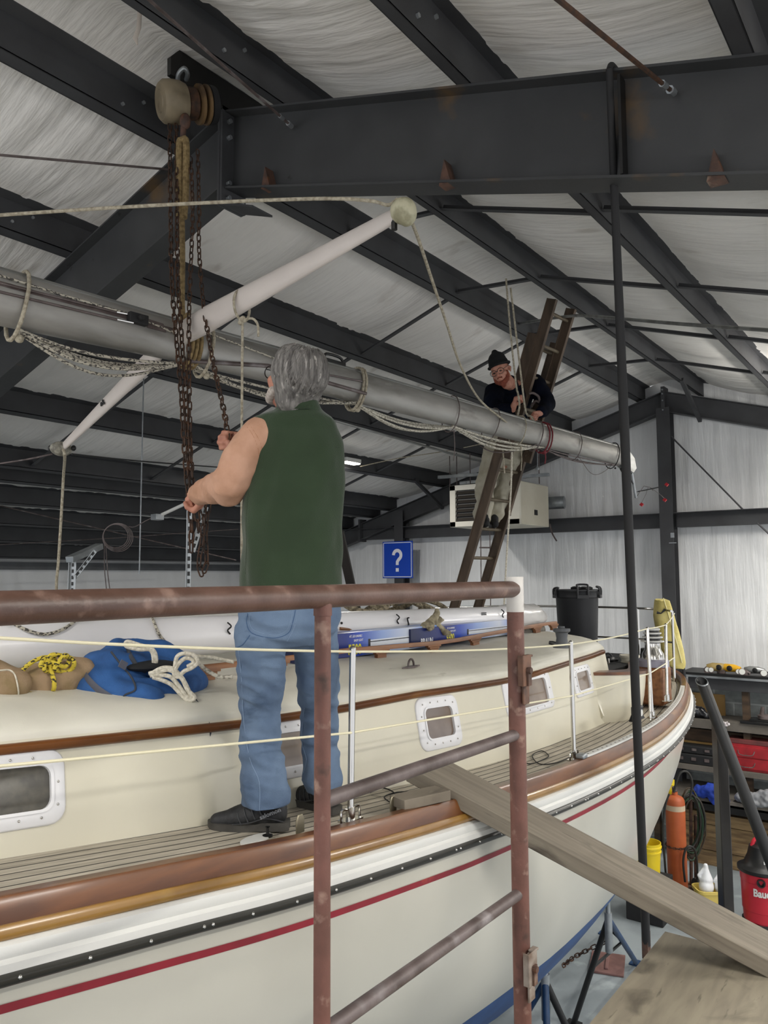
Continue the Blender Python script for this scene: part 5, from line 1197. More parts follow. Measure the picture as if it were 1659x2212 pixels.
# coil of thick old rope behind the boom
rp_ = thing('rope_coil', P(860, 1310, V=3.4), 'heap of thick twisted old rope behind the boom, under the top rail', 'rope')
rnd = random.Random(3)
for k in range(7):
    cx = lerp(775, 935, k/6); c = P(cx, 1309+rnd.uniform(-4, 3), V=3.25); mb = MB(); R1 = rnd.uniform(.09, .15); tl = rnd.uniform(-.5, .5)
    mb.tube([c+bd*(R1*math.cos(2*PI*j/18))+Vector((.15*math.sin(tl)*math.sin(2*PI*j/18)*R1*3, R1*.6*math.sin(2*PI*j/18), .045*math.sin(2*PI*j/18+k))) for j in range(18)], .019, 8, closed=True)
    obj('loop', mb, mat('thick_tan_rope', '#9b9078', .85, 0, '#5e5544', 45, bump=.004, bscale=70) if k == 0 else bpy.data.materials['thick_tan_rope'], rp_)
# dark leaning timber behind the man
a = P(733, 1150, V=4.1); b = P(776, 1345, V=4.1); mb = MB(); mb.bar(a, b, .10, .07, up=(RT.x, RT.y, 0)); tag(obj('timber_prop', mb, mat('dark_timber', '#1f1a16', .7)), 'dark leaning timber showing just past the right side of the vest', 'timber')
# ------------------------------------------------------------------ blue duffel bag
bt = thing('duffel_bag', P(290, 1530, V=2.62), 'open blue duffel bag with dark webbing and white rope spilling out', 'bag')
bluec = mat('blue_canvas', '#2b5a96', .8, 0, '#234b80', 9, bump=.0015, bscale=200); navy = mat('grey_navy_webbing', '#33373f', .75, bump=.0008, bscale=300); grb = mat('grey_webbing', '#565761', .75, bump=.0008, bscale=300)
bc = P(290, 1458, V=2.72); DB = (bc-EYE).dot(FW)
def bp(x, y, dd=0): return P(x, y, d=DB+dd)
parts = [(bp(215, 1482, -.06), (.115, .12, .10)), (bp(188, 1478, -.05), .062, bp(240, 1512, -.13), .055), (bp(240, 1505, -.12), .075, bp(320, 1512, -.12), .065), (bp(232, 1468, .02), (.15, .13, .125)), (bp(300, 1470, .06), (.17, .14, .12)), (bp(365, 1480, .08), (.13, .14, .09)), (bp(400, 1475, .14), (.10, .10, .075)), (bp(215, 1495, -.02), .075, bp(330, 1505, -.03), .07), (bp(190, 1475, .02), .07, bp(255, 1410, .12), .06), (bp(255, 1408, .15), .05, bp(345, 1408, .22), .05), (bp(350, 1410, .22), .06, bp(405, 1440, .2), .055)]
def carve(me):   # hollow the mouth of the bag
    c = bp(325, 1432, -.02)
    for v in me.vertices:
        d = v.co-c; q = Vector((d.dot(RT)/.115, d.dot(UP)/.055, d.dot(FW)/.14)); l = q.length
        if l < 1: v.co += Vector((0, 0, -1))*(1-l)*.07+FW*(1-l)*.05
body = blob('bag_body', parts, bluec, bt, vox=.012, smooth=8, disp=.014, dscale=7, post=carve)
def on_obj(ob, px, py, out=.003):
    k = (P(px, py, d=1)-EYE).normalized(); r = root_of(ob) if ob.parent else ob; inv = r.location
    h, loc, nrm_, _ = ob.ray_cast(EYE-inv, k)
    return (loc+inv-k*out) if h else None
def strip_on(ob, pix, w_, m, name, parent, out=.004, n=6, th=.003):
    pts = []
    P2 = [Vector((x, y, 0)) for x, y in pix]; cv = crom(P2, n)
    for q in cv:
        p = on_obj(ob, q.x, q.y, out)
        if p: pts.append(p)
    if len(pts) < 2: return None
    mb = MB(); mb.tube(pts, [(w_, th)]*len(pts), 8, flat=(pts[-1]-pts[0]).cross(FW)); return obj(name, mb, m, parent)
bpy.context.view_layer.update()
strip_on(body, [(173, 1443), (190, 1468), (215, 1492), (255, 1517)], .014, grb, 'webbing', bt)
strip_on(body, [(240, 1408), (265, 1440), (285, 1465), (292, 1490), (268, 1503), (258, 1530)], .004, navy, 'piping', bt)
strip_on(body, [(166, 1445), (150, 1465), (155, 1495), (190, 1522), (250, 1534)], .004, navy, 'piping', bt)
mb = MB(); mb.ell(bp(324, 1438, .05), (.12, .11, .022)); obj('bag_mouth_shade', mb, mat('bag_shade_black', '#101216', .8), bt, label='dark inside of the open bag')  # black ellipsoid stands in for the shade in the bag mouth
mb = MB(); mb.box(bp(266, 1436, -.09), (.035, .004, .03), Matrix.Rotation(.5, 3, 'Y')); obj('tag', mb, grb, bt)
hd_ = [bp(352, 1517, -.03), bp(368, 1545, -.10), bp(382, 1575, -.14), bp(410, 1592, -.15), bp(438, 1597, -.15), bp(450, 1580, -.14), bp(440, 1550, -.12), bp(422, 1520, -.08), bp(408, 1500, -.02)]
mb = MB(); pts = crom(hd_, 6); mb.tube(pts, [(.0135, .0025)]*len(pts), 8, flat=(RT+UP*.3)); obj('carry_strap', mb, navy, bt)
strip_on(body, [(270, 1393), (283, 1420), (300, 1445), (315, 1452)], .010, navy, 'carry_strap', bt)
twist = M['rope_w']
def coil(name, pix, r, m, lab, dd=-.06, closed=False): pts = crom([bp(x, y, dd if len(z) < 1 else z[0]) for x, y, *z in pix], 6, closed); mb = MB(); mb.tube(pts, r, 8, closed=closed); return tag(obj(name, mb, m), lab, 'rope', 'white ropes in the blue bag')
for i, (pp_, lab) in enumerate((
    ([(335, 1445), (337, 1420), (328, 1402), (300, 1393), (275, 1386), (273, 1396), (300, 1403), (325, 1404), (332, 1425), (330, 1445)], 'white rope loop standing out of the bag mouth at the back'),
    ([(322, 1455), (345, 1450), (368, 1448), (392, 1465), (405, 1490), (420, 1505), (413, 1512), (400, 1500), (385, 1480), (368, 1462), (345, 1458), (325, 1460)], 'white rope hank flopping over the strap'),
    ([(330, 1463), (352, 1470), (372, 1480), (388, 1497), (405, 1512), (412, 1505), (402, 1480), (390, 1460), (372, 1444), (350, 1443), (332, 1452)], 'lower white rope hank falling to the strap end'),
    ([(378, 1440), (382, 1420), (395, 1412), (418, 1415), (427, 1430), (415, 1442), (398, 1450), (385, 1462), (376, 1455), (385, 1435), (400, 1422), (414, 1424), (418, 1432), (405, 1440)], 'small tidy white rope coil at the right end of the bag'))):
    coil('rope', pp_, .0085, twist, lab, -.10 if i else .0)
rope('rope', [bp(425, 1418, .1), bp(455, 1420, .15), bp(480, 1425, .2), bp(505, 1430, .2)], .008, M['rope_w'], 'pale rope leading off behind the jeans from the blue bag')
rope('rope', [bp(428, 1432, .0), bp(450, 1450, -.0), bp(475, 1462, -.0), bp(503, 1462, .0)], .008, M['wbraid'], 'pale rope sagging over the grab rail beside the jeans')
# tan bundled cover with yellow line, and the zippered tan bag at the edge
tanc = mat('tan_canvas', '#9a8266', .85, 0, '#84704f', 9, bump=.002, bscale=120)
def bq(x, y, dd=0): return P(x, y, d=2.95+dd)
tb = blob('canvas_cover', [(bq(60, 1485), .085, bq(110, 1470, .05), .09), (bq(110, 1470, .05), .085, bq(170, 1455, .12), .07), (bq(75, 1497, -.02), .05, bq(140, 1487, .05), .045)], tanc, vox=.012, smooth=8, disp=.018, dscale=9); tag(tb, 'tan canvas cover bundled up under the yellow rope', 'canvas cover')
tb2 = blob('canvas_bag', [(bq(-40, 1490, -.1), .13, bq(15, 1487, -.1), .085), (bq(-60, 1500, -.1), .1, bq(10, 1505, -.12), .05)], tanc, vox=.012, smooth=8, disp=.01, dscale=9); tag(tb2, 'tan canvas bag with white zip at the left picture edge', 'bag')
bpy.context.view_layer.update()
s_ = strip_on(tb2, [(0, 1449), (20, 1448), (32, 1458), (38, 1480), (40, 1500), (36, 1512), (15, 1516)], .007, M['rope_w'], 'zip', tb2, .004)
if s_: 
    for v in s_.data.vertices: v.co -= Vector((0, 0, 0))
ypix = [(38, 1485), (48, 1450), (70, 1430), (95, 1420), (108, 1423), (98, 1440), (88, 1438), (95, 1425), (115, 1420), (118, 1440), (108, 1450), (95, 1445), (103, 1428), (125, 1435), (140, 1440), (150, 1425), (140, 1415), (125, 1432), (118, 1445), (135, 1450), (155, 1445), (160, 1430), (148, 1420), (110, 1415), (108, 1440), (115, 1465), (117, 1485), (108, 1497), (80, 1500), (55, 1497)]
mb = MB(); rnd = random.Random(5); mb.tube(crom([bq(x, y, -.10+rnd.uniform(-.02, .02)+.12*(x-40)/120) for x, y in ypix], 6), .0085, 8); tag(obj('rope', mb, M['yfleck']), 'yellow black-flecked rope tangled over the tan canvas cover', 'rope')
# thin dark cable on the side deck by the second stanchion, and the small white deck plate with fitting
def dk(x, y): 
    q = P(x, y, Z=2.75); return Vector((q.x, q.y, deckz(q.x, q.y)+.006))
def onb(x, y, z0=2.80):
    z = z0
    for _ in range(6): q = P(x, y, Z=z); z = deckz(q.x, q.y)+.006
    return q
rope('wire', [onb(x, y) for x, y in ((1090, 1625), (1105, 1618), (1125, 1640), (1145, 1650), (1175, 1640), (1185, 1632), (1170, 1622), (1150, 1632), (1165, 1650), (1200, 1648), (1232, 1635))], .003, M['black_rough'], 'thin dark cable tangled on the side deck by the middle stanchion', 'cable', 6)
rope('wire', [onb(x, y, 2.85) for x, y in ((800, 1712), (822, 1702), (845, 1708), (862, 1725), (850, 1735), (830, 1722), (855, 1712), (890, 1710))], .003, M['black_rough'], 'thin dark cable lying on the deck behind the plank end', 'cable', 6)
wp2 = thing('deck_plate', onb(560, 1818, 2.85), 'small white oval plate with black knob lying by the shoe', 'plate')
c = onb(553, 1814, 2.86); mb = MB(); mb.lathe([(.001, 0), (.06, 0), (.06, .006), (.001, .007)], c, n=24); 
for v in mb.v: v.x = c.x+(v.x-c.x)*1.15; v.y = c.y+(v.y-c.y)*.55
obj('plate', mb, M['white'], wp2); c2 = onb(578, 1811, 2.86)+Vector((0, 0, .006)); mb = MB(); mb.lathe([(.018, 0), (.018, .006), (.006, .010), (.005, .03), (.009, .034), (.001, .036)], c2, n=16); obj('knob', mb, M['black'], wp2)
# ------------------------------------------------------------------ aft: bin, cover, bucket, small gear
bn = thing('rubbish_bin', P(1250, 1420, d=8.3), 'large black plastic bin with clip handles standing in the cockpit', 'bin')
c = P(1249, 1400, d=8.3); c = Vector((c.x, c.y, 0)); zt = P(1249, 1274, d=8.3).z; zbm = 2.935; binp = mat('black_bin_plastic', '#26272a', .5, bump=.0006, bscale=120)
mb = MB(); mb.lathe([(.195, zbm), (.20, zbm+.02), (.222, zt-.09), (.224, zt-.085), (.235, zt-.08), (.237, zt-.02), (.243, zt-.012), (.243, zt), (.226, zt+.004), (.22, zt-.015)], c, n=40, caps=False); obj('bin_body', mb, binp, bn, smooth=35)
mb = MB(); mb.lathe([(.225, zt-.012), (.20, zt+.004), (.10, zt+.006), (.001, zt+.008)], c, n=32, caps=False); obj('bin_lid', mb, M['black_rough'], bn)
for ang, s in ((math.atan2(-c.y, -c.x)+.25, 1), (math.atan2(-c.y, -c.x)+1.35, .8), (math.atan2(-c.y, -c.x)-1.2, .7)):
    n_ = Vector((math.cos(ang), math.sin(ang), 0)); tt = Vector((-n_.y, n_.x, 0)); b_ = c+n_*.247+Vector((0, 0, zt-.06)); w_ = .055*s
    mb = MB(); mb.tube(crom([b_-tt*w_, b_-tt*w_+Vector((0, 0, .09*s)), b_-tt*w_*.9-n_*.03+Vector((0, 0, .115*s)), b_+tt*w_*.9-n_*.03+Vector((0, 0, .115*s)), b_+tt*w_+Vector((0, 0, .09*s)), b_+tt*w_], 3), .011, 8); mb.box(b_+Vector((0, 0, -.01)), (.02, .12*s, .035), Matrix.Rotation(ang, 3, 'Z')); obj('handle', mb, binp, bn)
mb = MB(); rnd = random.Random(2)
for k in range(7): a = rnd.uniform(0, 6.28); mb.ell(c+Vector((.12*math.cos(a), .12*math.sin(a), zt+.015)), (.06, .05, .022), nu=10, nv=6)
tag(obj('bin_bag', mb, mat('shiny_black_bag', '#17181a', .2)), 'crumpled shiny black plastic on the lid of the bin', 'plastic bag')
# yellow horseshoe buoy cover on the pushpit
yc = mat('pale_yellow_cover', '#cfc27c', .7, 0, '#bfb064', 5, bump=.004, bscale=22, bstretch=(1, 1, 3)); DY = 7.75
bu = thing('buoy_cover', P(1448, 1445, d=DY), 'pale yellow cloth horseshoe buoy cover strapped to the stern rail', 'buoy cover')
spine = [(1430, 1296), (1434, 1330), (1442, 1365), (1451, 1400), (1458, 1430), (1462, 1441)]; wd_ = [.060, .095, .105, .105, .095, .06]
rr_ = []
for (x, y), w_ in zip([(q.x, q.y) for q in crom([Vector((a, b, 0)) for a, b in spine], 4)], [interp(i, [(k*4, v) for k, v in enumerate(wd_)]) for i in range(21)]):
    cc = P(x, y, d=DY); ring = []
    for k in range(20):
        a = 2*PI*k/20; cx = math.copysign(abs(math.cos(a))**.6, math.cos(a)); sy = math.copysign(abs(math.sin(a))**.6, math.sin(a)); ring.append(cc+RT*(w_*cx)+FW*(.085*sy)+UP*(.012*noise.noise((y*.08, k*.6, 0))))
    rr_.append(ring)
mb = MB(); mb.rings(rr_); yo = obj('cover', mb, yc, bu, smooth=60)
mb = MB(); mb.tube([P(x, y, d=DY-.09) for x, y in ((1433, 1292), (1443, 1325), (1455, 1365), (1465, 1400), (1473, 1432))], .005, 6); obj('piping', mb, mat('yellow_piping', '#e3dba6', .6), bu)
mb = MB(); mb.tube([P(x, y, d=DY-.10) for x, y in ((1419, 1323), (1428, 1325), (1437, 1316))], [(.014, .003), (.005, .003), (.014, .003)], 8, flat=UP); obj('strap', mb, M['black'], bu)
mb = MB(); mb.tube([P(x, y, d=DY+.02) for x, y in ((1474, 1425), (1480, 1470), (1486, 1500))], [(.016, .004)]*3, 8, flat=RT); obj('strap', mb, M['black'], bu, label='black strap hanging below')
# pail, brush, grinder aft
pl_ = thing('pail', P(1360, 1440, d=7.4), 'off-white plastic pail standing behind the coaming', 'pail')
c = P(1361, 1445, d=7.4); mb = MB(); zt = P(1361, 1415, d=7.4).z; zb = zt-.19; mb.lathe([(.001, zb), (.074, zb), (.086, zt-.02), (.094, zt-.02), (.094, zt), (.086, zt), (.08, zb+.02)], Vector((c.x, c.y, 0)), n=28, caps=False); obj('bucket', mb, mat('offwhite_plastic', '#cdc8b8', .5), pl_)
mb = MB(); mb.tube([Vector((c.x, c.y, zt-.015))+RT*(.092*math.cos(a))+Vector((0, 0, -.10*math.sin(a))) for a in [PI*k/10 for k in range(11)]], .003, 6); obj('handle', mb, M['galv'], pl_)
c = P(1318, 1424, d=7.3); mb = MB(); mb.ell(c, (.07, .05, .03)); mb.tube([c-RT*.09, c+RT*.07], .022, 10); mb.tube(crom([c-RT*.06, c-RT*.04+UP*.05, c+RT*.0+UP*.05, c+RT*.03], 3), .008, 6); tag(obj('deck_light', mb, M['black']), 'small black fitting with handle on the coaming aft of the cabin', 'fitting')
mb = MB(); 
for s in (-1, 1): q = P(1311+4*s, 1435, d=6.7); mb.tube([q, q+Vector((0, 0, .05))], .008, 8)
tag(obj('fairlead', mb, M['chrome']), 'pair of small bright posts on the coaming', 'fitting')
c = P(1395, 1418, d=7.9); mb = MB(); mb.tube([c-UP*.12, c+UP*.08], [.07, .05], 12); mb.box(c+RT*.09+UP*.03, (.02, .16, .2), Matrix.Rotation(YAW, 3, 'Z')); tag(obj('lantern', mb, mat('dark_green_metal', '#2a2d28', .5)), 'dark lantern-like gear behind the striped winch', 'gear')
# ================================================================== end-wall benches and gear
BU = 11.2
def W(x, y, U=BU): return P(x, y, U=U)
wood_d = mat('dark_bench_wood', '#4f3d2c', .75, 0, '#33281d', 2.5, stretch=(1, 1, 6), spots=[('#1d1712', 4, .64, .74)]); wood_l = mat('bench_plywood', '#a98850', .65, 0, '#8f6f3c', 2.2, stretch=(1, 1, .4), spots=[('#6b4f2a', 3, .66, .74)])
wood_p = mat('stacked_plank_wood', '#8d7551', .75, 0, '#5f4b33', 2, stretch=(1, 1, 8), spots=[('#3a2d20', 2.6, .58, .72, (1, .8, 5))]); greyw = mat('grey_shelf_board', '#6b655d', .75, 0, '#57524b', 3)
bench = thing('workbench', (BU, 2.2, 0), 'long timber workbench with shelves along the end wall, black steel shelf on top', 'workbench')
def hbox(name, y0, y1, x0, x1, U0_, U1_, m, lab=None, bev=.002):
    """board seen between image heights y0..y1 at the middle of x0..x1; runs along the wall"""
    xm = (x0+x1)/2; zt, zb = W(xm, y0, U0_).z, W(xm, y1, U0_).z; v0, v1 = W(x1, (y0+y1)/2, U0_).y, W(x0, (y0+y1)/2, U0_).y
    mb = MB(); mb.span((U0_, v0, zb), (U1_, v1, zt)); return obj(name, mb, m, bench, bev=bev, label=lab), zt
s1, Z1 = hbox('top_shelf', 1460, 1466, 1470, 1760, 11.0, 11.6, M['black'], 'black steel top shelf')
hbox('shelf_edge', 1466, 1471, 1470, 1760, 10.99, 11.02, M['galv'], 'bright edge of the top shelf')
hbox('shelf_beam', 1472, 1496, 1487, 1760, 11.05, 11.15, M['steel'])
_, Z2 = hbox('shelf', 1563, 1583, 1455, 1760, 11.05, 11.6, greyw)
hbox('back_board', 1497, 1566, 1450, 1566, 11.5, 11.54, wood_l, 'yellow plywood back panel')
hbox('back_board', 1585, 1622, 1450, 1760, 11.30, 11.34, wood_d, 'dark stained board under the shelf')
hbox('back_board', 1600, 1640, 1440, 1540, 11.26, 11.29, wood_l, 'small yellow plywood piece')
_, Z3 = hbox('shelf', 1666, 1678, 1440, 1760, 11.0, 11.6, greyw)
_, Z4 = hbox('bench_top', 1735, 1748, 1430, 1760, 10.75, 11.6, greyw)
hbox('bench_front', 1748, 1768, 1500, 1760, 10.75, 10.8, M['black'], 'black front edge of the bench')
for k, (y0, y1) in enumerate(((1770, 1795), (1796, 1824), (1825, 1852), (1853, 1880), (1881, 1910))): hbox('stacked_plank', y0, y1, 1470, 1760, 10.9+.02*(k % 2), 11.4, wood_p)
mb = MB()
for v in (3.5, 2.3, .9): mb.span((11.1, v, 0), (11.2, v+.08, Z1-.12))
obj('upright', mb, wood_d, bench)
def sit(x, U=11.2, z=0): q = W(x, 1500, U); return Vector((U, q.y, z))
# tools on the top shelf
def grinder(x, m, lab, s=1, ang=0):
    c = sit(x, 11.12, Z1+.003); t = thing('angle_grinder' if s > 0 else 'tool', c, lab, 'power tool', 'tools on the black shelf'); s = abs(s)
    R_ = Matrix.Rotation(ang, 3, 'Z'); mb = MB()
    mb.tube([c+R_ @ Vector(p)*s for p in ((0, -.10, .05), (0, -.03, .06), (0, .06, .06), (0, .12, .055))], [.03*s, .042*s, .045*s, .03*s], 14); obj('tool_body', mb, m, t, bev=.003)
    mb = MB(); mb.lathe([(.03*s, 0), (.05*s, .005), (.05*s, .02), (.03*s, .03)], c+R_ @ Vector((-.02, .10, .02))*s, R_ @ Vector((-1, 0, .3)), n=18); obj('guard', mb, M['rung'], t)
    mb = MB(); mb.lathe([(.028*s, 0), (.03*s, .004), (.02*s, .01)], c+R_ @ Vector((-.045, .0, .06))*s, (-1, 0, 0), n=14); obj('vent', mb, M['black'], t)
    mb = MB(); mb.tube(crom([c+R_ @ Vector(p)*s for p in ((0, -.10, .05), (0, -.16, .03), (-.02, -.20, .012))], 4), .008, 6); obj('cord', mb, M['black_rough'], t); return t
tanp = mat('tan_tool_plastic', '#9b8650', .6, 0, '#83703f', 12); yelp = mat('yellow_tool_plastic', '#d9a520', .5)
grinder(1555, tanp, 'faded tan power tool on the black shelf, beside a yellow one', 1.25, .25)
grinder(1582, yelp, 'bright yellow power tool on the black shelf', 1.2, -.2)
grinder(1634, M['alu'], 'grey metal power tool on the black shelf near the right edge', 1.1, .1)
gr = mat('gauge_face', '#c9cac4', .4)
for k, (x, lab) in enumerate(((1530, 'small round gauge, leftmost on the black shelf beside the slanting pipe'), (1538, 'small round gauge just left of the tan tool'), (1597, 'small round gauge tilted behind the larger one'), (1605, 'round white gauge right of the yellow tool'), (1652, 'round white gauge at the right picture edge'))):
    c = sit(x, 11.04, Z1+.043); t = thing('gauge', c-Vector((0, 0, .04)), lab, 'gauge', 'gauges on the black shelf'); r = (.034, .034, .034, .043, .043)[k]
    n_ = Vector((-1, -.25, .12)).normalized(); mb = MB(); mb.lathe([(r*.9, -.02), (r, -.018), (r, .012), (r*.88, .014)], c, n_, n=22); obj('case', mb, M['rung'], t, smooth=30); mb = MB(); mb.lathe([(r*.86, .0), (.001, .0005)], c+n_*.0145, n_, n=22, caps=False); obj('dial', mb, gr, t)
# black plastic sheet, sander on the middle shelf
c = sit(1505, 11.15, Z2); blk = mat('shiny_black_sheet', '#19191c', .25)
tag(blob('plastic_sheet', [(c+Vector((0, .28, .05)), .06, c+Vector((0, .05, .09)), .09), (c+Vector((0, 0, .07)), .08, c+Vector((0, -.2, .03)), .035)], blk, vox=.015, smooth=2, disp=.03, dscale=14), 'heap of shiny black plastic on the middle shelf beside the boat stern', 'plastic sheet')
c = sit(1640, 11.15, Z2); t = thing('bench_grinder', c, 'black bench tool with round plate on the middle shelf at the right edge', 'power tool')
mb = MB(); mb.box(c+Vector((0, .05, .02)), (.25, .34, .035)); mb.box(c+Vector((0, -.02, .05)), (.2, .26, .03)); obj('base', mb, M['black'], t, bev=.005); mb = MB(); mb.lathe([(.07, 0), (.085, .01), (.085, .05), (.06, .06)], c+Vector((-.02, -.06, .065)), n=20); mb.tube([c+Vector((-.02, -.02, .10)), c+Vector((-.02, -.04, .22))], [.03, .022], 12); obj('motor', mb, M['rung'], t)
# red toolbox and dark cases
c0_ = W(1572, 1640, 11.0); c1_ = W(1760, 1640, 11.0); t = thing('toolbox', (11.1, c1_.y, Z3), 'scuffed red steel toolbox with two drawers on the lower shelf', 'toolbox'); redp = mat('scuffed_red_paint', '#a5222a', .5, 0, '#8b1c22', 6, spots=[('#5c4a44', 9, .64, .76)])
zt = W(1640, 1612, 11.0).z; mb = MB(); mb.span((11.05, c1_.y, Z3), (11.4, c0_.y, zt)); obj('box', mb, redp, t, bev=.006)
mb = MB(); mb.span((11.045, c1_.y, zt-.005), (11.41, c0_.y+.005, zt+.05)); obj('lid', mb, mat('dull_red_paint', '#6f3634', .6, 0, '#5a2f2c', 5), t, bev=.006)
for k in range(2):
    z = lerp(zt-.03, Z3+.02, k*.5+.25); mb = MB(); mb.span((11.035, c1_.y+.02, z-.065), (11.055, c0_.y-.02, z+.065)); dr = obj('drawer', mb, redp, t, bev=.004); mb = MB(); q = Vector((11.03, c0_.y-.22, z)); mb.tube(crom([q+Vector(p) for p in ((.005, .10, .02), (-.025, .07, -.03), (-.025, -.07, -.03), (.005, -.10, .02))], 4), .006, 6); obj('handle', mb, M['rung'], dr)
c0_ = W(1452, 1640, 11.0); c1_ = W(1545, 1640, 11.0)
for k, (dz, h, lab) in enumerate(((0, .13, 'flat black plastic case, lower of two beside the square post'), (.135, .10, 'flat black plastic case, upper of two beside the square post'))):
    mb = MB(); mb.span((11.02+.03*k, c1_.y, Z3+dz), (11.4, c0_.y, Z3+dz+h)); t = thing('tool_case', (11.2, c1_.y, Z3+dz), lab, 'case', 'black tool cases'); obj('case', mb, M['black_rough'], t, bev=.012); mb = MB()
    for j in range(3): y_ = lerp(c1_.y, c0_.y, .2+.3*j); mb.span((11.01+.03*k, y_-.03, Z3+dz+h*.4), (11.03+.03*k, y_+.03, Z3+dz+h*.7))
    obj('clasp', mb, M['rung'], t)
# cloths on the bench
clb = mat('blue_cloth', '#1c3fa8', .8, 0, '#17348c', 8, bump=.004, bscale=30); clg = mat('grey_cloth', '#8d8f92', .85, 0, '#7a7c80', 8, bump=.004, bscale=30)
c = W(1540, 1735, 10.75); c.z = Z4; tag(blob('cloth', [(c+Vector((.0, .17, .07)), .08, c+Vector((-.02, -.06, .12)), .09), (c+Vector((-.05, 0, .05)), .07, c+Vector((-.05, -.18, .04)), .05), (c+Vector((-.06, .0, .0)), .05, c+Vector((-.07, -.1, -.03)), .035)], clb, vox=.014, smooth=2, disp=.035, dscale=10), 'bright blue cloth heaped on the bench behind the square post', 'cloth')
c = W(1632, 1730, 10.8); c.z = Z4; tag(blob('cloth', [(c+Vector((0, .16, .06)), .07, c+Vector((0, -.16, .11)), .11), (c+Vector((-.05, .1, .05)), .06, c+Vector((-.05, -.25, .05)), .07)], clg, vox=.014, smooth=2, disp=.04, dscale=10, dseed=9), 'crumpled grey cloth on the bench at the right edge', 'cloth')
# gas cylinder with hoses
cyl = P(1464, 1900, d=8.9); cyl = Vector((cyl.x, cyl.y, 0)); zt = P(1464, 1722, d=8.9).z; t = thing('gas_cylinder', cyl, 'orange gas cylinder with pale shoulder band standing under the stern', 'gas cylinder')
org = mat('orange_cylinder_paint', '#b0592c', .55, 0, '#a34e25', 4, spots=[('#5b3a28', 9, .66, .74, (1, 1, .5))]); r = .108
mb = MB(); mb.lathe([(r*.95, 0), (r, .01), (r, zt-.09), (r*.97, zt-.05), (r*.8, zt-.02), (r*.45, zt), (r*.3, zt+.005), (r*.3, zt+.04)], cyl, n=32); obj('cylinder', mb, org, t, smooth=40)
mb = MB(); mb.lathe([(r*1.006, zt-.16), (r*1.006, zt-.10)], cyl, n=32, caps=False); obj('label', mb, mat('pale_label', '#b6a48a', .6), t); mb = MB(); mb.lathe([(.02, zt+.04), (.03, zt+.05), (.03, zt+.09), (.015, zt+.1)], cyl, n=12); obj('valve', mb, M['rung'], t)
zc = P(1464, 1835, d=8.8).z; cc_ = chain_mb([cyl+Vector((math.cos(a)*(r+.01), math.sin(a)*(r+.01), zc)) for a in [2*PI*k/16 for k in range(17)]], .032, .004, .010, .019); tag(obj('chain', cc_, M['rustchain']), 'rusty chain tied round the orange cylinder', 'chain')
mb = MB(); zl = P(1464, 1850, d=8.8).z; mb.lathe([(r*1.02, zl), (r*1.02, zl+.004)], cyl, n=24)
hm = [mat('hose_dark_green', '#1f3a24', .5), mat('hose_black', '#23221e', .5), mat('hose_brown', '#3a2f22', .5)]
rnd = random.Random(4); cart = thing('hose_coil', P(1500, 1850, d=9.0), 'coils of green and black hose hanging beside the orange cylinder', 'hose')
for k in range(9):
    mb = MB(); m_ = hm[0] if k in (1, 4, 6) else hm[(k % 2)+1]; c = P(1490+rnd.uniform(-3, 7), 1780+rnd.uniform(-8, 8), d=9.05+.02*k); ra, rb = rnd.uniform(.10, .17), rnd.uniform(.30, .42)
    mb.tube([c+RT*(ra*math.cos(2*PI*j/22))+UP*(rb*math.sin(2*PI*j/22))+FW*rnd.uniform(-.01, .01) for j in range(22)], .010, 6, closed=True); obj('hose_loop', mb, m_, cart)
for k, pts in enumerate(([(1440, 1905), (1436, 1860), (1432, 1790), (1437, 1740), (1445, 1715)], [(1480, 1905), (1476, 1860), (1484, 1830), (1500, 1835), (1506, 1870), (1505, 1915)], [(1455, 1712), (1468, 1672), (1485, 1668), (1495, 1690), (1490, 1725)])):
    rope('hose', [P(x, y, d=8.75) for x, y in pts], .013, hm[1], ('black hose hanging left of the orange cylinder', 'black hose looping right of the orange cylinder', 'black hose arching above the orange cylinder')[k], 'hose', 8)
mb = MB(); q0 = P(1494, 1930, d=9.2); mb.tube([Vector((q0.x, q0.y, .1)), P(1492, 1720, d=9.2)], .02, 10); q1 = P(1504, 1930, d=9.2); mb.tube([Vector((q1.x, q1.y, .1)), P(1502, 1760, d=9.2)], .02, 10); mb.box(Vector((q0.x-.1, q0.y+.1, .08)), (.4, .4, .03)); ct = tag(obj('cylinder_cart', mb, M['rust']), 'rusty red cart frame behind the orange cylinder', 'cart')
mb = MB(); c = P(1508, 1935, d=9.0); mb.lathe([(.05, -.025), (.12, -.03), (.125, 0), (.12, .03), (.05, .025)], Vector((c.x, c.y, .125)), RT, n=24); tag(obj('cart_wheel', mb, M['black_rough']), 'black rubber wheel of the cylinder cart', 'wheel')
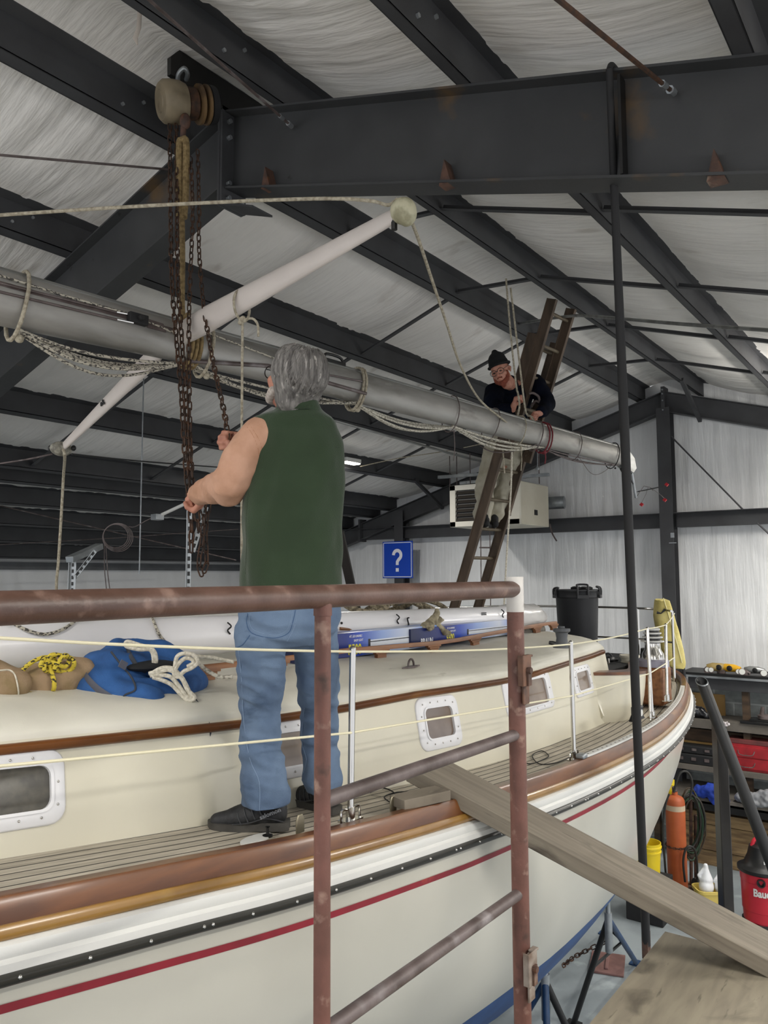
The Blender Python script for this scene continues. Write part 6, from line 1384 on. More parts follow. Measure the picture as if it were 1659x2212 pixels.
# yellow pails and funnel
yl = mat('yellow_pail_plastic', '#d8bd1e', .45)
c = P(1402, 1890, d=8.6); c = Vector((c.x, c.y, 0)); zt = P(1402, 1820, d=8.6).z; t = thing('pail', c, 'yellow plastic pail on a stack under the hull by the black pole', 'pail')
mb = MB(); mb.lathe([(.001, zt-.36), (.115, zt-.36), (.13, zt-.10), (.14, zt-.10), (.14, zt-.085), (.132, zt-.08), (.134, zt-.05), (.144, zt-.05), (.144, zt-.035), (.136, zt-.03), (.138, zt), (.13, zt), (.11, zt-.3)], c, n=30, caps=False); obj('bucket', mb, yl, t, smooth=30)
mb = MB(); mb.span(c+Vector((-.2, -.2, 0)), c+Vector((.2, .2, zt-.365))); tag(obj('crate', mb, M['black_rough'], bev=.01), 'dark crate under the yellow pail, half hidden by the plank', 'crate')
c = P(1448, 1708, d=9.3); mb = MB(); mb.ell(c, (.05, .06, .11)); mb.tube([c+UP*.08, c+UP*.14+RT*.02], [.05, .03], 12); tag(obj('jug', mb, yl), 'yellow plastic jug peeking out between the stern and the cylinder', 'jug')
# white jug, yellow tub
c = P(1533, 1945, d=8.4); c = Vector((c.x, c.y, 0)); t = thing('tub', c, 'pale yellow plastic tub on the floor below the white jug', 'tub'); tb_ = mat('pale_yellow_tub', '#cdb65e', .5)
zt = P(1538, 1918, d=8.4).z; mb = MB(); mb.rings([[c+RT*(a*x)+Vector((FW.x, FW.y, 0))*(b*y)+Vector((0, 0, z)) for x, y in rrect(2, 2, .5, 4)] for a, b, z in ((.12, .10, 0), (.145, .12, zt-.03), (.16, .135, zt-.03), (.16, .135, zt), (.145, .12, zt), (.13, .1, zt-.1))]); obj('basin', mb, tb_, t, smooth=30)
t = thing('jug', c+Vector((0, 0, zt-.1)), 'white plastic jug with moulded handle standing in the yellow tub', 'jug'); wj = mat('white_jug_plastic', '#dcdee0', .35)
def jug(cx, s, h0, h1):
    parts = [(cx+Vector((0, 0, h0+.07)), (.085*s, .07*s, .09)), (cx+Vector((0, 0, h0+.15)), .065*s, cx+Vector((0, 0, h1-.06)), .035*s), (cx+Vector((0, 0, h1-.06)), .03*s, cx+Vector((0, 0, h1)), .024*s), (cx-RT*.05*s+Vector((0, 0, h0+.13)), .016, cx-RT*.075*s+Vector((0, 0, h1-.10)), .016), (cx-RT*.075*s+Vector((0, 0, h1-.10)), .016, cx-RT*.02*s+Vector((0, 0, h1-.03)), .016)]; return parts
h1 = P(1528, 1872, d=8.4).z; blob('jug_body', jug(c+RT*(-.03), 1.1, zt-.06, h1), wj, t, vox=.010, smooth=4)
t2_ = thing('jug', c+Vector((.1, 0, zt-.1)), 'second white jug beside the first, mostly behind the square post', 'jug'); blob('jug_body', jug(c+RT*.13+Vector((0, 0, 0)), 1.0, zt-.06, h1-.06), wj, t2_, vox=.012, smooth=4)
# wet and dry vacuum
c = P(1650, 2010, d=8.2); c = Vector((c.x, c.y, 0)); t = thing('shop_vacuum', c, 'red and black wet-dry vacuum with white lettering at the right edge', 'vacuum cleaner'); vr = mat('vacuum_red', '#b81f30', .4)
z_ = lambda y: P(1650, y, d=8.2-.19).z
zr, zl, zh = z_(1893), z_(1868), z_(1842); zbt = .12
mb = MB(); mb.lathe([(.17, zbt), (.19, zbt+.02), (.195, zbt+.12), (.2, zbt+.125), (.205, zr-.12), (.21, zr-.115), (.215, zr-.02), (.2, zr)], c, n=40); obj('tank', mb, vr, t, smooth=35)
mb = MB(); mb.lathe([(.225, zr-.03), (.235, zr-.02), (.235, zr+.01), (.2, zr+.03), (.17, zr+.05), (.13, zl+.02), (.11, zh-.02), (.08, zh)], c, n=40); obj('lid', mb, M['black'], t, smooth=35)
mb = MB(); mb.tube(crom([c-RT*.09+Vector((0, 0, zh-.02)), c-RT*.05+Vector((0, 0, zh+.05)), c+RT*.05+Vector((0, 0, zh+.05)), c+RT*.09+Vector((0, 0, zh-.02))], 4), .02, 10); obj('carry_handle', mb, vr, t)
fdir = Vector((-FW.x, -FW.y, 0)).normalized(); fr_ = Vector((RT.x, RT.y, 0)).normalized()
pc_ = c+(fdir*.9-fr_*.45).normalized()*.2+Vector((0, 0, zr-.09)); mb = MB(); mb.lathe([(.03, -.02), (.042, 0), (.042, .035), (.03, .035), (.03, 0)], pc_, (fdir*.9-fr_*.45).normalized(), n=18, caps=False); mb.lathe([(.03, .01), (.001, .01)], pc_, (fdir*.9-fr_*.45).normalized(), n=18, caps=False); obj('hose_port', mb, M['black'], t)
def cyl_text(txt, c, rad, z, h, a0, m, name, par, sx=.8):
    mb = text_mb(txt, (0, 0, 0), (1, 0, 0), (0, 1, 0), h, .004, .035, sx); 
    for v in mb.v:
        a = a0-v.x/rad*-1; dirr = fdir*math.cos(a)+fr_*math.sin(a); zz = v.y; o_ = v.z; v.x, v.y, v.z = (c+dirr*(rad+.003+o_))[0], (c+dirr*(rad+.003+o_))[1], z+zz
    obj(name, mb, m, par, smooth=0)
cyl_text('Bauer', c, .208, zr-.235, .075, -.85, M['white'], 'lettering', t); 
mb = MB(); mb.box(c-RT*.0+fdir*.16+Vector((0, 0, zl-.02)), (.005, .09, .03), Matrix((fdir, fr_, Vector((0, 0, 1)))).transposed()); obj('badge', mb, M['white'], t)
for a in (-.8, .8, 2.4, 3.9): 
    q = c+(fdir*math.cos(a)+fr_*math.sin(a))*.19+Vector((0, 0, .045)); mb = MB(); mb.lathe([(.02, -.015), (.045, -.012), (.045, .012), (.02, .015)], q, fr_, n=18); mb.box(q+Vector((0, 0, .05)), (.05, .05, .05)); obj('caster', mb, M['black'], t)
# ------------------------------------------------------------------ unit heater hung by the end wall
hv0, hv1 = P(973, 1095, U=10.3).y, P(1123, 1090, U=10.3).y; hz0, hz1 = P(973, 1139, U=10.3).z, P(973, 1050, U=10.3).z
t = thing('unit_heater', (10.8, (hv0+hv1)/2, hz0), 'cream gas unit heater with black louvres hung by the end wall', 'heater'); hc_ = mat('heater_cream', '#c9c4b2', .45, 0, '#bfb9a6', 2)
mb = MB(); mb.span((10.33, hv1, hz0), (11.3, hv0, hz1)); obj('casing', mb, hc_, t, bev=.01)
mb = MB()
fw_ = .10
mb.span((10.28, hv1, hz0), (10.34, hv1+fw_*3.2, hz1)); mb.span((10.28, hv0-fw_, hz0), (10.34, hv0, hz1)); mb.span((10.28, hv1, hz0), (10.34, hv0, hz0+fw_*.8)); mb.span((10.28, hv1, hz1-fw_*.8), (10.34, hv0, hz1)); obj('front_frame', mb, mat('heater_frame', '#d5d1c4', .45), t, bev=.004)
mb = MB(); mb.span((10.325, hv1+fw_*3.2, hz0+fw_*.8), (10.335, hv0-fw_, hz1-fw_*.8)); obj('grille_back', mb, M['black'], t)
for k in range(7):
    z = lerp(hz0+fw_*.8, hz1-fw_*.8, (k+.5)/7); mb = MB(); mb.prism([(10.29, hv1+fw_*3.2, z-.025), (10.295, hv1+fw_*3.2, z-.025), (10.325, hv1+fw_*3.2, z+.02), (10.32, hv1+fw_*3.2, z+.02)], (0, hv0-fw_-hv1-fw_*3.2, 0)); obj('louvre', mb, mat('louvre_dark', '#39342f', .4) if k == 0 else bpy.data.materials['louvre_dark'], t, smooth=0)
mb = text_mb('R', Vector((10.279, hv1+.24, hz0+.30)), (0, -1, 0), (0, 0, 1), .10, .002, .04); m2_ = text_mb('N', Vector((10.279, hv1+.24, hz0+.13)), (0, -1, 0), (0, 0, 1), .10, .002, .04); mb.add(m2_.v, m2_.f); obj('lettering', mb, M['black'], t, smooth=0)
mb = MB(); mb.box((10.83, hv1-.004, hz0+.2), (.10, .008, .08)); obj('access_plate', mb, M['black'], t)
mb = MB(); mb.tube(crom([(11.3, hv1+.16, hz0+.40), (11.42, hv1+.16, hz0+.40), (11.50, hv1+.10, hz0+.40), (11.52, hv1-.05, hz0+.40), (11.54, hv1-.16, hz0+.40)], 6), .10, 20); obj('flue_pipe', mb, M['galv'], t)
mb = MB(); mb.tube(crom([(11.3, hv1-.01, hz0+.05), (11.3, hv1-.05, hz0-.1), (11.3, hv1-.12, hz0-.22)], 5), .012, 6); obj('wire', mb, M['rung'], t)
mb = MB()
for x, y1, y0 in ((972, 983, 1055), (987, 1012, 1050), (1016, 980, 1048), (1165, 965, 1045)):
    a = P(x, y0, U=10.5); b = P(x, y1, U=10.5); mb.tube([a, Vector((a.x, a.y, min(b.z+.4, roofz(a.y)+.1)))], .008, 6)
obj('hanger_rod', mb, M['rung'], t)
for (x0, y0, x1, y1, U_, lab) in ((947, 1031, 1080, 1022, 10.35, 'grey strut channel above the heater, its left end free'), (994, 1044, 1050, 1038, 10.7, 'short grey strut channel just above the heater louvres'), (1130, 1030, 1186, 1025, 10.5, 'grey strut channel end sticking out right of the ladder')):
    mb = MB(); mb.bar(P(x0, y0, U=U_), P(x1, y1, U=U_), .05, .05); tag(obj('strut_channel', mb, M['galv'], bev=.004), lab, 'steel strut')
mb = MB(); q = P(1161, 1015, U=9.6); mb.tube([q, P(1161, 968, U=9.6)], .005, 6); mb.lathe([(.02, 0), (.03, .02), (.01, .05)], q, n=12); tag(obj('pull_cord', mb, M['galv']), 'thin pull cord with small bell end hanging past the ladder', 'cord')
mb = MB(); 
for x in (943+60, 1025+20): pass
# blue information sign
t = thing('sign', P(858, 1250, U=11.3), 'blue square sign with a white question mark on the column', 'sign')
sa = P(826, 1170, U=11.38); sb = P(891, 1249, U=11.38); sv0, sv1, sz0, sz1 = sb.y, sa.y, P(858, 1249, U=11.33).z, P(858, 1169, U=11.33).z
mb = MB(); mb.span((11.385, sv0, sz0), (11.403, sv1, sz1)); obj('panel', mb, mat('sign_blue', '#1142b0', .35), t, bev=.004)
mb = MB(); e_ = .018; w_ = .012
mb.span((11.381, sv0+e_, sz0+e_), (11.385, sv0+e_+w_, sz1-e_)); mb.span((11.381, sv1-e_-w_, sz0+e_), (11.385, sv1-e_, sz1-e_)); mb.span((11.381, sv0+e_, sz0+e_), (11.385, sv1-e_, sz0+e_+w_)); mb.span((11.381, sv0+e_, sz1-e_-w_), (11.385, sv1-e_, sz1-e_)); obj('border', mb, mat('sign_white', '#e8e8ee', .4), t, smooth=0)
c = Vector((11.383, (sv0+sv1)/2, (sz0+sz1)/2)); S = (sz1-sz0); mb = MB(); R1 = S*.125; th = S*.046; cz1 = c.z+S*.125
arc = [(R1*math.cos(a), R1*math.sin(a)) for a in [math.radians(178-k*12.5) for k in range(19)]]+[(0.012*S+.0, -R1*1.02-.02*S), (0, -R1*1.25-.03*S), (0, -R1-.135*S)]
arc = [(math.cos(math.radians(d))*R1, math.sin(math.radians(d))*R1) for d in range(180, -46, -12)]+[(R1*.32, -R1*1.05), (R1*.02, -R1*1.45), (0, -R1*2.15)]
P3 = [Vector((0, -x, y)) for x, y in arc]; L3 = []; 
for i, p in enumerate(P3):
    d = (P3[min(i+1, len(P3)-1)]-P3[max(i-1, 0)]).normalized(); n_ = Vector((0, -d.z, d.y)); L3.append([Vector((c.x-.004, c.y, cz1))+p+n_*th, Vector((c.x-.004, c.y, cz1))+p-n_*th, Vector((c.x, c.y, cz1))+p-n_*th, Vector((c.x, c.y, cz1))+p+n_*th])
mb.rings(L3); mb.box((c.x-.002, c.y, c.z-S*.275), (.004, th*2.1, th*2.1)); obj('question_mark', mb, bpy.data.materials['sign_white'], t, smooth=0)
# second far ladder stiles and cables behind the wooden ladder
mb = MB(); a = P(1038, 1150, U=10.6); b = P(1037, 1300, U=10.6)
for dx_ in (0, 20): mb.tube([P(1038+dx_, 1128, U=10.6), P(1040+dx_, 1330, U=10.6)], .008, 6)
mb.tube([P(1036, 1183, U=10.6), P(1060, 1183, U=10.6)], .012, 6); tag(obj('cable_drop', mb, M['rung']), 'two thin vertical cables with a crosspiece seen between the ladder rails', 'cable')
# ------------------------------------------------------------------ port side, far left: perforated angle frames, coil of cable
perf = mat('perforated_angle', '#a8adb0', .4, .5)
def angle(name, a, b, w_, lab, holes=True):
    a, b = Vector(a), Vector(b); t = thing(name, Vector((b.x, b.y, min(a.z, b.z))), lab, 'steel angle'); mb = MB(); mb.bar(a, b, w_, .004, up=FW); mb.bar(a-RT*w_/2, b-RT*w_/2, .004, w_, up=FW); obj('angle', mb, perf, t, smooth=0)
    if holes:
        mb = MB(); n_ = int((b-a).length/.05); ax_ = (b-a).normalized()
        for k in range(n_): q = a+ax_*(.03+.05*k)-FW*.003; mb.box(q, (.003, .016, .028), Matrix((FW, ax_.cross(FW), ax_)).transposed())
        obj('hole', mb, M['black'], t, smooth=0)
    return t
D6 = 6.2
_e = P(410, 1100, d=5.2); angle('perforated_post', _e, (_e.x, _e.y, tz(_e.x, _e.y) if abs(_e.y-RV) < 1.1 else 2.8), .03, 'pale perforated steel post behind the hanging chains')
angle('perforated_strut', P(445, 1095, d=5.3), P(416, 1192, d=5.2), .035, 'short pale perforated strut slanting beside the chain loop')
_e = P(158, 1212, d=D6); angle('perforated_post', _e, (_e.x, _e.y, 0), .05, 'pale perforated post under the grey channel at the left')
angle('perforated_strut', P(206, 1190, d=D6), P(151, 1262, d=D6), .03, 'pale perforated brace under the grey channel at the left')
mb = MB(); mb.bar(P(150, 1209, d=D6-.1), P(215, 1180, d=D6+.3), .07, .05); tag(obj('steel_channel', mb, M['galv'], bev=.004), 'short grey steel channel on perforated legs at the left', 'steel channel')
cc2 = thing('cable_coil', P(250, 1160, d=6.6), 'coil of thin pale cable hanging under the far purlins', 'cable')
for k in range(4):
    mb = MB(); c = P(250+k*1.5, 1158+k, d=6.6); mb.tube([c+RT*((.105+.008*k)*math.cos(2*PI*j/24))+UP*((.10+.007*k)*math.sin(2*PI*j/24)) for j in range(24)], .004, 5, closed=True); obj('cable_loop', mb, M['rung'], cc2)
mb = MB(); mb.tube(crom([P(278, 1137, d=6.6), P(291, 1138, d=6.6), P(315, 1125, d=6.6), P(336, 1115, d=6.6)], 4), .004, 5); mb.tube(crom([P(226, 1170, d=6.6), P(226, 1230, d=6.6), P(232, 1290, d=6.6)], 4), .004, 5); mb.tube(crom([P(229, 1180, d=6.6), P(233, 1240, d=6.6), P(240, 1290, d=6.6)], 4), .004, 5); obj('cable_end', mb, M['rung'], cc2)
t = thing('tube_light', P(340, 1118, d=6.6), 'unlit slim tube light with small housing below the far purlins', 'lamp'); mb = MB(); mb.box(P(340, 1117, d=6.6), (.08, .08, .05)); obj('housing', mb, M['galv'], t, bev=.004); mb = MB(); mb.tube([P(349, 1112, d=6.6), P(405, 1086, d=6.5)], .014, 10); obj('tube', mb, M['white'], t)
mb = MB(); _e = P(301, 1240, d=7); mb.tube([_e, (_e.x, _e.y, roofz(_e.y)+.21)], .006, 6); tag(obj('hanging_chain', mb, M['galv']), 'thin vertical cable hanging right of the cable coil', 'cable')
# ------------------------------------------------------------------ boat stands and blocks
bp_ = mat('stand_blue', '#1c3f66', .5, 0, '#163353', 6, spots=[('#6e7276', 8, .68, .75)])
def stand(apex, feet, lab, pad=True):
    t = thing('boat_stand', (apex.x, apex.y, 0), lab, 'boat stand', 'blue tripod boat stands'); 
    for k, f in enumerate(feet): mb = MB(); mb.tube([apex, Vector(f)], .024, 12); mb.box(Vector(f)+Vector((0, 0, .006)), (.12, .12, .012)); obj('leg', mb, bp_ if k != 1 else M['black'], t)
    mb = MB(); mb.lathe([(.03, -.25), (.03, .05), (.018, .05), (.018, .28)], apex, n=14); obj('screw_post', mb, M['galv'], t)
    c = (sum((Vector(f) for f in feet), Vector())/len(feet)); mids = [apex.lerp(Vector(f), .45) for f in feet]; mb = MB()
    for k in range(len(mids)): mb.tube([mids[k], mids[(k+1) % len(mids)]], .012, 8)
    obj('brace', mb, M['black'], t)
    q = apex+Vector((0, 0, .28)); mb = MB(); mb.box(q+Vector((0, .02, .02)), (.25, .2, .035), Matrix.Rotation(-.7, 3, 'X')); obj('pad', mb, M['teak'], t); return t
ap = P(1318, 1960, d=6.9); f1_ = P(1376, 2082, Z=0); f2_ = P(1238, 2214, Z=0); f3_ = P(1398, 2062, Z=0)
ap = Vector((6.75, 2.55, 1.02)); print('apex px', ap)
ap = P(1314, 1985, Z=1.05); stand(ap, [f1_, f2_, f3_+Vector((.2, .5, 0))], 'blue tripod boat stand under the after end of the hull, beside the platform')
ap2 = P(1178, 2120, Z=1.0); stand(ap2, [ap2+Vector((-.5, -.25, -1.0)), ap2+Vector((.3, -.35, -1.0)), ap2+Vector((.1, .6, -1.0))], 'dark boat stand half hidden behind the thick guard post')
ch = chain_mb([P(1218, 2085, Z=.72), P(1240, 2068, Z=.70), P(1270, 2052, Z=.72), P(1295, 2040, Z=.76), P(1316, 2030, Z=.82)], .042, .005, .014, .027); tag(obj('chain', ch, M['rustchain']), 'dark chain slung between the boat stands under the hull', 'chain')
c = P(1312, 2084, Z=0); mb = MB(); mb.box(c+Vector((0, 0, .012)), (.42, .32, .02), Matrix.Rotation(.3, 3, 'Z')); mb.box(c+Vector((0, 0, .03)), (.30, .03, .02), Matrix.Rotation(.3, 3, 'Z')); tag(obj('floor_pad', mb, mat('rusty_pink_plate', '#7b5a55', .7, 0, '#684a45', 8), bev=.004), 'flat reddish steel pad lying on the floor behind the boat stand', 'steel plate')
for k, u in enumerate((1.7, 2.9, 4.0)):
    mb = MB(); mb.span((u-.12, RV-.4, 0), (u+.12, RV+.4, .158)); tag(obj('keel_block', mb, wood_d, bev=.01), 'heavy timber block under the keel, %s from the bow' % ('first', 'second', 'third')[k], 'timber block', 'keel blocks')
# ================================================================== people
skin = mat('skin_ruddy', '#b07a64', .55, 0, '#9c6552', 30); skin2 = mat('skin_pale', '#b98570', .55, 0, '#a8705c', 30)
def hand(parts, wrist, d, pn, s=1.0, curl=1.0, flip=1):
    """closed hand: d from the wrist to the knuckles, pn where the palm faces"""
    wrist = Vector(wrist); d = Vector(d).normalized(); pn = (Vector(pn)-d*d.dot(Vector(pn))).normalized(); ac = d.cross(pn)*flip
    parts.append((wrist-d*.02, .027*s, wrist+d*.03*s, .026*s))
    for k, y in enumerate((-.028, -.009, .010, .027)):
        parts.append((wrist+d*.02*s+ac*y*.7*s, .016*s, wrist+d*.085*s+ac*y*s, .0125*s))
    for k, (y, L1, L2, L3) in enumerate(((-.031, .040, .026, .020), (-.0105, .044, .030, .022), (.0105, .041, .028, .021), (.030, .033, .022, .018))):
        b = wrist+d*(.088 if k in (1, 2) else .082)*s+ac*y*s; p1 = b+(d*.55+pn*.83).normalized()*L1*s; p2 = p1+(pn*.45-d*.9).normalized()*L2*s*curl; p3 = p2+(-d*.7-pn*.7).normalized()*L3*s
        r = (.0092, .0096, .0092, .0082)[k]*s; parts += [(b, r*1.12, p1, r), (p1, r, p2, r*.93), (p2, r*.93, p3, r*.82)]
    t0 = wrist+d*.025*s-ac*.030*s+pn*.008*s; t1 = t0+(d*.6-ac*.45+pn*.6).normalized()*.042*s; t2 = t1+(d*.35+ac*.55+pn*.6).normalized()*.032*s; t3 = t2+(ac*.85+pn*.1+d*.3).normalized()*.024*s
    parts += [(t0, .015*s, t1, .0125*s), (t1, .0118*s, t2, .0105*s), (t2, .0105*s, t3, .009*s)]
def frame(F, up=(0, 0, 1)):
    F = Vector(F).normalized(); S = Vector(up).cross(F).normalized(); U_ = F.cross(S); return F, S, U_
def head(parts, c, F, S, U_, s=1.0):
    """c: centre of the skull between the ears"""
    R_ = Matrix((F, S, U_)).transposed(); q = lambda a, b, z: c+(F*a+S*b+U_*z)*s
    parts += [(q(-.005, 0, .035), (.098*s, .076*s, .088*s), R_), (q(.035, 0, -.03), (.062*s, .058*s, .085*s), R_), (q(.052, 0, -.075), .036*s, q(.066, 0, -.083), .026*s)]
    parts += [(q(.088, 0, .012), .010*s, q(.112, 0, -.022), .0125*s), (q(.104, .010, -.024), .008*s, q(.104, -.010, -.024), .008*s)]          # nose
    parts += [(q(.082, .032, .026), .011*s, q(.088, .008, .024), .009*s), (q(.082, -.032, .026), .011*s, q(.088, -.008, .024), .009*s)]      # brows
    parts += [(q(.088, .018, -.052), .0075*s, q(.095, 0, -.050), .0085*s), (q(.088, -.018, -.052), .0075*s, q(.095, 0, -.050), .0085*s), (q(.086, .014, -.062), .008*s, q(.086, -.014, -.062), .008*s)]   # lips
    parts += [(q(.06, .045, -.018), .022*s, q(.05, .046, -.03), .02*s), (q(.06, -.045, -.018), .022*s, q(.05, -.046, -.03), .02*s)]
    for e in (-1, 1): parts += [(q(-.008, .078*e, .018), .010*s, q(-.016, .086*e, .0), .012*s), (q(-.016, .086*e, .0), .011*s, q(-.006, .078*e, -.028), .009*s)]
    parts += [(q(-.03, 0, -.05), .056*s, q(-.02, 0, -.12), .050*s)]
D1 = 2.80
def b1_(x, y, dd=0): return P(x, y, d=D1+dd)
def onb2(x, y, z0=2.85):
    z = z0
    for _ in range(6): q = P(x, y, Z=z); z = deckz(q.x, q.y)
    return q
heelN, toeN = onb2(622, 1797), onb2(452, 1787); heelF, toeF = onb2(736, 1764), onb2(616, 1727)
print('shoe len', (heelN-toeN).length, (heelF-toeF).length, 'depth', (heelN-EYE).dot(FW), (heelF-EYE).dot(FW))
for h_, t_ in ((heelN, toeN), (heelF, toeF)):
    d_ = (t_-h_).normalized(); m_ = (t_+h_)/2; h_[:] = m_-d_*.148; t_[:] = m_+d_*.148
dN = (heelN-EYE).dot(FW); dF = (heelF-EYE).dot(FW)
man = thing('person', (heelN+heelF)/2, 'grey-haired man on the side deck, seen from behind, green vest, tan sleeves, jeans, holding chain', 'person')
F1, S1, U1_ = frame(-RT*.62+FW*.62+Vector((0, 0, .30)))
hc1 = P(632, 824, d=2.80)
# ankles, knees, hips
aN = heelN+(toeN-heelN)*.28+Vector((0, 0, .085)); aF = heelF+(toeF-heelF)*.28+Vector((0, 0, .085))
kN = P(561, 1528, d=dN+.05); kF = P(690, 1520, d=dF+.0); hN = P(572, 1345, d=2.82); hF = P(675, 1345, d=2.92)
sL = P(556, 940, d=2.80); eL = P(497, 1052, d=2.76); wL_ = P(438, 1068, d=3.04); sR = P(695, 950, d=2.93); eR = P(640, 1085, d=3.22); wR = P(541, 955, d=3.09)
parts = []; head(parts, hc1, F1, S1, U1_, .96)
neck = P(638, 905, d=2.83)
parts += [(hc1-U1_*.07-F1*.0, .050, neck, .05), (neck, .055, P(636, 960, d=2.83), .10), (P(590, 945, d=2.82), .07, P(675, 945, d=2.87), .065), (P(630, 980, d=2.83), .12, P(628, 1150, d=2.83), .115), (P(628, 1150, d=2.83), .11, P(628, 1290, d=2.86), .09), (P(605, 1315, d=2.86), .07, P(655, 1315, d=2.88), .07)]
parts += [(hN, .08, kN, .055), (kN, .055, aN, .042), (hF, .08, kF, .055), (kF, .055, aF, .042), (aN, .033, aN+(toeN-heelN)*.32-Vector((0, 0, .052)), .022), (aF, .033, aF+(toeF-heelF)*.32-Vector((0, 0, .052)), .022)]
parts += [(sL, .055, eL, .042), (eL, .04, wL_, .027), (sR, .055, eR, .042), (eR, .04, wR, .027)]
chp = P(415, 1075, d=3.06); hand(parts, wL_, (P(424, 1088, d=3.16)-wL_), (-RT*.9-UP*.2), 1.0)
hand(parts, wR, (-RT*.95+UP*.05), (-FW), 1.05)
body = blob('body', parts, skin, man, vox=.0055, smooth=5)
# vest: loft of back-view outlines
R1_ = frame(-RT*.5+FW*.85)   # torso heading
vg = mat('green_fleece', '#2f3e2b', .95, 0, '#2b3927', 5, bump=.0015, bscale=260, sheen=.25, spec=.2)
prof = [(862, 603, 686, .070), (876, 597, 692, .072), (888, 590, 700, .072), (904, 548, 722, .095), (925, 540, 732, .112), (955, 545, 741, .125), (1000, 540, 745, .132), (1060, 527, 745, .135), (1120, 524, 743, .138), (1180, 524, 740, .140), (1225, 521, 740, .145), (1255, 521, 743, .146), (1275, 522, 743, .146)]
rr_ = []
cv = crom([Vector((a, b, c)) for a, b, c, _ in prof], 4); dp = crom([Vector((e, 0, 0)) for *_, e in prof], 4)
for i, (q, e) in enumerate(zip(cv, dp)):
    y, xl, xr = q; dd = 2.83+(-.03 if y < 890 else 0)*0+lerp(-.03, 0, min(1, max(0, (y-870)/60))); c = P((xl+xr)/2, y, d=dd); hw = (xr-xl)/2*dd/FPX; ring = []
    for k in range(48):
        a = 2*PI*k/48; ca, sa = math.cos(a), math.sin(a); cx = math.copysign(abs(ca)**.85, ca); sy = math.copysign(abs(sa)**.85, sa)
        w_ = .012*noise.noise((ca*2.2, y*.010, sa*2))+.006*noise.noise((ca*5+y*.012, y*.02, sa*5)) if y > 900 else 0
        t_ = RT*.97+FW*.16
        ring.append(c+t_*(cx*(hw+w_))+(FW-RT*.12).normalized()*(sy*(e.x+w_))+UP*(.006*math.sin(3*a) if y > 1250 else 0))
    rr_.append(ring)
mb = MB(); mb.rings(rr_, caps=False)
col = [c for c in rr_[0]]; cc0 = sum(col, Vector())/48
inner = [[c+(cc0-c)*.10 for c in rr_[0]], [c+(cc0-c)*.13+Vector((0, 0, -.04)) for c in rr_[1]]]; mb.rings([rr_[0]]+inner, caps=False)
vest = obj('vest', mb, vg, man, smooth=80); sd = vest.modifiers.new('sub', 'SUBSURF'); sd.levels = 1; sd.render_levels = 1
vest.modifiers.new('solid', 'SOLIDIFY').thickness = .006
bpy.context.view_layer.update()
seam = mat('dark_green_seam', '#222e1e', .9)
def surf_line(ob, pix, r, m, name, par, out=.001, cl=4):
    pts = []
    for q in crom([Vector((x, y, 0)) for x, y in pix], cl):
        p = on_obj(ob, q.x, q.y, out)
        if p: pts.append(p)
    if len(pts) > 1: mb = MB(); mb.tube(pts, r, 5); return obj(name, mb, m, par)
surf_line(vest, [(578, 964), (640, 966), (700, 966), (740, 967)], .0013, seam, 'yoke_seam', vest, -.0012)
surf_line(vest, [(538, 1060), (532, 1120), (533, 1180), (530, 1240)], .0013, seam, 'side_seam', vest, -.0012)
surf_line(vest, [(600, 888), (620, 884), (650, 882), (690, 886)], .0013, seam, 'collar_seam', vest, -.0012)
# armhole piping left
ts = mat('tan_shirt_cotton', '#bb927a', .85, 0, '#ab8167', 9, bump=.001, bscale=150)
def wrinkle(axis, amp, sc): return None
sl_ = [(P(562, 940, d=2.78), .074, P(528, 990, d=2.75), .070), (P(528, 990, d=2.75), .070, P(500, 1040, d=2.75), .066), (P(520, 1005, d=2.75), .060, P(496, 1058, d=2.77), .060), (P(497, 1048, d=2.76), .058, P(462, 1058, d=2.88), .056), (P(462, 1056, d=2.88), .055, P(430, 1067, d=2.99), .043), (P(575, 960, d=2.80), .075, P(550, 1000, d=2.79), .06)]
def folds(me):
    ax = (P(497, 1048, d=2.76))
    for v in me.vertices:
        q = v.co; d1 = (q-ax).length; w_ = math.exp(-(d1/.14)**2); f = 1-2.8*abs(noise.noise(Vector(((q-ax).dot(RT*.5+UP*.86)*20, q.dot(FW)*7, q.x*5))))
        v.co += v.normal*(f*.006*w_+.004*noise.noise(q*22))
sleeve = blob('shirt_sleeve', sl_, ts, man, vox=.008, smooth=7, disp=.008, dscale=11, post=folds)
rsl = [(sR, .058, eR, .058), (eR, .06, wR+(eR-wR)*.18, .045)]; blob('shirt_sleeve', rsl, ts, man, vox=.010, smooth=5, disp=.006, dscale=12)
bpy.context.view_layer.update()
surf_line(sleeve, [(520, 908), (540, 930), (555, 960), (560, 990)], .0012, mat('rust_thread', '#9a6a4a', .8), 'stitching', sleeve, -.0008); surf_line(sleeve, [(530, 905), (548, 930), (563, 958), (567, 985)], .0012, bpy.data.materials['rust_thread'], 'stitching', sleeve, -.0008)
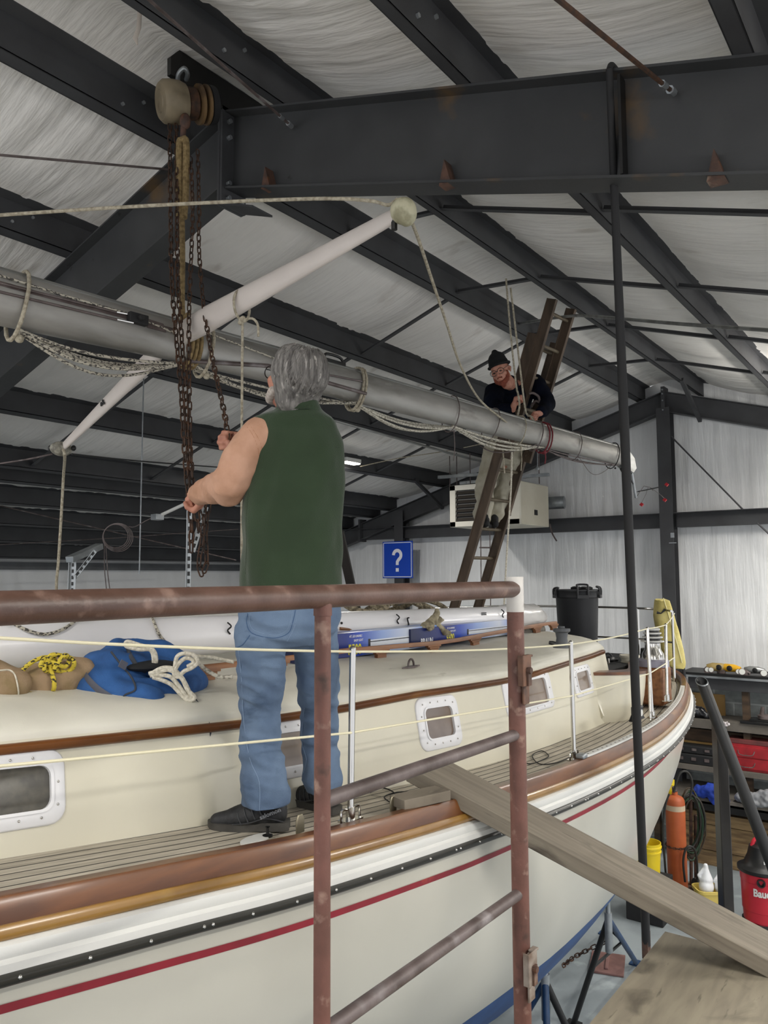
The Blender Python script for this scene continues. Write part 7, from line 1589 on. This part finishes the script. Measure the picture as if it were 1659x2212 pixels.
# jeans
def denim():
    m = mat('blue_denim', '#52657f', .9, 0, '#667a93', 5, bump=.0012, bscale=400, spots=[('#3c4f68', 9, .60, .78, (1, 1, 2.2)), ('#77899c', 4, .64, .8, (1, 1, .6))]); return m
dn = denim()
jp = [(P(590, 1330, d=2.84), .125, P(665, 1330, d=2.88), .120), (P(585, 1300, d=2.84), .115, P(672, 1300, d=2.88), .110), (P(600, 1255, d=2.84), .115, P(665, 1255, d=2.86), .110),
      (P(565, 1365, d=2.83), .098, kN, .079), (kN, .077, P(563, 1620, d=dN+.02), .077), (P(563, 1620, d=dN+.02), .077, P(573, 1715, d=dN+.0), .088), (P(570, 1690, d=dN), .085, P(577, 1728, d=dN-.01), .084),
      (P(680, 1365, d=2.93), .092, kF, .079), (kF, .078, P(692, 1610, d=dF+.02), .077), (P(692, 1610, d=dF+.02), .077, P(697, 1685, d=dF), .080)]
def jfold(me):
    K = [(kN, 1), (kF, 1), (P(563, 1650, d=dN), 1.2), (P(575, 1720, d=dN), 1.3), (P(690, 1660, d=dF), 1.2), (P(600, 1400, d=2.8), .8)]
    for v in me.vertices:
        q = v.co; a = 0
        for c, w_ in K: a += w_*math.exp(-((q-c).length/.13)**2)
        g0 = noise.noise(Vector((q.dot(RT)*7, q.dot(FW)*7, q.z*19+q.dot(RT)*7))); f = 1-2.6*abs(g0); v.co += v.normal*(max(-.6, f)*.007*(.3+min(1, a))-.002+.004*noise.noise(q*9))
    # cut hems flat
    for v in me.vertices:
        for an, dd_ in ((aN, dN), (aF, dF)):
            if (Vector((v.co.x, v.co.y, 0))-Vector((an.x, an.y, 0))).length < .13 and v.co.z < an.z+.016: v.co.z = an.z+.016
jeans = blob('jeans', jp, dn, man, vox=.009, smooth=5, disp=.006, dscale=9, post=jfold)
bpy.context.view_layer.update()
thd = mat('jeans_seam', '#71859e', .85); dth = mat('jeans_dark_edge', '#3c5678', .85)
for pix in ([(515, 1400), (522, 1470), (527, 1560), (540, 1640), (560, 1690), (560, 1750)], [(657, 1530), (652, 1600), (662, 1640), (655, 1670)]): surf_line(jeans, pix, .0018, thd, 'leg_seam', jeans, .0004)
surf_line(jeans, [(536, 1325), (533, 1345), (545, 1368), (590, 1378), (622, 1368), (632, 1345), (638, 1318)], .0022, dth, 'back_pocket', jeans, -.001); surf_line(jeans, [(541, 1325), (539, 1343), (550, 1362), (592, 1372), (617, 1363), (627, 1343), (632, 1318)], .0012, thd, 'pocket_stitching', jeans, -.0006)
surf_line(jeans, [(540, 1372), (525, 1392), (508, 1400)], .0025, dth, 'side_pocket', jeans, -.001); surf_line(jeans, [(642, 1315), (637, 1350), (620, 1385)], .0018, thd, 'seat_seam', jeans, -.001)
# shoes
blk_s = mat('shoe_black_mesh', '#1d1e20', .6, 0, '#2a2b2e', 40, bump=.0008, bscale=300); sole_m = mat('shoe_grey_sole', '#4a4844', .7, 0, '#3c3a37', 20); gloss = mat('shoe_gloss_trim', '#3b3c3f', .35)
def shoe(h_, t_, side, lab):
    d_ = (t_-h_).normalized(); d_.z = 0; d_.normalize(); u_ = Vector((0, 0, 1)); s_ = u_.cross(d_); z0 = (h_.z+t_.z)/2+.002; o_ = Vector((h_.x, h_.y, z0)); q = lambda a, b, z: o_+d_*a+s_*b+u_*z
    parts = [(q(.045, 0, .055), .040, q(.11, 0, .055), .044), (q(.11, 0, .052), .043, q(.20, .004, .040), .040), (q(.20, .004, .038), .038, q(.26, .006, .032), .030), (q(.045, 0, .07), .040, q(.06, 0, .115), .048), (q(.11, 0, .08), .038, q(.085, 0, .118), .044), (q(.13, 0, .07), .036, q(.19, 0, .05), .034)]
    up = blob('shoe', parts, blk_s, man, vox=.006, smooth=4, label=lab)
    out = [(0, .0), (.0, .028), (.04, .036), (.12, .034), (.19, .046), (.25, .044), (.285, .026), (.298, 0), (.288, -.024), (.25, -.040), (.19, -.044), (.12, -.034), (.04, -.036), (0, -.028)]
    cv = crom([Vector((a, b, 0)) for a, b in out], 3, True); mb = MB()
    mb.rings([[q(p.x*1.0, p.y, z+(.018*max(0, (p.x-.24)/.06)**2 if zi < 2 else .004*max(0, (p.x-.24)/.06))) for p in cv] for zi, z in enumerate((0, .006, .022, .030))]); obj('sole', mb, sole_m, up, smooth=40)
    bpy.context.view_layer.update()
    side_v = s_ if s_.dot(EYE-o_) > 0 else -s_
    mb = MB()
    for a, z in ((.105, .108), (.13, .098), (.155, .088), (.18, .078)):
        mb.tube(crom([q(a, 0, z-.004)+side_v*.0, q(a+.004, 0, z-.012)+side_v*.033, q(a-.012, 0, z-.05)+side_v*.047], 4), .0028, 6)
    obj('lace', mb, gloss, up); 
    mb = MB(); mb.tube(crom([q(.015, 0, .035)+side_v*.038, q(.08, 0, .05)+side_v*.046, q(.14, 0, .035)+side_v*.048, q(.20, 0, .03)+side_v*.046], 4), .0025, 6); obj('side_trim', mb, gloss, up)
    return q, side_v, d_, up
q_, sv_, dv_, shN = shoe(heelN, toeN, 1, 'near black hiking shoe with grey sole'); shoe(heelF, toeF, 1, 'far black hiking shoe')
tv = (-dv_); org_t = q_(.098, 0, .048)+sv_*.049; txm = text_mb('salomon', org_t, (tv*.93+Vector((0, 0, .36))), Vector((0, 0, .93))-tv*.36, .0155, .004, .02, 1.1)
obj('lettering', txm, mat('shoe_letter_grey', '#8a8d92', .5), shN, smooth=0)
for an in (aN, aF):
    mb = MB(); mb.tube([an-Vector((0, 0, .03)), an+Vector((0, 0, .02)), an+Vector((0, 0, .07))], [.040, .046, .050], 16); f_ = (toeN-heelN).normalized(); mb.tube([an-Vector((0, 0, .012)), an+f_*.045-Vector((0, 0, .028))], [.040, .030], 12); obj('sock', mb, M['black_rough'], man)
# hair of the man: shell plus combed locks
hr = mat('grey_hair', '#5a5754', .7, 0, '#7a7773', 60, stretch=(1, 1, .12), spots=[('#3f3c3a', 55, .52, .68, (1, 1, .1)), ('#a5a19b', 90, .62, .72, (1, 1, .1))])
Rh = Matrix((F1, S1, U1_)).transposed(); hq = lambda a, b, z: hc1+(F1*a+S1*b+U1_*z)*.97
hp = [(hq(-.022, 0, .042), (.098, .094, .092), Rh), (hq(-.040, 0, -.015), (.075, .098, .078), Rh), (hq(-.045, 0, -.065), (.060, .086, .058), Rh), (hq(.01, 0, .075), (.085, .075, .062), Rh)]
def hcut(me):
    for v in me.vertices:
        l = Rh.transposed() @ (v.co-hc1)
        if l.x > .035 and l.z < .07: v.co -= F1*(l.x-.035)
hair = blob('hair', hp, hr, man, vox=.008, smooth=4, disp=.006, dscale=16, post=hcut)
rnd = random.Random(11); mb = MB()
cen = hq(-.02, 0, .02)
for k in range(520):
    th = rnd.uniform(-2.3, 2.3)+PI; ph0 = rnd.uniform(.15, 1.25); n = 7; pts = []; rs = []; ln = rnd.uniform(.5, 1.0); sw = rnd.uniform(-.35, .35)
    for i in range(n):
        ph = PI/2-ph0*.0-(.25+(ph0+ln*i/(n-1)))*1.05; t_ = th+sw*i/(n-1)
        rx, ry, rz = .106, .096, .110
        a, b, z = rx*math.cos(ph)*math.cos(t_), ry*math.cos(ph)*math.sin(t_), rz*math.sin(ph)
        if ph < -.1: a, b = a*lerp(1, .82, min(1, (-ph-.1)/.9))-.0, b*lerp(1, .86, min(1, (-ph-.1)/.9)); 
        p = cen+F1*(a-.012)+S1*b+U1_*(z+.015); pts.append(p+Vector((rnd.uniform(-.002, .002),)*3)); rs.append(.0052*math.sin(PI*(i+.6)/(n+.2))+.0008)
    if any((Rh.transposed() @ (p-hc1)).x > .05 and (Rh.transposed() @ (p-hc1)).z < .06 for p in pts): continue
    mb.tube(pts, rs, 5)
obj('hair_locks', mb, hr, hair, smooth=60)
bd_ = mat('grey_stubble', '#9a8f86', .9, 0, '#b7aea6', 80, bump=.002, bscale=200)
blob('beard', [(hq(.03, .052, -.055), .022, hq(.065, .03, -.085), .022), (hq(.065, .03, -.085), .022, hq(.065, -.03, -.085), .022)], bd_, man, vox=.006, smooth=3)
glm = mat('glasses_frame_black', '#101112', .3)
def glasses(q, F, S, U_, par, s=1.0, rr=.024):
    g_ = thing('glasses', (0, 0, 0), None, None); bpy.data.objects.remove(g_)
    mb = MB()
    for e in (-1, 1):
        c = q(.104, .034*e, .008); mb.tube([c+S*(rr*s*math.cos(a)*1.12)+U_*(rr*s*.95*math.sin(a))-F*(.006*abs(math.cos(a))) for a in [2*PI*k/20 for k in range(20)]], .0022*s, 6, closed=True)
        mb.tube([q(.099, .060*e, .014), q(.07, .074*e, .018), q(-.005, .084*e, .022), q(-.02, .086*e, .012)], .0022*s, 6)
    mb.tube(crom([q(.105, .010, .012), q(.110, 0, .016), q(.105, -.010, .012)], 3), .0022*s, 6); o = obj('glasses', mb, glm, par)
    return o
glasses(hq, F1, S1, U1_, man)
# ---------------------------------------------------------------- man on the ladder
fa = low+la*((lp_(1068, 1128)-low).dot(la))+rd*.14; rk = kr0+.305*round(((fa-low).dot(la)-kr0)/.305); foot0 = low+la*rk+rd*.13+fz*.0; foot1 = foot0+rd*.16
print('rung feet', pr_ if False else foot0)
man2 = thing('person', foot0, 'bearded man in black beanie and navy sweater, high on the ladder behind the mast', 'person')
def m2(x, y, d): return P(x, y, d=d)
F2, S2, U2 = frame(-FW*.80-RT*.42+Vector((0, 0, -.30)), up=(Vector((0, 0, 1))+RT*-.30))
h2 = m2(1082, 802, 7.0)
parts = []; head(parts, h2, F2, S2, U2, 1.04)
ch2 = m2(1112, 858, 7.5); hip2 = m2(1094, 955, 7.8)
kA = m2(1050, 1040, 7.85); kB = m2(1094, 1040, 8.0); aA = foot0+Vector((0, 0, .09))-RT*.02; aB = foot1+Vector((0, 0, .09))
sA = m2(1068, 846, 7.3); sB = m2(1154, 828, 7.5); eA = m2(1066, 893, 7.1); eB = m2(1184, 872, 7.3); wA = m2(1109, 880, 7.0); wB = m2(1166, 893, 6.98)
parts += [(h2-U2*.07-F2*.03, .055, m2(1102, 830, 7.25), .06), (m2(1080, 842, 7.35), .07, m2(1145, 832, 7.5), .07), (ch2, .13, m2(1104, 920, 7.7), .12), (m2(1104, 920, 7.7), .11, hip2, .09), (hip2, .08, kA, .05), (kA, .05, aA, .035), (hip2, .08, kB, .05), (kB, .055, aB, .04), (sA, .055, eA, .042), (eA, .04, wA, .028), (sB, .055, eB, .042), (eB, .04, wB, .028)]
hand(parts, wA, m2(1117, 850, 6.97)-wA, (-FW*.4+RT*.9), 1.05, 1.0, -1)
hand(parts, wB, m2(1147, 897, 6.93)-wB, (-FW*.5-UP*.6), 1.05)
blob('body', parts, skin2, man2, vox=.0065, smooth=4)
nv = mat('navy_sweater', '#0d1220', .9, 0, '#0a0d16', 6, bump=.002, bscale=120, spec=.1); 
sw_ = [(m2(1082, 848, 7.4), .10, m2(1140, 838, 7.5), .10), (ch2, .17, m2(1100, 915, 7.75), .155), (m2(1100, 915, 7.75), .15, m2(1096, 950, 7.8), .14), (sA, .09, eA, .082), (m2(1066, 850, 7.3), .08, m2(1060, 888, 7.2), .08), (eA, .078, wA+(eA-wA)*.22, .052), (m2(1070, 892, 7.1), .085, m2(1098, 895, 7.15), .07), (sB, .095, eB, .08), (eB, .078, wB+(eB-wB)*.10, .052), (m2(1160, 835, 7.5), .085, m2(1180, 868, 7.35), .078), (m2(1102, 826, 7.25), .062, m2(1102, 836, 7.3), .08)]
blob('sweater', sw_, nv, man2, vox=.012, smooth=4, disp=.014, dscale=8)
bn_ = mat('black_knit', '#08090b', .95, bump=.003, bscale=90, bstretch=(3, 3, .6)); R2_ = Matrix((F2, S2, U2)).transposed(); q2 = lambda a, b, z: h2+(F2*a+S2*b+U2*z)*1.04
def b_cut(me):
    for v in me.vertices:
        l = R2_.transposed() @ (v.co-h2)
        lim = .045+.02*(l.x/.1)
        if l.z < lim: v.co += U2*(lim-l.z)*.9
blob('beanie', [(q2(-.012, 0, .065), (.108, .090, .075), R2_), (q2(-.018, 0, .10), (.095, .082, .078), R2_), (q2(-.028, 0, .135), .055, q2(-.035, .0, .168), .03), (q2(-.015, 0, .05), (.108, .092, .05), R2_)], bn_, man2, vox=.009, smooth=5, disp=.003, dscale=20, post=b_cut)
mb = MB(); mb.tube([q2(-.012+.108*math.cos(a), .091*math.sin(a), .052+.020*math.cos(a)) for a in [2*PI*k/28 for k in range(28)]], (.010), 8, closed=True); obj('beanie_cuff', mb, bn_, man2)
gb = mat('ginger_beard', '#6d3426', .9, 0, '#84442f', 60, bump=.003, bscale=160)
blob('beard', [(q2(.035, .060, -.02), .017, q2(.05, .052, -.065), .022), (q2(.035, -.060, -.02), .017, q2(.05, -.052, -.065), .022), (q2(.055, .045, -.075), .024, q2(.078, .0, -.100), .027), (q2(.055, -.045, -.075), .024, q2(.078, .0, -.100), .027), (q2(.075, 0, -.09), .027, q2(.07, 0, -.118), .022), (q2(.093, .022, -.047), .007, q2(.099, .0, -.040), .007), (q2(.093, -.022, -.047), .007, q2(.099, .0, -.040), .007)], gb, man2, vox=.006, smooth=2, disp=.004, dscale=40)
glasses(q2, F2, S2, U2, man2, 1.05, .026)
mb = MB()
for e in (-1, 1): mb.ell(q2(.088, .032*e, .008), (.006, .012, .006), R2_, 10, 8)
obj('eye', mb, mat('eye_dark', '#1a1512', .3), man2)
tr_ = mat('stained_pale_trousers', '#b9b4a2', .85, 0, '#a39c88', 6, bump=.002, bscale=60, spots=[('#7c7466', 5, .64, .76)])
tp_ = [(hip2, .15, m2(1090, 975, 7.85), .155), (m2(1074, 970, 7.85), .13, kA, .10), (kA, .098, aA+Vector((0, 0, .02)), .088), (m2(1110, 970, 7.9), .13, kB, .10), (kB, .095, aB+Vector((0, 0, .02)), .08)]
def t_cut(me):
    for v in me.vertices:
        if v.co.z < foot0.z+.075: v.co.z = foot0.z+.075
blob('trousers', tp_, tr_, man2, vox=.013, smooth=4, disp=.022, dscale=9, post=t_cut)
for f_ in (foot0, foot1):
    td = (fz*-1+rd*.25+RT*.5); td.z = 0; td.normalize(); c = f_+Vector((0, 0, .022)); blob('shoe', [(c-td*.08+Vector((0, 0, .03)), .040, c+td*.05+Vector((0, 0, .03)), .040), (c+td*.05+Vector((0, 0, .026)), .038, c+td*.15+Vector((0, 0, .02)), .03), (c-td*.05+Vector((0, 0, .06)), .042, c-td*.04+Vector((0, 0, .09)), .045)], M['black_rough'], man2, vox=.010, smooth=3)
# pale clamp tool in his lap against the ladder
c = m2(1152, 862, 7.25); mb = MB(); mb.tube(crom([c-RT*.04+UP*.05, c+UP*.055, c+RT*.05+UP*.02, c+RT*.055-UP*.03, c+RT*.02-UP*.02, c-RT*.02-UP*.07], 4), .012, 8); tag(obj('shackle', mb, M['rung']), 'dull metal shackle hanging by the ladder behind the bearded man\'s hands', 'shackle')
